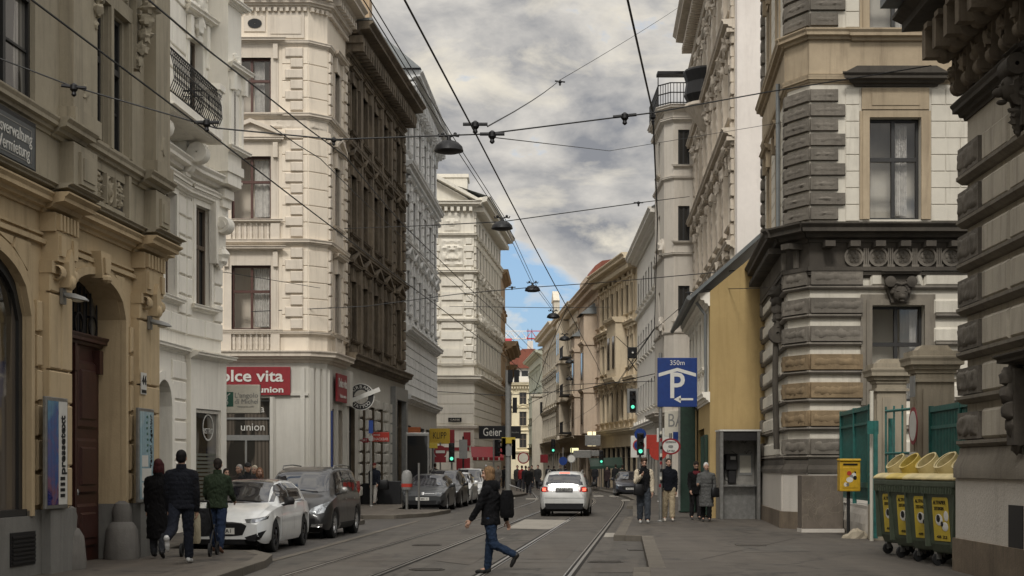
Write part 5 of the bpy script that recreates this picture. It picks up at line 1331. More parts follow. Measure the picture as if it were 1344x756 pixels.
for w, m0, m1 in chain:
    op = [(o[0]-.25,o[1]+.25,o[2]-.1,o[3]+.7) for o in b.ops.get(id(w),())]
    if w is not Wc:
        courses(ash, w, (0 if w is Ws else .9), w.L-(.9 if w is Ws else 0), 8.0, 11.4, .42, .022, op, .02, .008, .8)
        courses(ash, w, (0 if w is Ws else .9), w.L-(.9 if w is Ws else 0), 12.95, 17, .42, .022, op, .02, .008, .8)
        # big rusticated bands of the ground floor
        n = 7
        for i in range(n):
            z = 1.95+.72*i
            op2 = [(o[0]-.2,o[1]+.2) for o in b.ops.get(id(w),()) if o[2] < z+.4 and o[3] > z+.05]
            xs = [(1.5 if w is Wf else 0, w.L-(1.2 if w is Ws else 0))]
            for a, c_ in op2: xs = [q for s in xs for q in ((s[0],min(s[1],a)),(max(s[0],c_),s[1])) if q[1]-q[0] > .15]
            for s0, s1 in xs:
                k = max(1,round((s1-s0)/1.3))
                for j in range(k): ash.cbox(w, s0+(s1-s0)*j/k+.02, s0+(s1-s0)*(j+1)/k-.02, 0, .1, z+.06, z+.46, .06)
        b.mb('dark_band','sooty').extr(w, band(1.72,.2,.12), 0, w.L, m0, m1)
    for i in range(7):
        z = 1.95+.72*i; xs = [(0, w.L)]
        for o in b.ops.get(id(w),()):
            if o[2] < z+.1 and o[3]+.16 > z: xs = [q for x0, x1 in xs for q in ((x0,min(x1,o[0]-.28)),(max(x0,o[1]+.28),x1)) if q[1]-q[0] > .05]
        for x0, x1 in xs: b.mb('dark_band','dark2').extr(w, [(-.03,z-.02),(.09,z-.02),(.13,z+.03),(.1,z+.08),(-.03,z+.08)], x0, x1, m0 if x0 == 0 else 0, m1 if x1 == w.L else 0)
# plinth: white render on brown stone
for w, m0, m1 in chain:
    b.mb('plinth','white1').extr(w, band(.55,1.02,.16), 0, w.L, m0, m1); b.mb('plinth_foot','base1').extr(w, band(-.05,.62,.2), 0, w.L, m0, m1)
    b.mb('dark_band','sooty',30).extr(w, [(-.05,1.57),(.2,1.57),(.19,1.66),(.1,1.8),(.08,1.9),(-.05,1.92)], 0, w.L, m0, m1)
# rock faced corner: wraps the chamfer, alternately long and short
def wrap(z0, z1, lf, ls, mat, amp=.035, w=.12):
    mb = b.mb('rock_quoin', mat, 50, z0)
    mb.rough(Wc, -.04, Wc.L+.04, 0, w, z0, z1, amp, .07); mb.rough(Wf, -.03, lf, 0, w, z0, z1, amp, .07); mb.rough(Ws, Ws.L-ls, Ws.L+.03, 0, w, z0, z1, amp, .07)
    for q0, q1, W_ in ((-.04,Wc.L+.04,Wc),(-.03,lf,Wf),(Ws.L-ls,Ws.L+.03,Ws)): mb.box(W_, q0+.03, q1-.03, -.02, w-.02, z0+.02, z1-.02)
for z0, z1, n in ((8.0,11.4,9),(12.95,17.3,11)):
    h = (z1-z0)/n
    for i in range(n): wrap(z0+h*i+.025, z0+h*(i+1)-.025, .9 if i%2 else .72, .5 if i%2 else .38, 'dark2')
for i in range(7):
    z = 1.95+.72*i
    if z < 6.6: wrap(z+.08, z+.5, 1.35, .35, 'dark2b' if 1 <= i <= 3 else 'dark2', .05, .16)
# far end corner chain on the street side
for z0, z1, n in ((8.0,11.4,9),(12.95,17.3,11)):
    h = (z1-z0)/n
    for i in range(n): b.mb('rock_quoin','dark2',50).cbox(Ws, .02, .55 if i%2 else .42, 0, .14, z0+h*i+.03, z0+h*(i+1)-.03, .04)
for i in range(7): b.mb('rock_quoin','dark2',50).cbox(Ws, .02, .5, 0, .16, 1.95+.72*i+.08, 1.95+.72*i+.5, .04)
cor = b.mb('cornice','sooty',30)
for w, m0, m1 in chain:
    cor.extr(w, corn(7.45,.45,.62), 0, w.L, m0, m1); cor.extr(w, band(6.72,.1,.16), 0, w.L, m0, m1); cor.extr(w, corn(6.55,.14,.13), 0, w.L, m0, m1)
    b.mb('frieze','sooty').extr(w, band(6.82,.63,.05), 0, w.L, m0, m1)
    b.mb('string_course','trim2',30).extr(w, corn(12.55,.32,.3), 0, w.L, m0, m1); b.mb('string_course','trim2',30).extr(w, band(11.75,.8,.08), 0, w.L, m0, m1); b.mb('string_course','trim2',30).extr(w, corn(11.5,.22,.14), 0, w.L, m0, m1)
    dentils(cor, w, .1, w.L, 7.3, .14, .05, .5, .6 if w is not Ws else .28, .4)
fz = b.mb('frieze_carving','dark2',40)
n = 12; s0 = 1.1
for i in range(n):
    u = s0+.62*i
    fz.lathe(Wf, (u,.05,7.08), [(.2,0),(.25,.03),(.25,.07),(.2,.07),(.18,.03),(.05,.05),(.03,.1)], 16, 'y')
    for k in range(6): fz.ell(Wf, (u+.11*math.cos(k*1.047),.08,7.08+.11*math.sin(k*1.047)), (.05,.04,.05), 6, 4)
    for k in range(3): fz.box(Wf, u+.24+.05*k, u+.275+.05*k, .05, .12, 6.85, 7.3)
    fz.box(Wf, u+.22, u+.41, .05, .14, 6.82, 6.88)
for k in range(22): fz.box(Ws, .15+.35*k, .3+.35*k, .05, .16, 6.85, 7.3)
for k in range(3): fz.box(Wc, .38+.05*k, .415+.05*k, .05, .12, 6.85, 7.3)
# lion head keystone
lk = b.mb('lion_keystone','sooty',45); lu = (l0+l1)/2
lk.prism(Wf, [(lu-.22,5.9),(lu+.22,5.9),(lu+.42,6.7),(lu-.42,6.7)], 0, .22); lk.extr(Wf, corn(6.55,.14,.4), lu-.42, lu+.42, .2, .2)
lk.ell(Wf, (lu,.3,6.1), (.19,.17,.23), 12, 9); lk.ell(Wf, (lu,.45,6.02), (.09,.1,.08)); lk.ell(Wf, (lu,.44,5.92), (.06,.07,.04))
for sgn in (-1,1):
    lk.ell(Wf, (lu+sgn*.075,.43,6.12), (.03,.03,.025), 7, 5); lk.ell(Wf, (lu+sgn*.08,.42,6.17), (.06,.04,.02), 7, 5); lk.lathe(Wf, (lu+sgn*.27,.22,6.42), [(.02,0),(.13,.0),(.14,.16),(.03,.2)], 12, 'y')
for k in range(11):
    a = PI*(.05+.9*k/10); lk.ell(Wf, (lu+.2*math.cos(a),.28,6.12+.24*math.sin(a)), (.07,.09,.07), 7, 5)
lk.tube(Wf, [(lu-.27,.3,6.42),(lu,.36,6.34),(lu+.27,.3,6.42)], .05, 8)
# lower window frame and hoods
tr = b.mb('window_trim','near1b',30)
for e_, p in ((.0,.1),(.14,.06)):
    for s0_, s1_ in ((l0-.14-e_,l0-e_),(l1+e_,l1+.14+e_)): tr.box(Wf, s0_, s1_, 0, p, 3.3, 5.99+e_)
    tr.box(Wf, l0-e_, l1+e_, 0, p, 5.85+e_, 5.99+e_)
for zz in (10.65,15.45):
    hd = b.mb('window_hood','trim2',30); hd.box(Wf, u0-.2, u1+.2, 0, .07, zz+.2, zz+.75); hd.box(Wf, u0+.05, u1-.05, .07, .09, zz+.3, zz+.62)
    dk = b.mb('window_hood_cap','sooty',30); dk.extr(Wf, corn(zz+.78,.3,.42), u0-.35, u1+.35, 1, 1); dk.prism(Wf, [(u0-.7,zz+1.1),(u1+.7,zz+1.1),(u1+.35,zz+1.28),(u0-.35,zz+1.28)], 0, .2)
b.mb('string_course','trim2',30).extr(Wf, corn(12.5,.35,.36), u0-.4, u1+.4, .5, .5)
b.mb('console','sooty',50).lathe(Ws, (Ws.L-1.3,.16,5.3), [(.05,-.2),(.25,-.18),(.25,.18),(.05,.2)], 12, 'x')
for k in range(6): b.mb('console','sooty',50).orn(Ws, (Ws.L-1.3,.14,6.4-.22*k), (.2,.26-.03*k,.2), k, 12, 9, .3)
b.mb('downpipe','zinc').tube(Ws, [(Ws.L-1.15,.16,12),(Ws.L-1.15,.16,8)], .06, 8); b.mb('downpipe','sooty').tube(Ws, [(Ws.L-1.3,.2,5.3),(Ws.L-1.3,.22,4),(Ws.L-1.3,.18,2.2)], .08, 8)
b.mass([(7.86,47.4),(7.15,38.95),(16,38.95),(16,47.4)], 1, 17.4, 'ash2', 'rear_wall')
b.mb('roof','slate').slab(None, [(7.2,47.4),(6.7,39.4),(7.4,38.3),(16,38.3),(16,47.4)], 17.45, 17.7)
b.done(); WR2s, WR2f = Ws, Wf

# --- nearest house on the right: grimy ashlar with a black bracketed cornice
W = Wl((6.95,23.25),(6.43,2)); b = Bld('bracketed_cornice_house', 'grimy ashlar house at the right edge with a black bracketed cornice and rock corner stones', (8,20))
b.walls(W, -.05, 11, 'near1')
for i in range(8):
    z = 2.1+.72*i*.93
    if z > 6.6: break
    n1 = b.mb('ashlar_band','near1')
    for j in range(5):
        n1.cbox(W, 1.12+1.35*j, 1.12+1.35*j+1.28, 0, .11, z+.02, z+.46, .045)
    b.mb('rock_quoin','dark2',50,i).rough(W, -.05, 1.08, 0, .17, z+.02, z+.44, .05, .05); b.mb('rock_quoin','dark2',50,i).box(W, -.04, 1.06, -.02, .14, z+.03, z+.43)
    b.mb('dark_band','near1b',30).extr(W, [(-.03,z-.1),(.07,z-.1),(.16,z-.04),(.16,z+.01),(-.03,z+.015)], -.06, 7)
b.mb('plinth','white1').extr(W, band(.62,.93,.16), -.08, W.L); b.mb('plinth_foot','base1').extr(W, band(-.05,.68,.2), -.12, W.L)
b.mb('dark_band','near1b',30).extr(W, [(-.05,1.55),(.2,1.55),(.2,1.72),(.12,1.9),(.1,2.0),(-.05,2.02)], -.06, W.L)
c = b.mb('cornice','sooty',30)
c.extr(W, corn(8.3,.55,.95), -.3, W.L, .6, 0); c.extr(W, corn(7.0,.26,.22), -.05, W.L, .6, 0); c.extr(W, band(7.25,1.1,.06), -.02, W.L)
for k in range(9):
    br = b.mb('cornice_bracket','brownd',45,k); u = .35+.62*k
    br.prism(W, [(u-.11,7.35),(u+.11,7.35),(u+.11,8.3),(u-.11,8.3)], 0, .3); br.prism(W, [(u-.1,7.85),(u+.1,7.85),(u+.1,8.3),(u-.1,8.3)], .3, .75)
    br.lathe(W, (u,.42,7.95), [(.03,-.12),(.15,-.12),(.15,.12),(.03,.12)], 12, 'x'); br.lathe(W, (u,.22,7.42), [(.03,-.1),(.12,-.1),(.12,.1),(.03,.1)], 12, 'x')
    br.orn(W, (u,.31,7.62), (.1,.1,.15), k); br.box(W, u+.16, u+.2, .05, .14, 7.35, 8.3); br.box(W, u+.42, u+.46, .05, .14, 7.35, 8.3)
    br.relief(W, u+.21, u+.41, 7.4, 8.2, .06, .07, k, .04); br.box(W, u+.2, u+.42, .55, .8, 8.22, 8.3)
# lion mask console and window console near the frame edge
def lionc(u, z, s):
    lc = b.mb('lion_console','sooty',45)
    lc.prism(W, [(u-.22*s,z-.75*s),(u+.22*s,z-.75*s),(u+.3*s,z+.55*s),(u-.3*s,z+.55*s)], 0, .25*s)
    lc.lathe(W, (u,.35*s,z+.35*s), [(.03,-.3*s),(.2*s,-.3*s),(.2*s,.3*s),(.03,.3*s)], 14, 'x'); lc.ell(W, (u,.38*s,z-.05*s), (.2*s,.22*s,.24*s), 12, 8); lc.ell(W, (u,.6*s,z-.12*s), (.1*s,.12*s,.09*s)); lc.ell(W, (u,.55*s,z-.3*s), (.07*s,.1*s,.05*s))
    lc.orn(W, (u,.25*s,z-.02), (.34*s,.24*s,.36*s), 5, 18, 12, .35)
    for q in (-.09,.09): lc.ell(W, (u+q*s,.56*s,z+.02*s), (.035*s,.03*s,.03*s), 6, 4)
    for k in range(3): lc.orn(W, (u,.25*s,z-.5*s-.14*s*k), (.16*s-.03*s*k,.2*s-.04*s*k,.14*s), k)
    lc.extr(W, corn(z+.55*s,.12*s,.42*s), u-.35*s, u+.35*s, .2, .2)
lionc(W.u(1354), 6.75, .72); 
b.ops.setdefault(id(W), [])
cs = b.mb('window_console','sooty',40); q0 = W.u(1356); cs.extr(W, corn(3.0,.2,.42), q0-.3, q0+1.8, .3, .3); cs.prism(W, [(q0-.15,2.0),(q0+.15,2.0),(q0+.2,3.0),(q0-.2,3.0)], 0, .3)
for k in range(5): cs.orn(W, (q0,.25+.05*math.sin(k),2.9-.22*k), (.15,.2-.03*k,.16), k, 12, 9, .28)
fr = b.mb('window_trim','sooty',30); fr.box(W, W.u(1376), W.u(1376)+.3, 0, .2, 3.2, 6.0); fr.box(W, W.u(1376)+.3, W.u(1376)+1.3, 0, .03, 3.2, 6.0)
m = MB(); m.box(W, W.u(1341), W.u(1341)+.6, .14, .18, .45, 1.2); m.build('cellar_grille', M['iron'], b.root, True)
b.mass([(7.03,23.22),(6.51,2.0),(14,2.0),(14,23.42)], 0, 10.95, 'near1', 'rear_wall')
b.mass([(6.44,1.95),(5.2,-55),(14,-55),(14,1.95)], -.05, 11, 'near1', 'rear_wall')
b.mb('roof','slate').slab(None, [(5.75,23.8),(5.2,2),(14,2),(14,23.8)], 8.87, 9.0)
b.done(); WR1 = W
# ------------------------------------------------------------------ overhead wires and lamps
def wire(label, pts, r=.012, sag=0, insul=(), group='overhead tram wires', name='overhead_wire'):
    """a wire hung through real points; insulators and clamps are its parts"""
    p = [Vector(q) for q in pts]; path = []
    for a, b in zip(p, p[1:]):
        n = max(2, int((b-a).length/4)); path += [a.lerp(b,i/n) - Vector((0,0,sag*4*(i/n)*(1-i/n))) for i in range(n)]
    path.append(p[-1])
    base = thing(name, label, 'wire', path[0], 0, group)
    m = MB(); m.tube(None, [tuple(q-path[0]) for q in path], r*.8, 5); m.build('cable', M['wire'], base)
    for q, d in insul:
        q = Vector(q)-path[0]; d = Vector(d).normalized(); m = MB()
        m.tube(None, [tuple(q-d*.14), tuple(q+d*.14)], .02, 7); m.lathe(None, tuple(q-Vector((0,0,.16))), [(.01,.05),(.03,.07),(.022,.1),(.045,.13),(.04,.18),(.015,.2)], 10)
        m.build('insulator', M['black'], base, smooth=40)
    return base
zc = 5.5
rtrack = [(2.0*0-1.98-.35*0, 0)]
def cx_r(Y): # track centre
    for a, b in zip(line, line[1:]):
        if a.y <= Y <= b.y: return a.x+(b.x-a.x)*(Y-a.y)/(b.y-a.y)
    return line[-1].x
wire('contact wire over the right hand tram track', [(cx_r(Y), Y, zc) for Y in (-10,17.3,36,55,76,98,125,155)], .012, .02, [((cx_r(17.3),17.3,zc+.1),(1,0,0))])
wire('contact wire over the left hand tram track', [(cx_r(Y)-3.02, Y, zc) for Y in (-10,17.2,36,55,76,98,125,155)], .012, .02, [((cx_r(17.2)-3.02,17.2,zc+.1),(1,0,0))])
wire('high feeder cable running along the left house fronts', [P3(195,0,15), P3(330,110,21), P3(453,205,27), P3(530,296,34), P3(646,406,52), P3(722,482,82)], .014, .02, [(P3(438,183,26.5),(1,.3,0))])
wire('thick feeder cable hanging down the right side of the sky', [P3(815,-40,16), P3(857,148,24), P3(863,290,36), P3(859,432,62), P3(800,520,110)], .019, 0, [(P3(857,152,24),(0,0,1))])
wire('thin cable below the upper feeder on the left', [P3(355,165,24), P3(420,208,29), P3(505,290,38), P3(600,375,50), P3(690,462,75)], .011, .02)
wire('cross wire from the left corner house to the right eaves at the top', [(-7.45,17.5,7.0), P3(97,114,17.2), P3(283,168,17.2), P3(440,183,17.2), P3(635,176,17.3), P3(857,148,18.5), P3(1000,122,21), P3(1222,86,22.2)], .011, 0,
     [(P3(97,114,17.2),(1,0,-.1)), (P3(820,152,18.2),(1,0,.1)), (P3(646,176,17.3),(1,0,0))])
wire('stay wire from the middle clamp up to the tall ornate house', [P3(640,166,17.3), P3(735,105,40), P3(893,8,81)], .012, .05, [(P3(735,107,40),(1,.4,0))])
wire('thin stay wire from the middle clamp to the rock corner house', [P3(645,180,17.3), P3(800,198,36), (7.3,41,11.0)], .008)
wire('cross wire carrying the second hanging lamp', [P3(452,300,60), P3(560,296,46), P3(659,291,43), P3(840,266,45), P3(905,258,75)], .018, 0, [(P3(838,266,45),(1,0,0))])
wire('cross wire carrying the third hanging lamp', [P3(330,409,58), P3(480,402,58), P3(600,386,58), P3(699,377,59), P3(790,371,63), P3(1000,352,48)], .02, 0, [(P3(672,377,59),(1,0,0))])
wire('cross wire carrying the fourth hanging lamp', [P3(590,402,95), P3(726,404,71), P3(800,403,100)], .02)
wire('cross wire from the beige corner house towards the feeder', [P3(225,350,38), P3(300,358,45), P3(420,378,58)], .014)
wire('lower cross wire over the far crossing', [P3(560,513,95), P3(660,519,95), P3(760,512,95), P3(862,490,90)], .03)
wire('upper cross wire over the far crossing', [P3(690,532,140), P3(745,505,120), P3(862,500,88)], .03)
wire('stay wire from the ochre gabled house roof', [P3(860,432,62), P3(920,380,50), (7.5,44,6.9)], .014, 0, [(P3(905,384,52),(1,0,0))])
wire('slack stay wire to the video box on the right', [P3(858,432,62), P3(832,470,85), P3(812,500,100)], .025)
wire('tram stay wire near the far end of the street', [P3(700,520,120), P3(722,455,110), P3(745,402,80)], .03)
LAMPS = [(31.6,-1.31,8.42),(43,-.28,8.6),(59.4,.8,8.75),(71,1.92,8.85),(84,2.9,8.9),(103,3.9,8.95),(122,4.6,8.9)]
for s in (-.05,.05):
    wire('near lamp suspension cable along the street' if s < 0 else 'second lamp suspension cable along the street',
         [(-4.0+s,3,8.7)] + [(x+s,y,z+.2) for y,x,z in LAMPS], .012, .0, group='lamp suspension cables')
desc = ['first and largest hanging lamp, between the white house and the sky','second hanging lamp beside the ivory house gable','third hanging lamp over the street, in front of the blue sky','fourth hanging lamp above the crane jib','fifth hanging lamp against the far apricot roofs','sixth small hanging lamp far along the street','seventh and smallest hanging lamp far along the street']
for (y,x,z), d in zip(LAMPS, desc):
    t = thing('hanging_lamp', d, 'street lamp', (x,y,z), 0, 'black lamps hung on wires over the street')
    m = MB(); m.lathe(None, (0,0,0), [(.3,-.16),(.305,-.15),(.28,-.06),(.2,.02),(.1,.06),(.06,.07)], 24); m.build('lamp_shade', M['black'], t, smooth=40)
    m = MB(); m.lathe(None, (0,0,0), [(.28,-.155),(.2,-.19),(.05,-.2)], 18); m.build('lens', M['iron'], t, smooth=50)
    m = MB(); m.lathe(None, (0,0,.05), [(.05,0),(.04,.1),(.03,.12)], 10)
    for sg in (-1,1): m.tube(None, [(0,0,.13),(sg*.1,0,.17),(sg*.2,0,.15),(sg*.22,0,.2)], .018, 6); m.ell(None, (sg*.13,0,.2), (.04,.03,.04), 7, 5)
    m.build('hanger', M['black'], t, smooth=45)

# ------------------------------------------------------------------ signs and lights on poles
def pole(parent, h, r=.04, mat='steel', n=10):
    m = MB(); m.tube(None, [(0,0,0),(0,0,h)], r, n); m.lathe(None, (0,0,0), [(r*1.8,0),(r*1.8,.03),(r*1.2,.06)], n); return m.build('pole', M[mat], parent, smooth=40)
def disc(parent, z, r, rim, face, name='round_plate', y=-.05, x=0, sx=1, sz=1):
    m = MB(); m.lathe(None, (x,y-.012,z), [(r*.02,0),(r,0),(r,.012),(r*.02,.012)], 24, 'y', sx, sz); o = m.build(name, rim, parent)
    if face:
        m = MB(); m.lathe(None, (x,y-.018,z), [(r*.02,0),(r*.8,0),(r*.8,.005),(r*.02,.005)], 24, 'y', sx, sz); m.build('face', face, o)
    return o
# parking sign
t = thing('parking_sign', 'big blue parking garage sign with 350m, P and an arrow on a stickered pole', 'traffic sign', (4.31,44.2,.13))
pole(t, 4.9, .055); X0 = gx(888.5,44.2)-4.31; zc_ = gz(502,44.2)-.13
w, h = gx(914,44.2)-gx(862,44.2), gz(470,44.2)-gz(534.5,44.2)
m = MB(); m.box(None, X0-w/2, X0+w/2, -.09, -.06, zc_-h/2, zc_+h/2); m.build('plate', M['blue'], t, bev=.01)
m = MB()
for sg in (-1,1):
    m.prism(None, [(X0+sg*.0,zc_+.42),(X0,zc_+.32),(X0+sg*w*.47,zc_+.16),(X0+sg*w*.47,zc_+.26)], -.094, -.09)
m.build('roof_symbol', M['white'], t)
text(t, 'P', 1.05, M['white'], (X0-.02,-.093,zc_-.13), .42, bold=.012); text(t, '350m', .2, M['white'], (X0,-.093,zc_+.56), .42)
m = MB(); m.box(None, X0+.06, X0+.46, -.094, -.09, zc_-.52, zc_-.46); m.prism(None, [(X0-.1,zc_-.49),(X0+.1,zc_-.38),(X0+.1,zc_-.6)], -.094, -.09); m.build('arrow', M['white'], t)
m = MB(); m.box(None, -.1, X0+w*.3, -.06, -.03, zc_+.3, zc_+.36); m.box(None, -.1, X0+w*.3, -.06, -.03, zc_-.4, zc_-.34); m.build('bracket', M['steel'], t)
rs = random.Random(3); cols = ['steel','red','black','offwh','greypaint','iron']
for i in range(16):
    z = .9+i*.11; a = rs.uniform(-.5,.5); m = MB()
    vs = []
    for k in range(5):
        q = -PI/2+a+(-.5+k/4)*1.3; vs += [(.0575*math.cos(q),.0575*math.sin(q),z),(.0575*math.cos(q),.0575*math.sin(q),z+rs.uniform(.07,.1))]
    m.add(None, vs, [(2*k,2*k+2,2*k+3,2*k+1) for k in range(4)]); m.build('sticker', M[cols[i%6]], t)
def traffic_light(name, label, loc, h, x=0, lit='g', s=1.0, rz=0, backboard=False, own_pole=True, extra=None, group='traffic lights'):
    t = thing(name, label, 'traffic light', loc, rz, group)
    if own_pole: pole(t, h+.5, .05)
    o = MB(); o.box(None, x-.15*s, x+.15*s, -.28, -.06, h-.5*s, h+.5*s); hd = o.build('signal_head', M['black'], t, bev=.02)
    if backboard: o = MB(); o.box(None, x-.27*s, x+.27*s, -.06, -.045, h-.62*s, h+.62*s); o.build('backboard', M['greypaint'], t)
    for k, (nm, mat) in enumerate((('green_light','tl_g' if lit == 'g' else 'tl_off'),('amber_light','tl_off'),('red_light','tl_r' if lit == 'r' else 'tl_off'))):
        z = h+(-.32+.32*k)*s
        o = MB(); o.lathe(None, (x,-.3,z), [(.01,0),(.085*s,.005),(.09*s,.02),(.01,.02)], 16, 'y'); o.build(nm, M[mat], hd, smooth=40)
        o = MB(); n = 10
        vs = []
        for q in range(n+1):
            a = PI*q/n*1.1-.05*PI
            vs += [(x+.12*s*math.cos(a),-.28,z+.12*s*math.sin(a)),(x+.12*s*math.cos(a),-.42,z+.12*s*math.sin(a)-.02)]
        o.add(None, vs, [(2*q,2*q+1,2*q+3,2*q+2) for q in range(n)]); o.build('visor', M['black'], hd)
    return t
M['tl_g'] = emit('green_signal', (.12,.8,.5), 1.1); M['tl_off'] = plain('dark_lens', (.03,.025,.02), .2); M['tl_r'] = emit('red_signal', (1,.06,.03), 2)
# hung light over the street on the right (black box with a green light), and its pole lights
Y = 78
traffic_light('traffic_light', 'green lit traffic light hung high over the right lane beside the parking sign', (gx(830,Y),Y,0), gz(526,Y), 0, 'g', 1.0, 0, True, False)
m_ = thing('hanging_camera_box', 'black box with crossed struts hung in the wires above the right lane', 'camera box', P3(830,463,84))
m = MB(); m.box(None, -.24, .24, -.2, .2, -.3, .3); m.lathe(None, (0,-.2,.0), [(.02,-.05),(.1,-.05),(.12,0)], 12, 'y'); m.build('case', M['black'], m_, bev=.02)
m = MB()
for sg in (-1,1): m.tube(None, [(sg*.25,0,-.3),(-sg*.25,0,-1.0)], .03, 5); m.tube(None, [(sg*.25,0,.3),(sg*.9,0,.9)], .02, 5)
m.build('strut', M['iron'], m_)
m = MB(); m.ell(None, (.0,-.26,-.02), (.06,.04,.06)); m.build('lens', M['white'], m_)
Y = 62
t = traffic_light('traffic_light', 'traffic light with a blue disc on a pole beside the far right kerb', (gx(840,Y),Y,.13), gz(583,Y)-.13, .0, 'g', .9)
disc(t, gz(570,Y)-.13, .24, M['blue'], None, 'blue_direction_disc', -.1, -.0)
t = thing('no_parking_sign', 'white sign board with a blue and red no parking disc behind the cream jacket', 'traffic sign', (gx(838,63),63,.13)); pole(t, 3.0)
m = MB(); m.box(None, -.32, .32, -.05, -.03, 2.0, 2.9); m.build('plate', M['white'], t)
disc(t, 2.5, .24, M['redor'], M['blue'])
t = thing('oval_sign', 'oval white sign with a red rim and an eye-like emblem above the khaki trousers man', 'sign', (gx(880,52),52,.13)); pole(t, 2.75, .05)
zz = gz(586,52)-.13
disc(t, zz, .34, M['red'], M['white'], 'oval_plate', -.06, 0, 1.0, .82)
m = MB(); m.ell(None, (0,-.085,zz), (.09,.006,.055), 14, 6); m.build('emblem', M['greypaint'], t)
text(t, 'BUSCHENSCHANK', .09, M['black'], (0,-.09,zz+.15), .36); text(t, 'ZUM HAUS', .09, M['black'], (0,-.09,zz-.15), .26)
# red and blue discs beyond the parking pole
for px, py, Y, mat, lab, r in ((864,592,70,'redor','round red shop disc left of the oval sign',.42),(873,573,72,'white','white paper board behind the parking pole',.4)):
    t = thing('shop_disc' if mat == 'redor' else 'paper_board', lab, 'sign', (gx(px,Y),Y,.13)); pole(t, gz(py,Y)+.3)
    if mat == 'redor': disc(t, gz(py,Y)-.13, r, M[mat], None)
    else: m = MB(); m.box(None, -r, r, -.06, -.04, gz(py,Y)-.13-r, gz(py,Y)-.13+r); m.build('plate', M[mat], t)
def proj_sign(name, label, px, py, Y, w, h, mat, words=(), th=.15, group=None, arm=True, rz=0):
    t = thing(name, label, 'sign', P3(px,py,Y), rz, group)
    m = MB(); m.box(None, -w/2, w/2, -th/2, th/2, -h/2, h/2); m.build('board', M[mat], t, bev=.012)
    for body, size, cm, x, z, wd in words: text(t, body, size, M[cm], (x,-th/2-.003,z), wd)
    return t
proj_sign('bank_sign', 'white and grey bank sign with tall grey letters under the parking sign', 893,556,60,1.25,1.0,'offwh',[('BAX',.75,'greypaint',0,.1,1.0)])
proj_sign('blue_sign', 'dark blue projecting sign with a white round letter below the bank sign', 894,567+12,59,.62,.72,'blue',[('O',.5,'white',.05,.05,None)])
proj_sign('blue_shop_sign', 'blue lit shop panel with white words behind the far old lady', 905,597,58.5,.85,.7,'blue',[('bank',.2,'white',0,.18,.6),('foyer',.14,'offwh',0,-.15,.5)])
# left side signs
t = thing('ring_sign', 'black and white ring sign crossed by a slanted white bar on the brown house', 'sign', P3(474,521,63.5))
m = MB(); m.lathe(None, (0,-.06,0), [(.3,0),(.53,0),(.53,.12),(.3,.12)], 30, 'y'); m.build('ring', M['winblack'], t)
m = MB(); m.lathe(None, (0,-.065,0), [(.53,0),(.56,0),(.56,.13),(.53,.13)], 30, 'y'); m.build('rim', M['white'], t)
m = MB(); a = R(22); q = lambda x, z: (x*math.cos(a)-z*math.sin(a), x*math.sin(a)+z*math.cos(a)); m.prism(None, [q(-.95,-.09),q(.85,-.09),q(.85,.09),q(-.95,.09)], -.14, -.07); m.build('bar', M['white'], t)
for i, ch in enumerate('URBAN'): text(t, ch, .2, M['white'], (.415*math.cos(R(135-22*i)),-.07,.415*math.sin(R(135-22*i))), None, (PI/2,0,0)).rotation_euler = (PI/2, -R(45-22*i), 0)
for i, ch in enumerate('TATTOO'): text(t, ch, .2, M['white'], (.415*math.cos(R(230+18*i)),-.07,.415*math.sin(R(230+18*i))), None).rotation_euler = (PI/2, -R(-40+18*i), 0)
m = MB(); m.tube(None, [(0,0,.0),(-.9,.1,0)], .03, 6); m.build('bracket', M['iron'], t)
proj_sign('red_sign', 'small dark red sign reading AUTOMAT beside the slim blue-topped pole', 474,578,66,.62,.2,'red',[('AUTOMAT',.14,'white',0,0,.52)])
proj_sign('red_sign', 'vermilion shop sign reading HEISSER above smaller white words', 496,573.5,67,1.0,.42,'redor',[('HEISSE',.1,'white',-.05,.08,.3),('SNACKBAR',.17,'white',.12,-.1,.66)])
proj_sign('orange_sign', 'orange projecting sign on the cool white house', 538,566,78,1.1,.42,'orange')
proj_sign('yellow_sign', 'square yellow hairdresser sign reading KLIPP', 577,572.5,82,1.1,.82,'yellow',[('KLIPP',.5,'black',0,.02,.72)])
proj_sign('dark_red_sign', 'dark red sign half hidden behind the yellow sign', 590,573,83,.55,.75,'red')
proj_sign('yellow_pointer', 'faded yellow arrow board under the yellow sign', 560,585,77,1.1,.27,'stick')
proj_sign('bakery_sign', 'long black bakery sign with white script lettering', 646,567.5,100,1.75,.85,'black',[('Geier',.75,'white',0,.0,1.2)])
proj_sign('bakery_sign', 'plain black end panel right of the tram pole', 674,567.5,99,.95,.82,'black',[('backstube',.14,'greypaint',0,.0,.7)])
proj_sign('menu_board', 'dark red framed poster on the ivory corner house', 613,576,107.8,.5,.95,'red')
proj_sign('street_nameplate', 'dark street name plate on the ivory corner house', 597,551,107.8,.95,.3,'black',[('GASSE',.16,'offwh',0,0,.7)], .04)
proj_sign('dark_red_poster', 'dark red poster stand behind the parked dark cars', 608,613,84,.75,1.0,'red')
t = thing('tram_pole', 'tall grey tram pole with black signal boxes, yellow plate and round sign', 'tram pole', (gx(667,86),86,.13))
pole(t, gz(489,86), .16, 'greypaint', 14)
m = MB()
for dx in (-.0,.35): m.box(None, dx-.02, dx+.26, -.3, -.05, gz(505,86), gz(489,86)); m.box(None, -.35, -.14, -.25, -.05, gz(600,86), gz(578,86)); m.box(None, .2, .42, -.25, -.05, gz(606,86), gz(580,86))
m.box(None, .25,.5,-.2,0, gz(545,86), gz(525,86))
m.build('signal_box', M['black'], t)
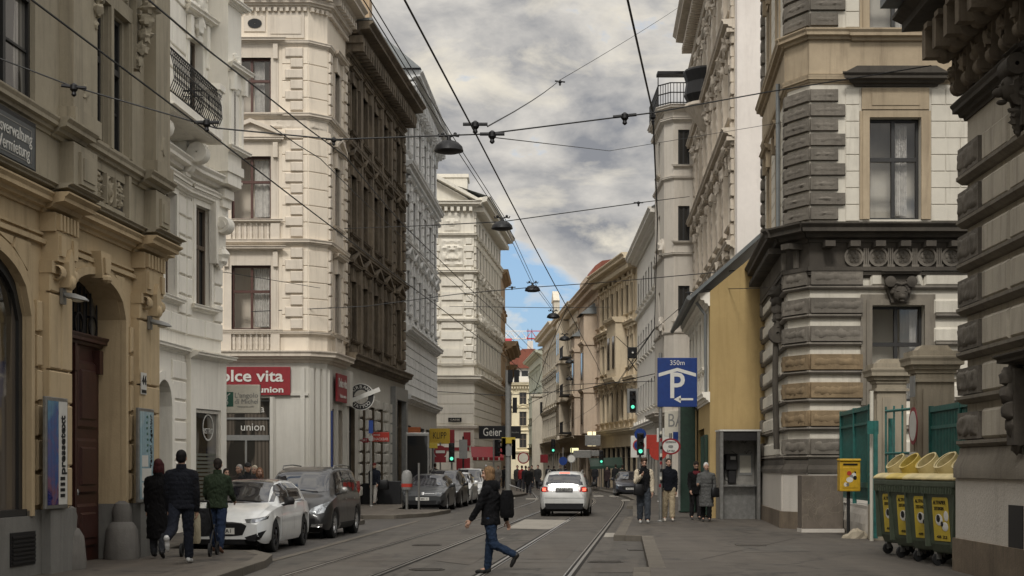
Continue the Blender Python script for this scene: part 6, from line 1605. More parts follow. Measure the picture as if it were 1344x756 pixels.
m = MB(); m.box(None, -.36, .4, -.2, -.17, gz(582,86)-.13, gz(574,86)-.13); m.build('yellow_plate', M['stick'], t)
disc(t, gz(592,86)-.13, .3, M['greypaint'], None, y=-.18)
t = thing('round_shop_sign', 'round grey shop sign with a red rim right of the tram pole', 'sign', P3(687,601,98)); disc(t, 0, .38, M['red'], M['offwh'])
t = thing('awning', 'red awning with stripes on the ivory corner house', 'awning', P3(628,596,104))
m = MB(); m.add(None, [(-.6,2.4,.55),(1.6,5,.55),(1.7,3.9,-.2),(-.5,1.2,-.2),(1.7,3.9,-.42),(-.5,1.2,-.42)], [(0,1,2,3),(3,2,4,5)]); m.build('canopy', M['red'], t)
m = MB()
for i in range(6):
    a = i/6; m.add(None, [(-.5+2.2*a,1.18+2.7*a,-.21),(-.5+2.2*(a+.04),1.18+2.7*(a+.04),-.21),(-.5+2.2*(a+.04),1.18+2.7*(a+.04),-.42),(-.5+2.2*a,1.18+2.7*a,-.42)], [(0,1,2,3)])
m.build('stripe', M['offwh'], t)
m = MB(); m.box(None, -2.4, -.7, 2.4, 3.0, .25, .5); m.build('fascia', M['red'], t)
t = thing('no_entry_sign', 'red no entry sign with a white bar under the yellow sign', 'traffic sign', (gx(578,80),80,.13)); pole(t, 2.9)
disc(t, gz(593,80)-.13, .33, M['red'], None); m = MB(); m.box(None, -.24, .24, -.085, -.065, gz(593,80)-.2, gz(593,80)-.06); m.build('white_bar', M['white'], t)
m = MB(); m.box(None, -.3, .3, -.08, -.06, gz(604,80)-.25, gz(604,80)+.05); m.build('lower_plate', M['red'], t)
traffic_light('traffic_light', 'green lit traffic light beside the no entry sign on the left', (gx(593,80),80,.13), gz(594,80)-.13, 0, 'g')
traffic_light('traffic_light', 'dark traffic light seen from its side left of the tram pole', (gx(648,90),90,.13), gz(588,90)-.13, .15, None, 1, R(60))
traffic_light('traffic_light', 'small far traffic light with a green light beyond the white car', (gx(789,112),112,.13), gz(600,112)-.13, 0, 'g')
traffic_light('traffic_light', 'distant high traffic light by the grey gable wall', (gx(726,160),160,.13), gz(587,160), 0, 'g', 1.4)
t = thing('information_pillar', 'grey double-sided information pillar with a black pole in front of the ivory house', 'information pillar', (gx(608,82),82,.13)); pole(t, gz(576,82), .05, 'iron')
m = MB(); m.box(None, -.22, .22, -.06, .06, gz(602,82)-.13, gz(577,82)-.13); m.build('plate', M['greypaint'], t)
t = thing('street_pole', 'slim grey pole with a blue sign head on the left pavement', 'pole', (gx(487,62),62,.13)); pole(t, gz(556,62), .05)
m = MB(); m.box(None, -.09, .09, -.06, .0, gz(573,62), gz(556,62)); m.build('blue_plate', M['blue'], t)
m = MB(); m.box(None, -.08, .08, -.06, .0, gz(583,62), gz(576,62)); m.build('small_plate', M['steel'], t)
t = thing('cylinder_bollard', 'grey advertising post with an orange band in front of the dark hatchback', 'bollard', (gx(534,57),57,.13))
m = MB(); m.tube(None, [(0.45,0,0),(0.45,0,1.75)], .04, 8); m.build('pole', M['steel'], t)
m = MB(); m.lathe(None, (0,0,.75), [(.18,0),(.2,.05),(.2,.55),(.15,.68),(.04,.74)], 16); m.build('body', M['greypaint'], t, smooth=40)
m = MB(); m.lathe(None, (0,0,.85), [(.202,0),(.204,.0),(.204,.13),(.202,.13)], 16); m.build('orange_band', M['redor'], t)
m = MB(); m.tube(None, [(0,0,0),(0,0,.78)], .05, 8); m.build('foot', M['steel'], t)
t = thing('display_case', 'tall grey framed display case on the left pavement before the cool white house', 'display case', (gx(548,72),72,.13))
m = MB(); m.box(None, -.55, .55, -.1, .1, .5, gz(568,72)-.13); m.box(None, -.45, -.35, -.05, .05, 0, .5); m.box(None, .35, .45, -.05, .05, 0, .5); m.build('frame', M['steel'], t, bev=.02)
m = MB(); m.box(None, -.48, .48, -.11, -.1, .6, gz(570,72)-.2); m.build('pane', M['glass'], t)
t = thing('planter_box', 'black planter box against the brown house wall', 'planter', (gx(510,66),66,.13))
m = MB(); m.box(None, -.5, .55, -.2, .2, 0, 1.0); m.box(None, -1.2, -.55, -.1, .3, 0, .9); m.build('box', M['black'], t, bev=.02)
# right far signs
proj_sign('white_banner', 'pale banner on the far golden house front', 778,578,108,1.1,.75,'steel')
proj_sign('white_fascia_sign', 'long white shop fascia right of the white car', 764,596,112,1.3,.55,'steel')
proj_sign('white_fascia_sign', 'grey continuation of the white shop fascia', 783,595,113,.8,.4,'steel')
proj_sign('lit_shop_sign', 'small lit pale yellow shop sign over a dark entrance', 753,592,118,.8,.35,'tl_sign') if 'tl_sign' in M else None
M['lit'] = emit('lit_sign', (.95,.9,.45), .9)
proj_sign('lit_shop_sign', 'small lit pale yellow shop sign over a dark shop entrance', 754,591,118,.62,.34,'lit')
M['litw'] = emit('lit_window', (1,.85,.5), .9)
proj_sign('lit_window_strip', 'warm lit vertical window strip on the far golden house', 774,576,121,.35,1.15,'litw', th=.1)
proj_sign('lit_window_strip', 'second warm lit vertical window strip on the far golden house', 780,576,121,.25,1.15,'litw', th=.1)
proj_sign('red_shop_board', 'red shop board behind the traffic light on the right', 853,580,80,.9,.75,'redor')
proj_sign('red_flag_sign', 'dark pink shop sign far down the street left of the white car', 714,602,150,.75,.8,'red')
t = thing('blue_arrow_sign', 'blue arrow sign on a thin pole beyond the white car', 'traffic sign', (gx(739,108),108,.13)); pole(t, 3.0, .04); disc(t, gz(605,108)-.13, .3, M['blue'], None)
t = thing('white_round_sign', 'round white traffic sign on a thin pole beyond the white car', 'traffic sign', (gx(750,106),106,.13)); pole(t, 3.0, .04); disc(t, gz(602,106)-.13, .3, M['greypaint'], M['white'])
t = thing('green_awning', 'dark green awning over far cafe tables', 'awning', P3(790,607,112))
m = MB(); m.add(None, [(-.9,-1,-.3),(1.5,-1,-.2),(1.5,1,.4),(-.9,1,.3),(-.9,-1,-.5),(1.5,-1,-.4)], [(0,1,2,3),(0,4,5,1)]); m.build('canopy', M['dgreen'], t)
m = MB(); m.tube(None, [(-.9,-1,-.3),(-.9,1,-.6)], .03, 5); m.tube(None, [(1.5,-1,-.2),(1.5,1,-.5)], .03, 5); m.build('arm', M['iron'], t)
# tower crane
t = thing('tower_crane', 'distant tower crane with a red and white lattice jib between the roofs', 'crane', (-46,310,0))
def lattice(mat, x0, x1, nm):
    m = MB(); zb = gz(444.5,310); zt = gz(434.5,310)
    for y, z in ((-.8,zb),(.8,zb),(0,zt)): m.tube(None, [(x0,y,z),(x1,y,z)], .12, 4)
    n = max(1, round((x1-x0)/2.0)); d = (x1-x0)/n
    for i in range(n):
        a = x0+d*i
        for y in (-.8,.8): m.tube(None, [(a,y,zb),(a+d/2,0,zt),(a+d,y,zb)], .08, 4)
        m.tube(None, [(a,-.8,zb),(a+d,.8,zb)], .06, 4)
    m.build(nm, mat, t)
J = 46; rw = plain('crane_red', (.55,.06,.08), .5); ww_ = plain('crane_white', (.7,.68,.66), .5)
for i, (a, b_) in enumerate(((0,20),(20,40),(40,J+gx(662,310)),(J+gx(662,310),J+gx(691,310)),(J+gx(691,310),J+gx(718,310)),(J+gx(718,310),J+gx(746,310)))): lattice(rw if i in (0,2,4) else ww_, a, b_, 'jib_section')
m = MB()
for x in (-1,1):
    for y in (-1,1): m.tube(None, [(x,y,0),(x,y,34)], .14, 4)
for i in range(17):
    z = 2*i; m.tube(None, [(-1,-1,z),(1,-1,z+2)], .08, 4); m.tube(None, [(1,-1,z),(-1,-1,z+2)], .08, 4); m.tube(None, [(1,1,z),(1,-1,z+2)], .08, 4); m.tube(None, [(-1,1,z),(-1,-1,z+2)], .08, 4)
m.build('mast', rw, t)
m = MB(); zb = gz(444,310); m.box(None, J+gx(664,310)-.8, J+gx(664,310)+1.2, -.9, .9, zb-1.0, zb-.1); m.build('trolley', rw, t)

# ------------------------------------------------------------------ right pavement furniture
t = thing('phone_booth', 'open grey phone booth with a pay phone against the ochre gable wall', 'phone booth', (gx(971.5,46.2),46.2,.13))
w = (gx(998,46.2)-gx(945,46.2))/2; hh = gz(566,46.2)-.13
m = MB()
for sg in (-1,1):
    a, c = sorted((sg*w,sg*(w-.05))); m.box(None, a, c, 0, .95, 0, hh)
    a, c = sorted((sg*w,sg*(w-.1))); m.box(None, a, c, -.03, .03, 0, hh)
m.build('side_panel', M['steel'], t, bev=.008)
m = MB(); m.box(None, -w+.05, w-.05, .9, .95, 0, hh); m.build('back_panel', plain('scrawled_grey_panel',(.19,.18,.16),.5,var=.3,scale=4), t)
m = MB(); m.box(None, -w-.02, w+.02, -.06, .97, hh, hh+.05); m.build('roof', M['white'], t); m = MB(); m.box(None, -w+.05, w-.05, -.02, .06, hh-.28, hh); m.build('header', M['iron'], t)
m = MB(); m.box(None, -w+.06, w-.06, .35, .9, 1.0, 1.05); m.build('shelf', M['steel'], t); m = MB(); m.box(None, -w+.06, w-.06, .62, .7, 0, 1.0); m.build('lower_panel', M['steel'], t)
m = MB(); m.tube(None, [(-.15,.4,hh-.3),(-.15,.4,hh-.02)], .05, 8); m.build('lamp', M['steel'], t)
m = MB(); m.box(None, -.34, .02, .66, .9, 1.5, 2.0); m.box(None, -.26, -.02, .7, .9, 1.1, 1.5); ph = m.build('pay_phone', M['iron'], t, bev=.02)
m = MB(); m.box(None, -.2, -.04, .65, .66, 1.82, 1.92); m.build('display', M['steel'], ph); m = MB(); m.tube(None, [(-.39,.7,1.55),(-.4,.63,1.65),(-.4,.63,1.85),(-.39,.7,1.95)], .035, 8); m.tube(None, [(-.38,.72,1.55),(-.36,.7,1.2),(-.2,.72,1.12)], .015, 6); m.build('handset', M['black'], ph)
m = MB(); m.box(None, .08, .5, .88, .9, 1.35, 2.0); m.build('notice_frame', M['greypaint'], t); m = MB(); m.box(None, .12, .46, .87, .88, 1.42, 1.95); m.build('notice', M['offwh'], t)
rs = random.Random(5); m = MB()
for i in range(9):
    x = rs.uniform(-.45,.3); z = rs.uniform(1.9,2.5); m.tube(None, [(x+.1*k+rs.uniform(-.05,.05),.892,z+rs.uniform(-.12,.12)) for k in range(4)], .008, 4)
m.build('scribble', M['black'], t)
# granite block with scratches
t = thing('granite_block', 'brown grey polished stone block with chalky scratches beside the yellow mailbox', 'stone block', (gx(1079.5,37.0),37.0,.13))
w = (gx(1107,37.3)-gx(1053,37.3))/2; hh = gz(624,37.3)-.13
m = MB(); m.box(None, -w, w, 0, .55, .09, hh); m.build('block', M['granite'], t, bev=.012); m = MB(); m.box(None, -w-.01, w+.03, -.03, .58, 0, .09); m.build('foot', M['white1'], t)
m = MB(); rs = random.Random(11)
for i in range(40):
    x, z = rs.uniform(-w*.8,w*.7), rs.uniform(.3,hh-.2); a = rs.uniform(0,6.28); 
    m.tube(None, [(max(-w+.02,min(w-.02,x+.1*k*math.cos(a+.35*k))),-.001,max(.12,min(hh-.03,z+.1*k*math.sin(a+.35*k)))) for k in range(rs.randint(3,6))], .0018, 3)
m.build('scratch', M['gatepil'], t)
# yellow mailbox
t = thing('mailbox', 'yellow mailbox covered with stickers on a post by the teal fence', 'mailbox', (gx(1116,34.6),34.6,.13))
w = (gx(1130,34.6)-gx(1103,34.6))/2; z0, z1 = gz(645,34.6)-.13, gz(602,34.6)-.13
m = MB(); m.box(None, -w, w, 0, .3, z0, z1-.06); m.prism(None, [(-w-.01,z1-.06),(w+.01,z1-.06),(w+.01,z1),(-w-.01,z1)], -.03, .32); m.build('box', M['mailyel'], t, bev=.02)
m = MB(); m.box(None, -w*.7, w*.75, -.012, 0, z0+.08, z1-.2); m.build('front_door', M['mailyel'], t, bev=.006); m = MB(); m.box(None, -w*.7, w*.7, -.01, -.0, z1-.15, z1-.11); m.build('slot', M['black'], t)
rs = random.Random(2)
for i, mat in enumerate(('black','white','greypaint','white','black','offwh','redor','steel')):
    x, z = rs.uniform(-w*.5,w*.5), rs.uniform(z0+.15,z1-.3); m = MB(); m.lathe(None, (x,-.0135-.0006*i,z), [(.002,0),(rs.uniform(.03,.075),0),(.03,.0005),(.002,.0005)], 9, 'y', rs.uniform(.7,1.3), 1); m.build('sticker', M[mat], t)
m = MB(); m.tube(None, [(0,.2,-.13),(0,.2,z0)], .04, 8); m.build('post', M['iron'], t)
# fence, gate pillars
XF = 8.25
def fence_panel(label, y0, y1, x0, x1, z0, z1, corrug):
    t = thing('metal_fence', label, 'fence', (x0,y0,0))
    d = Vector((x1-x0,y1-y0)); L = d.length; t.rotation_euler = (0,0,math.atan2(d.y,d.x))
    m = MB(); m.box(None, 0, L, -.02, .02, z0, z1); n = int(L/.11)
    for i in range(n): m.box(None, .02+L*i/n, .02+L*(i+.55)/n, .02, .05 if corrug else .032, z0+.05, z1-.12)
    m.build('panel', M['teal'], t)
    m = MB(); m.box(None, 0, L, .0, .08, z1-.1, z1); m.box(None, 0, L, .02, .065, z1-.42, z1-.36); m.box(None, 0, L, .02, .07, z0+.3, z0+.42)
    m.build('rail', M['teal'], t)
    m = MB()
    for u in (.02, L/2, L-.08): m.box(None, u, u+.06, .0, .09, z0-.2, z1+.02)
    m.build('post', M['teal'], t); return t
fence_panel('teal sheet metal fence left of the gate pillars', 34.0, 38.5, 8.04, 8.36, .95, 3.1, False)
fence_panel('teal corrugated fence right of the gate pillars behind the bins', 24.0, 28.7, 7.72, 7.93, .9, 2.84, True)
t = thing('low_wall', 'low stained wall under the teal fence with a broken end', 'wall', (8.4,36,0))
m = MB(); m.slab(None, [(-.5,-2.2),(-.15,-2.2),(.2,2.85),(-.15,2.85)], 0, .85); m.rough(Wl((-.16,2.8),(-.5,-2.2)), 0, 5.0, -.02, .06, .05, .84, .03, .16, .02); m.build('wall', M['white1'], t)
m = MB(); m.orn(None, (-.72,-2.0,.1), (.32,.3,.24), 4, 12, 8, .3); m.build('rubble_stone', M['gatepil'], t)
t2 = thing('low_wall', 'low wall strip behind the bins', 'wall', (8.2,26.5,0)); m = MB(); m.slab(None, [(-.32,-2.5),(.2,-2.5),(.2,2.5),(-.05,2.5)], 0, .85); m.build('wall', M['white1'], t2)
def pillar(label, px0, px1, Y, top, D=.5):
    w = (gx(px1,Y)-gx(px0,Y))/2; t = thing('gate_pillar', label, 'gate pillar', (gx((px0+px1)/2,Y),Y,0), 0, 'stone gate pillars')
    m = MB(); m.box(None, -w, w, 0, D, 0, top-.45); m.build('shaft', M['gatepil'], t, bev=.015)
    m = MB()
    fr = Wl((-w,0),(w,0)); sd = Wl((-w,D),(-w,0))
    for q, L in ((fr,2*w),(sd,D)):
        m.extr(q, corn(top-.45,.32,.17), 0, L, 1, 1); m.extr(q, band(top-.62,.06,.05), 0, L, 1, 1); m.extr(q, band(0,.9,.06), 0, L, 1, 1); m.box(q, .12, L-.12, 0, .025, 1.1, top-.75)
    m.box(None, -w-.1, w+.1, -.1, D+.1, top-.13, top-.02); m.prism(None, [(-w+.02,top-.02),(w-.02,top-.02),(w-.12,top+.09),(-w+.12,top+.09)], .05, D-.05)
    m.build('capital', M['gatepil'], t); return t
pillar('farther stone gate pillar with a stained cap beside the teal fence', 1151, 1190, 33, gz(476,33)); pillar('nearer and taller stone gate pillar with a stained cap', 1203, 1253, 29.3, gz(459,29.3))
m_ = thing('white_post', 'thin white pipe running up the edge of the farther gate pillar', 'pipe', (gx(1144,32.7),32.7,0)); m = MB(); m.tube(None, [(0,0,0),(0,0,3.35)], .04, 8); m.build('pipe', M['offwh'], m_)
t = thing('gate', 'half open teal barred gate between the stone pillars', 'gate', (7.95,32.5,0))
m = MB()
for i in range(6): m.tube(None, [(.06*i,-.1-.45*i,.3),(.06*i,-.1-.45*i,3.0)], .02, 6)
for z in (.4,2.0,2.9): m.tube(None, [(0,-.1,z),(.3,-2.35,z)], .03, 6)
m.box(None, -.4, -.16, -.12, -.06, 2.42, 2.7); m.tube(None, [(-.22,-.1,0.2),(-.22,-.1,2.7)], .05, 8); m.tube(None, [(.1,-.1,.2),(.1,-.1,2.75)], .05, 8)
m.build('bars', M['teal'], t)
t = thing('no_vehicles_sign', 'round red-rimmed white sign with a text plate on the nearer gate pillar', 'traffic sign', (gx(1199,29.1),29.1,gz(559,29.1)), R(-92))
disc(t, 0, .36, M['red'], M['white'], y=0); m = MB(); m.box(None, -.22, .22, -.03, -.01, -.98, -.5); m.build('text_plate', M['white'], t)
for i, wd in enumerate(('Zufahrt','nur fuer','Anrainer')): text(t, wd, .1, M['black'], (0,-.035,-.6-.14*i), .34)
m = MB(); m.box(None, -.2, .2, -.03, -.01, .55, .95); m.build('upper_plate', M['greypaint'], t)
# paper bins
bins = []
def make_bin(i, label, y, x):
    t = thing('paper_bin', label, 'wheelie bin', (x,y,.13), R(-72)+R((-3,2,1,-3)[i]), 'green bins with yellow lids in a row'); t.scale = (.79,1,1.05)
    w = .6; d = .42
    def ring(z, a, b_): return [(-a,-b_,z),(a,-b_,z),(a,b_,z),(-a,b_,z)]
    m = MB(); L = [(.2,.46,.3),(.34,.5,.35),(1.18,.585,.42),(1.2,.625,.46),(1.3,.625,.46)]
    vs = [v for z,a,b_ in L for v in ring(z,a,b_)]; m.add(None, vs, [(4*k+q,4*k+(q+1)%4,4*k+4+(q+1)%4,4*k+4+q) for k in range(4) for q in range(4)] + [(3,2,1,0),(16,17,18,19)])
    body = m.build('body', M['bin'], t, bev=.025)
    m = MB()
    for k in range(12): m.box(None, -.58+.1*k, -.55+.1*k, -.47, -.44, 1.1, 1.2)
    for sg in (-1,1): m.prism(None, [(sg*.5,.3),(sg*.47,.3),(sg*.56,1.18),(sg*.6,1.18)], -.44, -.3)
    m.build('rib', M['bin'], t)
    lm = M['binlid2'] if i == 2 else M['binlid']
    m = MB(); L = [(1.305,.625,.47),(1.34,.63,.47),(1.39,.58,.4),(1.41,.5,.32)]; vs = [v for z,a,b_ in L for v in ring(z,a,b_)]
    m.add(None, vs, [(4*k+q,4*k+(q+1)%4,4*k+4+(q+1)%4,4*k+4+q) for k in range(3) for q in range(4)] + [(3,2,1,0),(12,13,14,15)]); lid = m.build('lid', lm, t, bev=.02)
    for sx in (-.3,.3):
        m = MB(); n = 20; vs = []; fs = []
        ax = Vector((0,-.62,.78)).normalized(); up = Vector((0,.78,.62)); rt = Vector((1,0,0)); c0 = Vector((sx,.05,1.3)); c1 = Vector((sx,-.16,1.62))
        for c, r, s in ((c0,.25,1),(c0.lerp(c1,.6),.225,1),(c1,.215,1),(c1,.185,1),(c0.lerp(c1,.5),.18,1)):
            for k in range(n): a = 2*PI*k/n; q = c+(rt*math.cos(a)+up*math.sin(a)*.95)*r; vs.append(tuple(q))
        for j in range(4):
            for k in range(n): fs.append((j*n+k,j*n+(k+1)%n,(j+1)*n+(k+1)%n,(j+1)*n+k))
        m.add(None, vs, fs); hd = m.build('throat', lm, lid, smooth=40)
        m = MB(); m.add(None, vs[4*n:5*n], [tuple(range(n))]); m.build('hole', M['black'], hd)
    m = MB(); a = .3; m.prism(None, [(-a,.42),(a,.42),(a,1.04),(a-.03,1.08),(-a+.03,1.08),(-a,1.04)], -.329, -.324); st = m.build('poster', M['stick'], t)
    st.rotation_euler = (R(4.76),0,0)
    m = MB(); m.ell(None, (-.07,-.331,.74), (.14,.006,.09), 12, 6); m.ell(None, (.14,-.331,.64), (.12,.006,.07), 12, 6); m.ell(None, (.2,-.331,.8), (.09,.006,.08), 12, 6); m.build('picture', M['white'], st); m = MB(); m.ell(None, (-.09,-.337,.76), (.07,.004,.06), 10, 6); m.ell(None, (.04,-.337,.68), (.05,.004,.04), 10, 6); m.build('picture_detail', M['iron'], st)
    text(st, 'ALTPAPIER', .08, M['black'], (-.02,-.331,1.0), .46); text(st, 'ZEITUNGEN', .07, M['black'], (-.05,-.331,.91), .36); text(st, '48 22', .06, M['black'], (0,-.331,.48), .4)
    for sx in (-1,1):
        for sy in (-1,1):
            m = MB(); m.lathe(None, (sx*.4,sy*.26,.1), [(.02,-.03),(.095,-.03),(.1,0),(.095,.03),(.02,.03)], 14, 'x'); wh = m.build('wheel', M['rubber'], t, smooth=40)
            m = MB(); m.box(None, sx*.4-.05, sx*.4+.05, sy*.26-.04, sy*.26+.05, .1, .24); m.build('fork', M['steel'], wh)
    m = MB()
    for sx in (-1,1): m.tube(None, [(sx*.63,-.1,1.15),(sx*.68,0,1.15),(sx*.63,.1,1.15)], .03, 6)
    m.build('handle', M['bin'], t)
labs = ['nearest green bin with yellow lid, at the corner of the grimy house','second green bin with yellow lid from the grimy house','green bin with the brightest yellow lid, third from the grimy house','farthest green bin with yellow lid, beside the gate pillar']
for i in range(4): make_bin(i, labs[i], 24.2+1.08*i+(.12 if i == 3 else 0), 7.16-.01*i+(.0 if i < 3 else .06))
# A-board on the right pavement
t = thing('folding_board', 'dark folding pavement board behind the khaki trousers man', 'sign', (gx(903,54),54,.13)); m = MB(); m.box(None, -.32, .32, -.2, -.17, 0, .9); m.build('board', M['iron'], t)
# ------------------------------------------------------------------ cars: local y forward, z up
def interp(tab, y):
    if y <= tab[0][0]: return tab[0][1]
    for (a,b),(c,d) in zip(tab, tab[1:]):
        if y <= c:
            t = (y-a)/(c-a); return b+(d-b)*t
    return tab[-1][1]
def smoothtab(tab, y, k=.09):
    return sum(interp(tab, y+o)*w for o, w in ((-k,.2),(-k/2,.2),(0,.2),(k/2,.2),(k,.2)))
def car(name, label, loc, rz, spec, group='parked cars'):
    L, Wd, H, wb, R_ = spec['L'], spec['W'], spec['H'], spec['wb'], spec.get('wr',.33)
    yf, yr = spec.get('yf', L/2-.88), 0; yr = yf-wb
    t = thing(name, label, 'car', loc, rz, group)
    paint = spec['paint']
    top = spec['top']          # (y, z) upper silhouette rear -> front
    belt = spec['belt']        # (y, z) shoulder
    n = 84; rings = []
    def hw(y):
        e = abs(y)/(L/2); return Wd/2*(1-.2*max(0,(e-.72)/.28)**2.2)
    for i in range(n+1):
        y = -L/2+L*i/n
        if i in (0,n): y *= .9995
        zt = smoothtab(top,y); zb_ = min(smoothtab(belt,y), zt-.015); h = hw(y)
        sill = spec.get('sill',.2); e = abs(y)/(L/2)
        z0 = sill + .1*max(0,(e-.86)/.14)**2
        for yw in (yf,yr):
            d = abs(y-yw)
            if d < R_+.075: z0 = max(z0, R_*.98 + math.sqrt(max(0,(R_+.075)**2-d*d)))
        g = zt-zb_; tw = spec.get('roofw',.72)*Wd/2
        k = min(1,max(0,g/.35)); ht = h*.86*(1-k)+min(tw,h*.9)*k
        end = max(0,(e-.9)/.1)
        z1 = max(z0+.02, zb_-.16-.05*k)
        pts = [(h*.93,z0),(h*.985,z0+.03+(z1-z0)*.12),(h*1.0,z0+(z1-z0)*.5),(h*.995,z1),(h*.965,zb_),(h*.94*(1-.3*k)+ht*.3*k,zb_+g*.12),((h*.93+ht)/2 if k > .3 else h*.8,zb_+g*.55),
               (ht,zt-.075*k-.012),(ht*.9,zt-.025*k-.004),(ht*.6,zt-.006),(0,zt+.004)]
        rings.append((y,pts))
    vs = []; fs = []; m = len(rings[0][1]); cols = 2*m-1
    for y, pts in rings:
        vs += [Vector((x,y,z)) for x,z in pts] + [Vector((-x,y,z)) for x,z in pts[-2::-1]]
    for i in range(n):
        for k in range(cols-1): fs.append((i*cols+k, i*cols+k+1, (i+1)*cols+k+1, (i+1)*cols+k))
    fs.append(tuple(range(cols-1,-1,-1))); fs.append(tuple(range(n*cols,(n+1)*cols)))
    b = MB(); b.v = vs; b.f = fs
    me = b.mesh('body'); bm = bmesh.new(); bm.from_mesh(me)
    bmesh.ops.recalc_face_normals(bm, faces=bm.faces); bm.to_mesh(me); bm.free()
    me.shade_smooth(); me.set_sharp_from_angle(angle=R(50))
    body = link('body', me, paint, t)
    bv = BVHTree.FromPolygons([v.co.copy() for v in me.vertices], [tuple(p.vertices) for p in me.polygons])
    def decal(nm, mat, rows, axis, off=.006, sub=5, parent=t, thick=0):
        P = [[Vector(q) for q in r] for r in rows]; g = []
        nr, nc = len(P), len(P[0])
        for j in range((nr-1)*sub+1):
            a, f = divmod(j, sub); a2 = min(a+1,nr-1); row = []
            for i in range((nc-1)*sub+1):
                c, e = divmod(i, sub); c2 = min(c+1,nc-1); f_, e_ = f/sub, e/sub
                q = (P[a][c]*(1-e_)+P[a][c2]*e_)*(1-f_)+(P[a2][c]*(1-e_)+P[a2][c2]*e_)*f_
                if axis == 'f': o, d = Vector((q.x,5,q.y)), Vector((0,-1,0))
                elif axis == 'r': o, d = Vector((q.x,-5,q.y)), Vector((0,1,0))
                elif axis == 't': o, d = Vector((q.x,q.y,5)), Vector((0,0,-1))
                elif axis == 'R': o, d = Vector((5,q.x,q.y)), Vector((-1,0,0))
                else: o, d = Vector((-5,q.x,q.y)), Vector((1,0,0))
                hit = bv.ray_cast(o,d); p = hit[0] if hit[0] else o+d*(5-(L/2 if axis in 'fr' else Wd/2*.9))
                row.append(p - d*off)
            g.append(row)
        w_ = len(g[0]); mb = MB(); mb.v = [q for r in g for q in r]; mb.f = [(j*w_+i,j*w_+i+1,(j+1)*w_+i+1,(j+1)*w_+i) for j in range(len(g)-1) for i in range(w_-1)]
        return mb.build(nm, mat, parent, smooth=50)
    def mir(rows): return [[(-x,z) for x,z in r] for r in rows]
    # windscreens and side glass
    f = spec['front']; decal('windscreen', M['carglass'], f['screen'], 'f', .012, 8)
    decal('rear_window', M['carglass'], spec['rear']['screen'], 'r', .005, 6)
    for sgn in 'RL':
        for rows in spec['side_glass']: decal('side_window', M['carglass'], rows, sgn, .016, 8)
        for y, z0, z1 in spec.get('seams',()): decal('door_seam', M['groove'], [[(y-.006,z0),(y+.006,z0)],[(y-.006,z1),(y+.006,z1)]], sgn, .003, 4)
        for y, z in spec.get('handles',()): decal('door_handle', spec.get('handle_mat',paint), [[(y-.1,z-.018),(y+.1,z-.018)],[(y-.1,z+.018),(y+.1,z+.018)]], sgn, .03, 3)
        if spec.get('cladding'): decal('sill_cladding', M['rubber'], [[(yr+R_+.1,.2),(yf-R_-.1,.2)],[(yr+R_+.1,.36),(yf-R_-.1,.36)]], sgn, .006, 6)
        # window surround
    for nm, mat, rows, off in f['parts']:
        decal(nm, M[mat] if isinstance(mat,str) else mat, rows, 'f', off)
        if any(x < -.001 for r in rows for x, z in r) == False and min(x for r in rows for x, z in r) > .001: decal(nm, M[mat] if isinstance(mat,str) else mat, mir(rows), 'f', off)
    for nm, mat, rows, off in spec['rear']['parts']:
        decal(nm, M[mat] if isinstance(mat,str) else mat, rows, 'r', off)
        if min(x for r in rows for x, z in r) > .001: decal(nm, M[mat] if isinstance(mat,str) else mat, mir(rows), 'r', off)
    if spec.get('dark_roof'): decal('roof_panel', M['carglass'], [[(-.5,-L/2+.75),(.5,-L/2+.75)],[(-.56,0),(.56,0)],[(-.53,L/2-1.98),(.53,L/2-1.98)]], 't', .005, 6)
    # number plates with characters
    if 'plate' in f:
        z = f['plate']; hit = bv.ray_cast(Vector((0,5,z)), Vector((0,-1,0)))[0]; yy = (hit.y if hit else L/2)
        mb = MB(); mb.box(None, -.26, .26, yy, yy+.02, z-.06, z+.06); pl_ = mb.build('number_plate', M['white'], t)
        if f.get('plate_text'): text(pl_, f['plate_text'], .11, M['black'], (0,yy+.024,z), .4, (PI/2,0,PI))
    if 'plate' in spec['rear']:
        z = spec['rear']['plate']; hit = bv.ray_cast(Vector((0,-5,z)), Vector((0,1,0)))[0]; yy = (hit.y if hit else -L/2)
        mb = MB(); mb.box(None, -.26, .26, yy-.02, yy, z-.06, z+.06); pl_ = mb.build('number_plate', M['greypaint'], t)
        text(pl_, 'W 48 217', .1, M['black'], (0,yy-.024,z), .38)
    # underbody and wheels
    mb = MB(); mb.box(None, -Wd*.36, Wd*.36, -L/2+.25, L/2-.25, .17, .62); mb.build('underbody', M['rubber'], t)
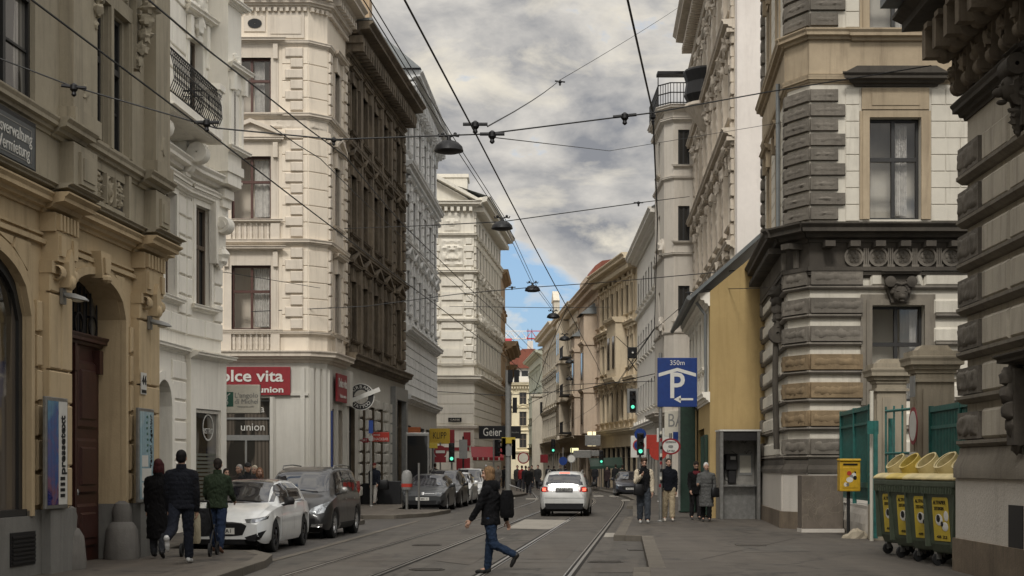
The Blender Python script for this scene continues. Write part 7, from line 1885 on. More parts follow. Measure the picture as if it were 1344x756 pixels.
    for sx in (-1,1):
        for yw in (yf,yr):
            mb = MB(); x = sx*(Wd/2-.125)
            mb.lathe(None, (x,yw,R_), [(R_*.62,-.1),(R_*.9,-.105),(R_,-.08),(R_,.08),(R_*.9,.105),(R_*.62,.1)], 28, 'x'); wh = mb.build('wheel', M['rubber'], t, smooth=40)
            mb = MB(); rm = M['rim_dark'] if spec.get('darkrim') else M['rim']; xo = x+sx*.085
            mb.lathe(None, (x,yw,R_), [(R_*.6,sx*.1),(R_*.66,sx*.1),(R_*.66,sx*.04),(R_*.6,sx*.04)], 28, 'x')
            ns = spec.get('spokes',5)
            for k in range(ns):
                for dk in (-.14,.14):
                    a = 2*PI*k/ns+dk; c, s_ = math.cos(a), math.sin(a)
                    mb.tube(None, [(xo,yw+.04*c,R_+.04*s_),(xo-sx*.02,yw+R_*.62*c,R_+R_*.62*s_)], .022, 5)
            mb.lathe(None, (xo,yw,R_), [(.01,-.02),(.055,-.02),(.05,.02),(.01,.02)], 12, 'x'); mb.build('rim', rm, wh, smooth=35)
            mb = MB(); mb.lathe(None, (x-sx*.02,yw,R_), [(.02,0),(R_*.6,0),(R_*.6,.005),(.02,.005)], 20, 'x'); mb.build('brake_disc', M['iron'], wh)
            mb = MB(); mb.lathe(None, (sx*(Wd/2-.3),yw,R_+.02), [(.02,-.02),(R_+.08,-.02),(R_+.08,.02),(.02,.02)], 24, 'x'); mb.build('wheel_arch', M['rubber'], t)
    # mirrors
    ym, zm = spec['mirror']
    for sx in (-1,1):
        mb = MB(); mb.loft([(sx*(Wd/2+.02),ym+.0,zm-.085,.04,.03),(sx*(Wd/2+.09),ym,zm-.07,.1,.06),(sx*(Wd/2+.1),ym,zm,.115,.075),(sx*(Wd/2+.09),ym,zm+.07,.09,.06),(sx*(Wd/2+.08),ym,zm+.085,.05,.03)], 12)
        mi = mb.build('wing_mirror', spec.get('mirror_mat',paint), t, smooth=60)
        mb = MB(); mb.tube(None, [(sx*(Wd/2-.1),ym,zm-.1),(sx*(Wd/2+.06),ym,zm-.06)], .025, 6); mb.build('mirror_arm', M['rubber'], mi)
    if spec.get('rails'):
        y0, y1 = spec['rails']
        for sx in (-1,1):
            mb = MB(); x = sx*spec.get('roofw',.72)*Wd/2*.92; zz = lambda y: smoothtab(top,y)
            mb.tube(None, [(x,y0,zz(y0)-.03),(x,y0+.08,zz(y0)+.045),(x,(y0+y1)/2,H+.045),(x,y1-.08,zz(y1)+.045),(x,y1,zz(y1)-.03)], .018, 6); mb.build('roof_rail', M['steel'], t)
    # wipers
    mb = MB()
    for a, c in (((-.5,.02),(.05,.06)),((.08,.02),(.55,.06))):
        pts = []
        for k in range(6):
            x = a[0]+(c[0]-a[0])*k/5; z = spec['front']['wipe']+a[1]+(c[1]-a[1])*k/5; h_ = bv.ray_cast(Vector((x,5,z)),Vector((0,-1,0)))[0]
            if h_: pts.append(tuple(h_+Vector((0,.015,.005))))
        if len(pts) > 1: mb.tube(None, pts, .01, 4)
    mb.build('wiper', M['black'], t)
    return t
M['rim'] = plain('alloy_rim', (.42,.42,.42), .35, .8); M['rim_dark'] = plain('dark_alloy_rim', (.03,.03,.032), .35, .6)
def paintm(n, c, m=.0, r=.28, coat=.8):
    k = Nt(n); p = k.pos(obj=True); d = k.ramp(k.noise(k.pos((3,3,1.2),True),2.2,6,.65),.45,.8,(0,0,0,1),(.35,.35,.35,1))
    k.ln(k.mix(d, c4(c), c4(tuple(.6*x+.04 for x in c))), k.b.inputs['Base Color'])
    k.ln(k.mix(d, (r,r,r,1), (.6,.6,.6,1)), k.b.inputs['Roughness']); k.b.inputs['Coat Weight'].default_value = coat; k.b.inputs['Coat Roughness'].default_value = .08; return k.m
M['lamp'] = plain('headlamp_glass', (.32,.34,.36), .12, .3, .8, .5, 1, 14); M['lampd'] = plain('headlamp_dark', (.05,.055,.06), .12, .2, .8, .6, 1, 14)
M['brake'] = emit('brake_light', (1,.12,.07), 1.6); M['taillens'] = plain('tail_lens', (.2,.012,.012), .2); M['chrome'] = plain('chrome', (.6,.6,.6), .15, .9)
W_ = lambda pts: pts
# white hatchback
def hatch(L, Wd, H, paint, **kw):
    h = L/2; bl = .93*H/1.46
    s = dict(L=L, W=Wd, H=H, wb=2.66, wr=.325, paint=paint, sill=.2, roofw=.68,
        top=[(-h,.62),(-h+.03,.92),(-h+.12,1.02),(-h+.42,1.32),(-h+.62,H-.04),(-h+1.1,H-.005),(-h+1.75,H),(-h+2.25,H-.04),(h-1.95,H-.13),(h-1.42,1.12),(h-1.1,.985),(h-.6,.91),(h-.2,.80),(h-.06,.68),(h,.58)],
        belt=[(-h,.6),(-h+.1,.93),(-h+.9,.985),(h-1.6,.93),(h-1.1,.9),(h-.5,.83),(h-.1,.68),(h,.55)],
        front=dict(screen=[[(-.74,1.01),(-.3,.985),(.3,.985),(.74,1.01)],[(-.67,1.17),(-.25,1.17),(.25,1.17),(.67,1.17)],[(-.575,H-.075),(-.2,H-.06),(.2,H-.06),(.575,H-.075)]], wipe=.985, plate=.46, plate_text='W 72 A1',
            parts=[('grille','black',[[(-.42,.38),(-.2,.36),(.2,.36),(.42,.38)],[(-.5,.56),(-.25,.57),(.25,.57),(.5,.56)],[(-.4,.62),(-.2,.64),(.2,.64),(.4,.62)]],.006),
                   ('headlight','lampd',[[(.5,.62),(.66,.62),(.85,.69)],[(.44,.69),(.66,.71),(.86,.75)]],.008), ('headlight_lens','lamp',[[(.66,.635),(.72,.64),(.83,.7)],[(.66,.685),(.73,.695),(.83,.735)]],.012),
                   ('air_intake','black',[[(.52,.27),(.66,.26),(.76,.3)],[(.46,.34),(.66,.4),(.84,.47)]],.006), ('lower_grille','black',[[(-.5,.2),(0,.2),(.5,.2)],[(-.45,.29),(0,.29),(.45,.29)]],.006)]),
        rear=dict(screen=[[(-.6,1.08),(.6,1.08)],[(-.5,H-.1),(.5,H-.1)]], plate=.75, parts=[('tail_light','taillens',[[(.5,.82),(.84,.82)],[(.5,.95),(.82,.97)]],.008)]),
        side_glass=[[[(-h+.75,.99),(-h+1.9,1.0)],[(-h+.95,H-.1),(-h+1.92,H-.07)]],[[(-h+1.98,1.0),(h-1.5,.99)],[(-h+1.99,1.17),(h-1.73,1.15)],[(-h+2.0,H-.07),(h-2.05,H-.11)]]],
        seams=[(-h+1.95,.26,.98),(h-1.35,.3,.92),(-h+.95,.5,.97)], handles=[(-h+1.05,.82),(-h+2.1,.8)], mirror=(h-1.55,1.02), spokes=5)
    s.update(kw); return s
wp = paintm('white_car_paint', (.62,.63,.62)); 
car('parked_car', 'white hatchback with black wheels parked first on the cobbles', (-5.52,32.05,0), PI-R(4.6), hatch(4.37,1.8,1.46,wp,darkrim=True,mirror_mat=M['iron'],dark_roof=True))
# black roof panel of the white hatchback is part of its roof glass
# dark people carrier
gp = paintm('charcoal_car_paint', (.011,.011,.012), 0, .35, .35)
L = 4.66; h = L/2; H = 1.73
mpv = dict(L=L, W=1.86, H=H, wb=2.82, wr=.335, paint=gp, sill=.22, roofw=.74,
    top=[(-h,.7),(-h+.04,1.1),(-h+.2,1.5),(-h+.4,H-.05),(-h+.8,H-.01),(0,H),(.4,H-.03),(.8,H-.13),(h-.95,1.2),(h-.75,1.08),(h-.4,.98),(h-.12,.84),(h-.03,.7),(h,.6)],
    belt=[(-h,.68),(-h+.1,1.0),(0,1.04),(h-1.1,1.0),(h-.5,.9),(h-.1,.7),(h,.56)],
    front=dict(screen=[[(-.74,1.14),(-.3,1.1),(.3,1.1),(.74,1.14)],[(-.6,H-.12),(-.2,H-.09),(.2,H-.09),(.6,H-.12)]], wipe=1.1, plate=.42, plate_text='W 519 L',
        parts=[('grille','black',[[(-.34,.64),(.34,.64)],[(-.38,.75),(.38,.75)]],.006), ('headlight','lamp',[[(.44,.62),(.62,.6),(.8,.64)],[(.5,.74),(.68,.82),(.86,.9)]],.01),
               ('bumper_intake','black',[[(-.62,.3),(0,.28),(.62,.3)],[(-.6,.5),(0,.52),(.6,.5)]],.006), ('fog_light','chrome',[[(.5,.3),(.76,.3)],[(.52,.37),(.78,.38)]],.012)]),
    rear=dict(screen=[[(-.65,1.1),(.65,1.1)],[(-.58,H-.14),(.58,H-.14)]], plate=.8, parts=[('tail_light','taillens',[[(.62,.8),(.86,.8)],[(.66,1.3),(.8,1.35)]],.008)]),
    side_glass=[[[(-h+.35,1.08),(-h+1.2,1.1)],[(-h+.55,H-.14),(-h+1.2,H-.1)]],[[(-h+1.28,1.1),(-h+2.35,1.1)],[(-h+1.28,H-.1),(-h+2.35,H-.1)]],[[(-h+2.43,1.1),(h-1.3,1.06)],[(-h+2.43,H-.1),(h-1.7,H-.16)]]],
    seams=[(-h+1.24,.3,1.05),(-h+2.4,.28,1.05),(h-1.25,.32,1.0)], handles=[(-h+1.45,.93),(-h+2.55,.93)], mirror=(h-1.35,1.15), rails=(-h+.6,.35), cladding=True, spokes=6, handle_mat=M['steel'], mirror_mat=M['steel'])
car('parked_car', 'charcoal people carrier with roof rails parked behind the white hatchback', (-5.05,38.3,0), PI-R(4.8), mpv)
# row in front of the cool white house
dg = paintm('dark_grey_car_paint', (.03,.032,.034), 0, .35, .4)
hd = lambda Y: -R(4.2)
golf = hatch(4.28,1.79,1.46,dg)
golf['front'] = dict(golf['front'], plate=.5, plate_text='W 3841 H', parts=[('grille','black',[[(-.5,.28),(.5,.28)],[(-.55,.44),(.55,.44)]],.006),('headlight','lampd',[[(.5,.66),(.84,.68)],[(.46,.74),(.86,.78)]],.008),('badge','chrome',[[(-.05,.66),(.05,.66)],[(-.05,.76),(.05,.76)]],.01),('air_intake','black',[[(.56,.28),(.78,.32)],[(.6,.4),(.84,.46)]],.006),('trim_strip','chrome',[[(-.46,.7),(-.06,.7)],[(-.46,.712),(-.06,.712)]],.009)])
car('parked_car', 'dark grey hatchback with a white number plate, first parked car beyond the crossing', (-3.3,60.9,0), PI-R(4.2), golf)
bl = paintm('black_car_paint', (.008,.008,.009), 0, .35, .4)
suv = hatch(4.4,1.84,1.62,bl,wr=.35,rails=(-1.6,.4)); car('parked_car', 'black tall car with roof rails behind the dark grey hatchback', (-2.95,66.3,0), PI-R(4.2), suv)
car('parked_car', 'small white car parked behind the black tall car', (-2.62,71.6,0), PI-R(4.2), hatch(4.1,1.76,1.5,wp))
car('parked_car', 'white van-like car parked farthest in the row, beside the crossing woman', (-2.15,76.8,0), PI-R(4.2), hatch(4.3,1.84,1.68,paintm('off_white_car_paint',(.5,.5,.48)),wr=.34))
car('parked_car', 'dark car with a bright bonnet parked at the far right kerb', (gx(826,92),92.5,0), PI-R(2), hatch(4.3,1.8,1.5,paintm('dark_blue_car_paint',(.012,.012,.02),0,.35,.5)))
# white car driving away
vp = paintm('silver_white_car_paint', (.46,.46,.44))
H = 1.58; h = 2.1
van = dict(L=4.2, W=1.76, H=H, wb=2.58, wr=.32, paint=vp, sill=.24, roofw=.73,
    top=[(-h,.72),(-h+.03,1.0),(-h+.1,1.08),(-h+.28,1.42),(-h+.42,H-.05),(-h+.9,H),(0,H),(.5,H-.04),(h-1.2,1.25),(h-.95,1.05),(h-.4,.95),(h-.1,.8),(h,.6)],
    belt=[(-h,.7),(-h+.1,1.0),(0,1.0),(h-1.1,.97),(h-.4,.88),(h-.1,.7),(h,.55)],
    front=dict(screen=[[(-.68,1.08),(.68,1.08)],[(-.56,H-.1),(.56,H-.1)]], wipe=1.08, parts=[('grille','black',[[(-.4,.4),(.4,.4)],[(-.4,.6),(.4,.6)]],.006)]),
    rear=dict(screen=[[(-.66,1.1),(-.3,1.08),(.3,1.08),(.66,1.1)],[(-.55,H-.13),(-.2,H-.1),(.2,H-.1),(.55,H-.13)]], plate=.92,
        parts=[('tail_light','taillens',[[(.53,.86),(.7,.85),(.83,.87)],[(.5,1.02),(.7,1.05),(.81,1.06)]],.008),('brake_lamp','brake',[[(.64,.89),(.76,.89)],[(.64,1.0),(.76,1.0)]],.014),('high_brake_lamp','brake',[[(-.18,H-.075),(.18,H-.075)],[(-.17,H-.035),(.17,H-.035)]],.012),
               ('bumper','black',[[(-.8,.26),(0,.26),(.8,.26)],[(-.84,.46),(0,.46),(.84,.46)]],.008),('plate_recess','iron',[[(-.3,.84),(.3,.84)],[(-.32,1.0),(.32,1.0)]],.006),('badge','chrome',[[(-.045,1.02),(.045,1.02)],[(-.045,1.07),(.045,1.07)]],.012),
               ('bumper_line','iron',[[(-.85,.64),(0,.64),(.85,.64)],[(-.85,.65),(0,.65),(.85,.65)]],.004),('tailgate_seam','iron',[[(.79,.66),(.8,.66)],[(.79,.86),(.8,.86)]],.004)]),
    side_glass=[[[(-h+.5,1.04),(-h+1.7,1.04)],[(-h+.6,H-.12),(-h+1.7,H-.1)]],[[(-h+1.78,1.04),(h-1.3,1.02)],[(-h+1.78,H-.1),(h-1.7,H-.16)]]],
    seams=[(-h+1.74,.3,1.02),(h-1.2,.32,.98)], handles=[(-h+.9,.9),(-h+1.95,.9)], mirror=(h-1.3,1.1), rails=(-h+.5,.5), spokes=5, mirror_mat=M['iron'])
car('driving_car', 'silvery white car driving away along the tram rails with lit brake lights', (1.98,55.2,0), -R(4.5), van, None)
# ------------------------------------------------------------------ people: local +y is the way they face, z up
import numpy as np
def remesh(mb, voxel, it=6, fac=.5, nm='body'):
    me = mb.mesh('tmp'); o = bpy.data.objects.new('tmp', me)
    r = o.modifiers.new('r','REMESH'); r.mode = 'VOXEL'; r.voxel_size = voxel
    if it: s = o.modifiers.new('s','SMOOTH'); s.iterations = it; s.factor = fac
    m2 = evaluated(o); bpy.data.meshes.remove(me); m2.name = nm; m2.shade_smooth(); return m2
PM = {}
def hairmat(key, col):
    if key not in PM:
        k = Nt(key); n = k.noise(k.pos((1,1,.12),True), 60, 4, .6, .3); k.ln(k.mix(k.ramp(n,.35,.65), c4(sc(col,.55)), c4(sc(col,1.5))), k.b.inputs['Base Color']); k.b.inputs['Roughness'].default_value = .7; k.b.inputs['Specular IOR Level'].default_value = .15; k.bump(n, .6, .01); PM[key] = k.m
    return PM[key]
def pmat(key, col, kind='cloth'):
    if key not in PM: PM[key] = cloth(key, col) if kind == 'cloth' else plain(key, col, .6)
    return PM[key]
def folds(me, amp, k=1.0, seed=0):                   # creases of worn cloth
    n = len(me.vertices); co = np.empty(n*3); no = np.empty(n*3); me.vertices.foreach_get('co', co); me.vertices.foreach_get('normal', no)
    co = co.reshape(-1,3); no = no.reshape(-1,3); x, y, z = (co*k).T
    a = np.sin(17*x+5*np.sin(9*z+seed)+seed)*np.sin(13*y+4*np.sin(11*x+7*z)) + .7*np.sin(31*z+6*np.sin(8*x+seed)+5*np.sin(9*y))*np.sin(9*x+7*y+seed)
    b = np.sin(43*z+7*np.sin(19*x)+5*np.sin(17*y+seed))*np.sin(23*x+19*y)
    d = amp*(.55-np.abs(a)*.8+.35*b)
    me.vertices.foreach_set('co', (co+no*d[:,None]).ravel()); me.update()
def rotx(v, a): c, s = math.cos(a), math.sin(a); return Vector((v.x, v.y*c - v.z*s, v.y*s + v.z*c))
def person(label, loc, rz, S=1.75, hipL=(0,0), hipR=(0,0), armL=(0,.15), armR=(0,.15), abd=.1, lean=0, headpitch=0, headyaw=0, top='jacket', topc=(.03,.03,.03), trou=(.03,.035,.05),
           shoe=(.03,.03,.03), hair='short', hairc=(.03,.02,.015), wide=1.0, trouw=1.0, face=False, voxel=.014, hem=None, skinc=None, topcol2=None, name='person', extra=None, group=None, armLx=0, armRx=0, quilt=0):
    """hip: (swing forward, knee bend) in radians; arm: (swing forward, elbow bend)"""
    k = S/1.75; t = thing(name, label, 'person', loc, rz, group)
    far = voxel > .02
    H0 = .92*k
    def leg(sx, sw, kn):
        hip = Vector((sx*.095*k,0,0)); th = rotx(Vector((0,0,-.43*k)), sw); kneep = hip+th; sh = rotx(Vector((0,0,-.41*k)), sw-kn); an = kneep+sh
        fd = rotx(Vector((0,.17*k,-.045*k)), (sw-kn)*.8 if sw-kn < -.2 else 0); return hip, kneep, an, an+fd
    legs = [leg(-1,*hipL), leg(1,*hipR)]
    low = min(min(l[2].z-.075*k, l[3].z-.035*k) for l in legs); up = -low
    legs = [[q+Vector((0,0,up)) for q in l] for l in legs]; pz = up
    def tors(q): return Vector((q[0]*k, 0, pz)) + rotx(Vector((0,q[1]*k,q[2]*k)), -lean)
    shz = .50
    def arm(sx, sw, el, ax):
        s = tors((sx*.172*wide,0,shz-.035)); d = rotx(Vector((sx*math.sin(abd+abs(ax)*.0),0,-math.cos(abd)))*.29*k, sw-lean*.5); e = s+d
        f = rotx(Vector((-sx*math.sin(ax),0,-math.cos(ax)))*.25*k, sw+el-lean*.5); w = e+f; h = w+f.normalized()*.085*k; return s, e, w, h, f.normalized()
    arms = [arm(-1,*armL,armLx), arm(1,*armR,armRx)]
    hc = tors((0,.015,.735)); nb = tors((0,-.005,.53))
    HR = Matrix.Rotation(-headpitch,3,'X'); HR = Matrix.Rotation(headyaw,3,'Z') @ HR
    hp = lambda x,y,z: tuple(hc + HR @ (Vector((x,y,z))*k))
    # --- body: one continuous skin mesh
    b = MB()
    b.ell(None, hp(0,-.008,.02), (.074*k,.094*k,.098*k), 14, 10); b.ell(None, hp(0,.022,-.055), (.056*k,.066*k,.07*k), 12, 8); b.ell(None, hp(0,.045,-.095), (.032*k,.035*k,.025*k), 8, 6)
    if not far:
        b.cone(hp(0,.088,.01), .012*k, hp(0,.108,-.03), .016*k, 8); b.ell(None, hp(0,.083,.035), (.055*k,.014*k,.012*k), 10, 6)
        for sx in (-1,1): b.ell(None, hp(sx*.077,-.005,-.005), (.012*k,.022*k,.034*k), 8, 6); b.ell(None, hp(sx*.04,.07,-.03), (.025*k,.02*k,.02*k), 8, 6)
        b.ell(None, hp(0,.09,-.062), (.026*k,.012*k,.009*k), 8, 5)
    b.cone(tuple(nb), .056*k, tuple(hc+HR@Vector((0,-.01,-.06))*k), .05*k, 12)
    tr = [tors((0,0,z)) for z in (.0,.1,.25,.42,.5)]
    for p, q, r in zip(tr, tr[1:], (.09,.1,.11,.09)): b.cone(tuple(p), r*k, tuple(q), r*k, 12)
    for a in arms:
        b.cone(tuple(a[0]), .045*k, tuple(a[1]), .036*k); b.cone(tuple(a[1]), .037*k, tuple(a[2]), .026*k); b.cone(tuple(a[0]), .04*k, tuple(nb), .045*k)
        b.cone(tuple(a[2]), .026*k, tuple(a[3]), .034*k)
    for l in legs:
        b.cone(tuple(l[0]), .075*k, tuple(l[1]), .05*k); b.cone(tuple(l[1]), .05*k, tuple(l[2]), .034*k); b.cone(tuple(l[2]), .036*k, tuple(l[3]), .026*k)
    me = remesh(b, max(.011, voxel*.8) if not far else voxel, 3)
    if not far:                                       # fingers join the same mesh
        g = MB()
        for i, a in enumerate(arms):
            sx = -1 if i == 0 else 1; f = a[4]; side = Vector((0,1,0)); side = (side - f*side.dot(f)).normalized(); inn = f.cross(side)*(-sx)
            for j, ln in enumerate((.062,.072,.068,.052)):
                o = a[3]+side*(.026-.0175*j)*k+f*.018*k; c1 = o+f*ln*.55*k+inn*.006*k; c2 = c1+f*ln*.5*k*.8+inn*.028*k
                g.cone(tuple(o), .0095*k, tuple(c1), .009*k, 6); g.cone(tuple(c1), .009*k, tuple(c2), .0075*k, 6)
            o = a[2]+f*.035*k+side*.025*k; c1 = o+side*.03*k+f*.035*k+inn*.012*k; g.cone(tuple(o), .012*k, tuple(c1), .0095*k, 6); g.cone(tuple(c1), .0095*k, tuple(c1+f*.028*k+inn*.01*k), .008*k, 6)
        bm = bmesh.new(); bm.from_mesh(me); tmp = g.mesh('t'); bm.from_mesh(tmp); bm.to_mesh(me); bm.free(); me.shade_smooth()
    link('body', me, pmat('skin_tone', (.4,.24,.17), 'p') if not skinc else pmat('skin_%d'%int(skinc[0]*100), skinc, 'p'), t)
    if face:
        for sx in (-1,1):
            m = MB(); m.ell(None, hp(sx*.031,.083,.012), (.013*k,.008*k,.008*k), 8, 6); m.build('eye', pmat('eye_dark',(.02,.015,.012),'p'), t)
            m = MB(); m.ell(None, hp(sx*.032,.09,.034), (.02*k,.006*k,.005*k), 8, 5); m.build('eyebrow', pmat('brow_%d'%int(hairc[0]*99), hairc), t)
        m = MB(); m.ell(None, hp(0,.098,-.064), (.022*k,.008*k,.006*k), 8, 5); m.build('mouth', pmat('lips',(.24,.08,.065),'p'), t)
    # --- trousers
    m = MB(); tw = trouw
    for l in legs:
        ank = l[1].lerp(l[2], .93); m.cone(tuple(l[0]), .105*k*tw**.5, tuple(l[1]), .08*k*tw); m.cone(tuple(l[1]), .08*k*tw, tuple(ank), .066*k*tw)
    m.cone((-.05*k,0,pz+.0*k), .118*k, (.05*k,0,pz+.0*k), .118*k); m.cone((0,0,pz+.02*k), .12*k, tuple(tors((0,0,.12))), .12*k)
    tm = remesh(m, voxel, 4, .5, 'trousers'); folds(tm, .011*k, 1.1, S)
    link('trousers', tm, pmat('trousers_%s'%(trou,), trou), t)
    # --- shoes, one each
    for l in legs:
        m = MB(); an = l[2]; d = (l[3]-l[2]); m.cone(tuple(an+Vector((0,-.02,-.0))*k), .048*k, tuple(an+Vector((0,0,-.028))*k), .045*k, 10); m.cone(tuple(an-d*.18-Vector((0,0,.03))*k), .04*k, tuple(l[3]), .034*k, 10); m.cone(tuple(an+d*.5-Vector((0,0,.015))*k), .042*k, tuple(l[3]+d*.1), .03*k, 10)
        o = link('shoe', remesh(m, max(.01,voxel*.8), 3, .5, 'shoe'), pmat('shoe_%s'%(shoe,), shoe, 'p'), t)
    # --- top garment
    z0 = {'jacket':-.08,'coat':-.5,'short':-.02}.get(top,-.08) if hem is None else hem
    m = MB(); rings = []
    pr = [(-.9,.19,.15),(-.5,.195,.155),(-.25,.195,.15),(-.08,.185,.138),(.08,.168,.122),(.22,.175,.13),(.36,.195,.135),(.46,.185,.115),(.51,.12,.09),(.56,.075,.075)]
    def pz_(z):
        for (a,x,y),(c,x2,y2) in zip(pr,pr[1:]):
            if z <= c: f = (z-a)/(c-a); return x+(x2-x)*f, y+(y2-y)*f
        return pr[-1][1:]
    zs = [z0+i*(.56-z0)/18 for i in range(19)]; n = 20; vs = []; fs = []
    for z in zs:
        rx, ry = pz_(z); c = tors((0,0,z)) if z > -.02 else Vector((0,0,pz+z*k)) + (tors((0,0,-.02))-Vector((0,0,pz-.02*k)))
        for q in range(n):
            a = 2*PI*q/n; vs.append((c.x+rx*wide*k*math.cos(a)*1.0, c.y+ry*wide*k*math.sin(a), c.z))
    for i in range(18):
        for q in range(n): fs.append((i*n+q,i*n+(q+1)%n,(i+1)*n+(q+1)%n,(i+1)*n+q))
    fs += [tuple(range(n-1,-1,-1)), tuple(range(18*n,19*n))]; m.add(None, vs, fs)
    puff = 1.12 if quilt else 1
    for a in arms: m.cone(tuple(a[0]), .075*k*puff, tuple(a[1]), .062*k*puff); m.cone(tuple(a[1]), .062*k*puff, tuple(a[1].lerp(a[2],.97)), .047*k*puff)
    for a in arms: m.cone(tuple(a[0].lerp(nb,.05)), .075*k*puff, tuple(nb+Vector((0,0,.0))), .068*k)
    m.cone(tuple(tors((0,0,.46))), .085*k, tuple(tors((0,.0,.585))), .068*k)
    jm = remesh(m, voxel, 5, .5, 'jacket')
    if quilt:
        for v in jm.vertices: q = .010*(abs(math.sin(v.co.z*PI/quilt))**.5-.6); v.co += v.normal*q
    folds(jm, .012*k if not quilt else .006*k, 1.0, S*3)
    tc = pmat('top_%s'%(topc,), topc)
    jo = link('coat' if z0 < -.2 else 'jacket', jm, tc, t)
    if topcol2:                                       # differently coloured sleeves and shoulders
        m = MB()
        for a in arms: m.cone(tuple(a[0].lerp(a[1],-.02)), .084*k, tuple(a[1]), .072*k); m.cone(tuple(a[1]), .072*k, tuple(a[1].lerp(a[2],.98)), .055*k); m.cone(tuple(a[0]+Vector((0,0,.0))), .08*k, tuple(a[0].lerp(nb,.45)), .07*k)
        sm_ = remesh(m, voxel, 4, .5, 'sleeve'); folds(sm_, .01*k, 1.2, S); link('sleeve', sm_, pmat('sleeve_%s'%(topcol2,), topcol2), jo)
    if not far:
        m = MB(); c = tors((0,-.004,.6)); m.lathe(None, tuple(c), [(.085*k,-.03*k),(.082*k,.0),(.076*k,.045*k),(.066*k,.045*k),(.066*k,-.03*k),(.085*k,-.03*k)], 16); m.build('collar', tc, jo, smooth=60)
    # --- hair or hat
    if hair != 'none':
        m = MB(); hm = (pmat if hair in ('beanie','cap') else hairmat)('hair_%s_%s'%(hair,hairc), hairc)
        if hair in ('short','bun','bob','long','curly'):
            m.ell(None, hp(0,-.022,.04), (.084*k,.098*k,.095*k), 16, 10); m.ell(None, hp(0,-.04,-.01), (.08*k,.072*k,.075*k), 12, 8)
        if hair == 'bun': m.ell(None, hp(0,-.075,-.05), (.05*k,.04*k,.05*k), 10, 8)
        if hair == 'bob':
            m.ell(None, hp(0,-.04,-.05), (.092*k,.075*k,.12*k), 14, 9)
            for sx in (-1,1): m.cone(hp(sx*.07,.01,.03), .03*k, hp(sx*.08,-.0,-.13), .032*k)
        if hair == 'long':
            m.ell(None, hp(0,-.06,-.08), (.092*k,.06*k,.17*k), 14, 9)
            for sx in (-1,1): m.cone(hp(sx*.07,0,.02), .03*k, hp(sx*.085,-.01,-.2), .03*k)
        if hair == 'curly':
            for q in range(16): a = q*2.4; m.ell(None, hp(.065*math.cos(a), -.02+.07*math.sin(a), .05+.05*math.sin(q*1.7)), (.035*k,.035*k,.035*k), 8, 6)
        if hair == 'beanie':
            m.ell(None, hp(0,-.012,.05), (.086*k,.102*k,.092*k), 16, 10); m.ell(None, hp(0,-.012,.02), (.09*k,.105*k,.03*k), 16, 8)
        if hair == 'cap':
            m.ell(None, hp(0,-.012,.055), (.084*k,.1*k,.08*k), 16, 10); m.ell(None, hp(0,.1,.035), (.06*k,.06*k,.012*k), 12, 6)
        link('hat' if hair in ('beanie','cap') else 'hair', remesh(m, max(.009,voxel*.75), 3, .5, 'hair'), hm, t)
    if extra: extra(t, dict(arms=arms, legs=legs, tors=tors, k=k, hp=hp))
    return t
def bag(label, loc, mat, s=(.16,.08,.2), rz=0, cat='bag', strap=None, nm='bag'):
    t = thing(nm, label, cat, loc, rz); m = MB()
    m.loft([(0,0,-s[2]/2,s[0]*.42,s[1]*.4),(0,0,-s[2]*.4,s[0]*.5,s[1]*.5),(0,0,s[2]*.3,s[0]*.48,s[1]*.45),(0,0,s[2]/2,s[0]*.4,s[1]*.3)], 14, 3.2); m.build('pouch', mat, t, smooth=60)
    if strap: m = MB(); m.tube(None, strap, .012, 6); m.build('strap', mat, t)
    return t
PV = .13
# left trio walking away
person('person with dark red hair in a long black coat, leftmost of the walkers', (gx(208,26.4),26.4,PV), R(2), 1.68, (.12,.1), (-.12,.2), (.05,.1), (-.05,.15), .08, 0, 0, -.1, 'coat', (.0045,.004,.0045), (.035,.037,.042), (.0045,.004,.0045), 'bob', (.045,.012,.012), 1.08, hem=-.58)
m_ = person('tall person in a black quilted vest with white-soled shoes walking away', (gx(238,24.9),24.9,PV), R(1), 1.84, (-.55,.75), (.2,.08), (.12,.2), (.05,.25), .1, 0, .05, 0, 'short', (.007,.008,.012), (.009,.011,.018), (.4,.4,.39), 'short', (.006,.005,.005), 1.08, hem=-.06, quilt=.075, topcol2=(.006,.006,.008))
person('person in a dark green jacket, blue jeans and brown boots walking towards the white hatchback', (gx(285,27.9),27.9,PV), R(-4), 1.7, (.16,.12), (-.12,.12), (.25,.7), (.3,.8), .16, .06, .1, .1, 'jacket', (.022,.033,.018), (.017,.028,.058), (.11,.045,.022), 'bun', (.016,.012,.01), 1.12, hem=-.08)
# pram / shopping things between them
t = thing('stroller', 'dark pushchair partly hidden behind the walkers legs', 'stroller', (gx(262,27.2),27.2,PV), R(0))
m = MB(); m.loft([(0,0,.35,.18,.25),(0,.02,.5,.23,.32),(0,0,.72,.22,.3),(0,-.1,.85,.2,.15)], 14); m.build('seat', pmat('pram_cloth',(.016,.016,.018)), t, smooth=60)
m = MB()
for sx in (-.24,.24): m.tube(None, [(sx,-.42,.98),(sx,-.1,.6),(sx,.32,.14)], .016, 6); m.tube(None, [(sx,.1,.55),(sx,-.32,.14)], .016, 6)
m.tube(None, [(-.24,-.42,.98),(.24,-.42,.98)], .018, 6); m.build('frame', M['iron'], t)
for sx in (-.25,.25):
    for sy in (.32,-.32): m = MB(); m.lathe(None, (sx,sy,.12), [(.08,-.02),(.12,-.02),(.12,.02),(.08,.02)], 16, 'x'); m.build('wheel', M['rubber'], t)
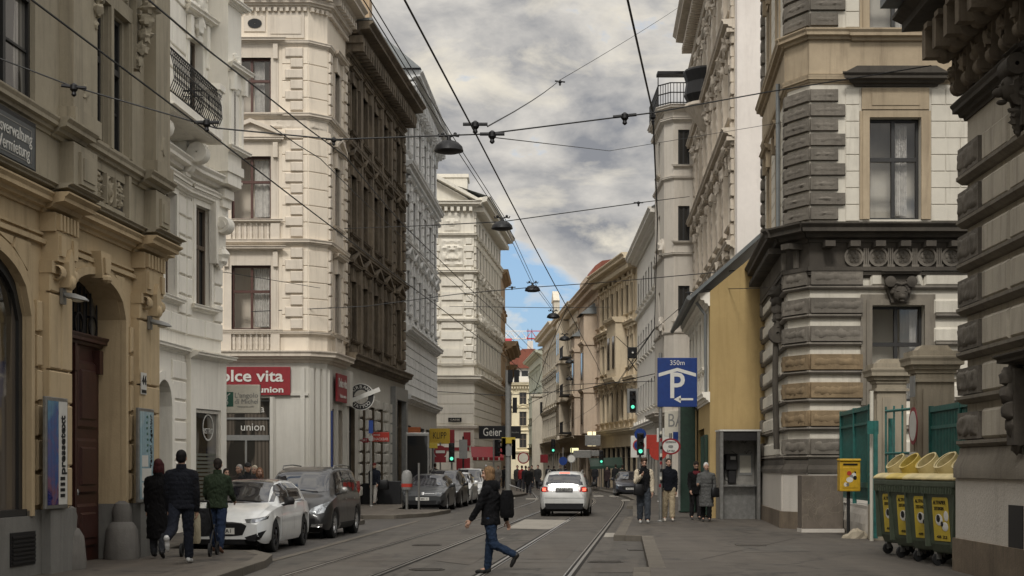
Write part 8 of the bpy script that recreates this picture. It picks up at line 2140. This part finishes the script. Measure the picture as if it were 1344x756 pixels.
bag('cream cloth bag hanging between the walkers', (gx(256.5,25.6),25.6,.13+.55), pmat('canvas_cream',(.42,.37,.26)), (.16,.28,.5), R(0), strap=[(0,-.06,.22),(0,0,.5),(0,.06,.22)])
# crossing woman
def woman_extra(t, d):
    k = d['k']
    m = MB(); c = d['tors']((0,-.02,.53)); m.lathe(None, tuple(c), [(.13*k,-.06),(.145*k,-.01),(.13*k,.07),(.105*k,.1),(.08*k,.05),(.1*k,-.06),(.13*k,-.06)], 16); m.build('hood', pmat('top_(0.005, 0.005, 0.006)',(.005,.005,.006)), t, smooth=60)
CW = person('person with light brown hair in black jacket and jeans striding over the tram track', (-.34,24.35,.0), R(72), 1.7, (-.2,.95), (.12,.02), (.4,.2), (-.45,.12), .12, .04, .05, .15, 'jacket', (.005,.005,.006), (.014,.026,.052), (.005,.005,.005), 'bob', (.15,.09,.046), 1.12, face=False, hem=-.1, trouw=.92, extra=woman_extra)
bag('black backpack on the crossing person', (-.08,24.42,1.12), pmat('backpack_black',(.005,.005,.006)), (.3,.2,.44), R(72), 'backpack', [(.0,.0,.2),(.1,.1,.22),(.08,.16,0)], 'backpack')
t = thing('leaflet', 'white folded paper sticking out of the black backpack', 'paper', (.06,24.3,1.36), R(20)); m = MB(); m.add(None, [(-.12,-.08,.05),(.12,-.1,-.02),(.14,.06,-.01),(-.1,.08,.08),(-.12,-.08,.058),(.12,-.1,-.012),(.14,.06,-.002),(-.1,.08,.088)], [(0,3,2,1),(4,5,6,7),(0,1,5,4),(1,2,6,5),(2,3,7,6),(3,0,4,7)]); m.build('sheet', M['steel'], t)
# right group coming towards us
person('person in a cream and black jacket and wide jeans', (gx(845,43.2),43.2,PV), PI, 1.8, (.12,.06), (-.1,.12), (.1,.15), (.45,1.9), .14, 0, .35, .1, 'jacket', (.007,.007,.008), (.04,.046,.055), (.36,.36,.34), 'curly', (.04,.022,.014), 1.06, trouw=1.22, face=True, hem=-.06, topcol2=(.46,.4,.3), armRx=.5)
person('person in a black zipped jacket and khaki trousers', (gx(877.5,44.6),44.6,PV), PI, 1.8, (.16,.06), (-.14,.2), (-.1,.2), (.1,.3), .1, 0, 0, .12, 'jacket', (.006,.007,.011), (.33,.27,.18), (.42,.38,.32), 'short', (.03,.018,.012), 1.05, trouw=1.12, face=True, hem=-.06)
person('small white-haired person in black far behind on the right pavement', (6.28,55.2,PV), PI, 1.6, (.15,.1), (-.15,.1), (.1,.3), (-.05,.3), .12, 0, 0, 0, 'coat', (.006,.006,.006), (.006,.006,.006), (.006,.006,.006), 'short', (.45,.44,.42), 1.0, hem=-.2)
person('person in black with a dark red scarf bending the head', (gx(913,45.9),45.9,PV), PI+R(6), 1.72, (.1,.05), (-.12,.15), (.2,.5), (.1,.6), .1, .08, .5, 0, 'coat', (.006,.0055,.006), (.02,.018,.019), (.02,.018,.018), 'short', (.03,.022,.018), 1.05, face=True, hem=-.15)
t = thing('scarf', 'dark red scarf round the neck of the bending person in black', 'scarf', (gx(913,45.9)+.02,45.75,PV+1.44)); m = MB(); m.lathe(None, (0,.08,-.02), [(.11,-.05),(.13,0),(.1,.06),(.07,.05),(.08,-.05),(.11,-.05)], 14); m.tube(None, [(.04,-.06,-.02),(.05,-.1,-.16),(.03,-.09,-.3)], .035, 6); m.build('wrap', pmat('scarf_red',(.12,.02,.025)), t, smooth=60)
person('grey-haired person with glasses in a long grey quilted coat beside the phone booth', (gx(927,44.3),44.3,PV), PI-R(8), 1.68, (.14,.08), (-.12,.15), (.05,.3), (.3,1.3), .14, 0, 0, .25, 'coat', (.085,.085,.082), (.006,.006,.006), (.013,.013,.013), 'short', (.42,.41,.39), 1.14, face=True, hem=-.48, quilt=.11)
bag('black shoulder bag hanging from the arm of the grey quilted coat', (gx(938,44.2),44.1,PV+.86), M['black'], (.26,.14,.28), R(20), 'handbag', [(-.08,0,.12),(-.1,0,.45),(-.02,0,.5)], 'handbag')
bag('black shoulder bag of the cream jacket walker', (gx(838,43.1),43.0,PV+.95), M['black'], (.3,.16,.32), R(10), 'bag', [(-.05,0,.14),(.05,.02,.6),(.15,.05,.62)], 'shoulder_bag')
# single walkers
person('person in a dark jacket, white trousers and red cap walking along the brown house', (gx(491.5,65.2),65.2,PV), PI-R(20), 1.78, (.3,.1), (-.3,.4), (.2,.4), (-.2,.2), .16, 0, 0, 0, 'jacket', (.009,.011,.018), (.4,.38,.35), (.03,.03,.03), 'cap', (.11,.02,.02), 1.12, voxel=.018, face=False)
bag('dark bag swung by the walker in white trousers', (gx(503,65.2),65.1,PV+.85), M['black'], (.5,.2,.42), 0, 'bag', None, 'shoulder_bag')
# people waiting behind the white hatchback
for (px, py, Y, S, hr, hc_, tc_, lab) in ((297,612,37.4,1.66,'long',(.02,.014,.012),(.48,.42,.36),'dark-haired person in a pale top behind the white hatchback'),
      (314,606,39.8,1.76,'short',(.28,.26,.24),(.06,.05,.045),'grey-haired person in a grey brown coat outside the glass entrance'),
      (325,602,38.2,1.8,'cap',(.03,.03,.03),(.018,.018,.02),'person in a dark cap and dark coat outside the glass entrance'),
      (334,604,41.5,1.74,'short',(.42,.37,.28),(.05,.055,.05),'fair-haired person behind the dark cap outside the glass entrance'),
      (341,611,39.2,1.68,'bob',(.16,.08,.045),(.09,.05,.035),'brown-haired person nearest the charcoal people carrier')):
    person(lab, (gx(px,Y),Y,PV if Y > 43.6 else .0), PI+R(random.uniform(-30,30)), S, (.05,.05), (-.05,.05), (.1,.4), (.1,.6), .1, 0, 0, random.uniform(-.3,.3), 'jacket', tc_, (.03,.03,.035), (.02,.02,.02), hr, hc_, 1.05, voxel=.018, face=True)
# distant walkers
far_ = [(694,640,86,1.62,'coat',(.005,.005,.005),'person in a dark coat standing at the far left kerb'),(706,642,105,1.75,'coat',(.02,.02,.02),'dark walker just left of the white car'),(685,640,100,1.7,'jacket',(.2,.02,.02),'person in red by the round shop sign'),
        (679,640,104,1.72,'coat',(.03,.028,.026),'dark figure next to the person in red'),(781,637,116,1.75,'jacket',(.02,.02,.022),'dark walker on the far right pavement below the pale banner'),(808,638,104,1.78,'coat',(.015,.015,.016),'tall dark walker on the far right pavement'),
        (556,610,79,1.7,'jacket',(.45,.2,.08),'person with an orange top behind the dark hatchback'),(562,612,77.6,1.68,'jacket',(.02,.018,.018),'dark-haired person behind the dark hatchback'),(571,612,80,1.78,'jacket',(.02,.022,.025),'tall dark person by the no entry sign'),
        (638,612,92,1.72,'jacket',(.03,.03,.03),'person in a white cap beyond the white van-like car'),(662,620,110,1.7,'jacket',(.018,.018,.02),'dark pedestrian left of the tram pole'),(720,628,128,1.75,'jacket',(.03,.03,.035),'first distant pedestrian right behind the white car'),(727,628,131,1.7,'coat',(.02,.02,.02),'second distant pedestrian right behind the white car'),
        (690,640,97,1.68,'jacket',(.012,.012,.014),'black-clad pedestrian beside the person in red'),(698,640,112,1.74,'coat',(.035,.03,.025),'brown-coated pedestrian far along the left pavement'),(735,630,138,1.75,'jacket',(.06,.06,.06),'grey distant pedestrian over the roof of the white car'),(742,630,142,1.7,'jacket',(.02,.02,.03),'dark blue distant pedestrian over the roof of the white car'),
        (797,640,110,1.66,'coat',(.03,.02,.02),'dark walker under the far green awning'),(817,640,98,1.74,'jacket',(.02,.022,.02),'walker beside the far dark car'),(654,622,104,1.7,'coat',(.1,.09,.08),'pale-coated pedestrian by the red awning')]
for px, py, Y, S, tp, tc_, lab in far_:
    X = gx(px,Y); Z = PV
    person(lab, (X,Y,Z), R(random.choice((0,180,170,10))), S, (.25,.1), (-.25,.25), (.2,.3), (-.2,.2), .12, 0, 0, 0, tp, tc_, (.03,.03,.035), (.02,.02,.02), 'cap' if 'cap' in lab else 'short', (.5,.5,.5) if 'cap' in lab else (.03,.02,.015), 1.08, voxel=.03, hem=-.3 if tp == 'coat' else -.08)
bpy.data.scenes.remove(WORK)
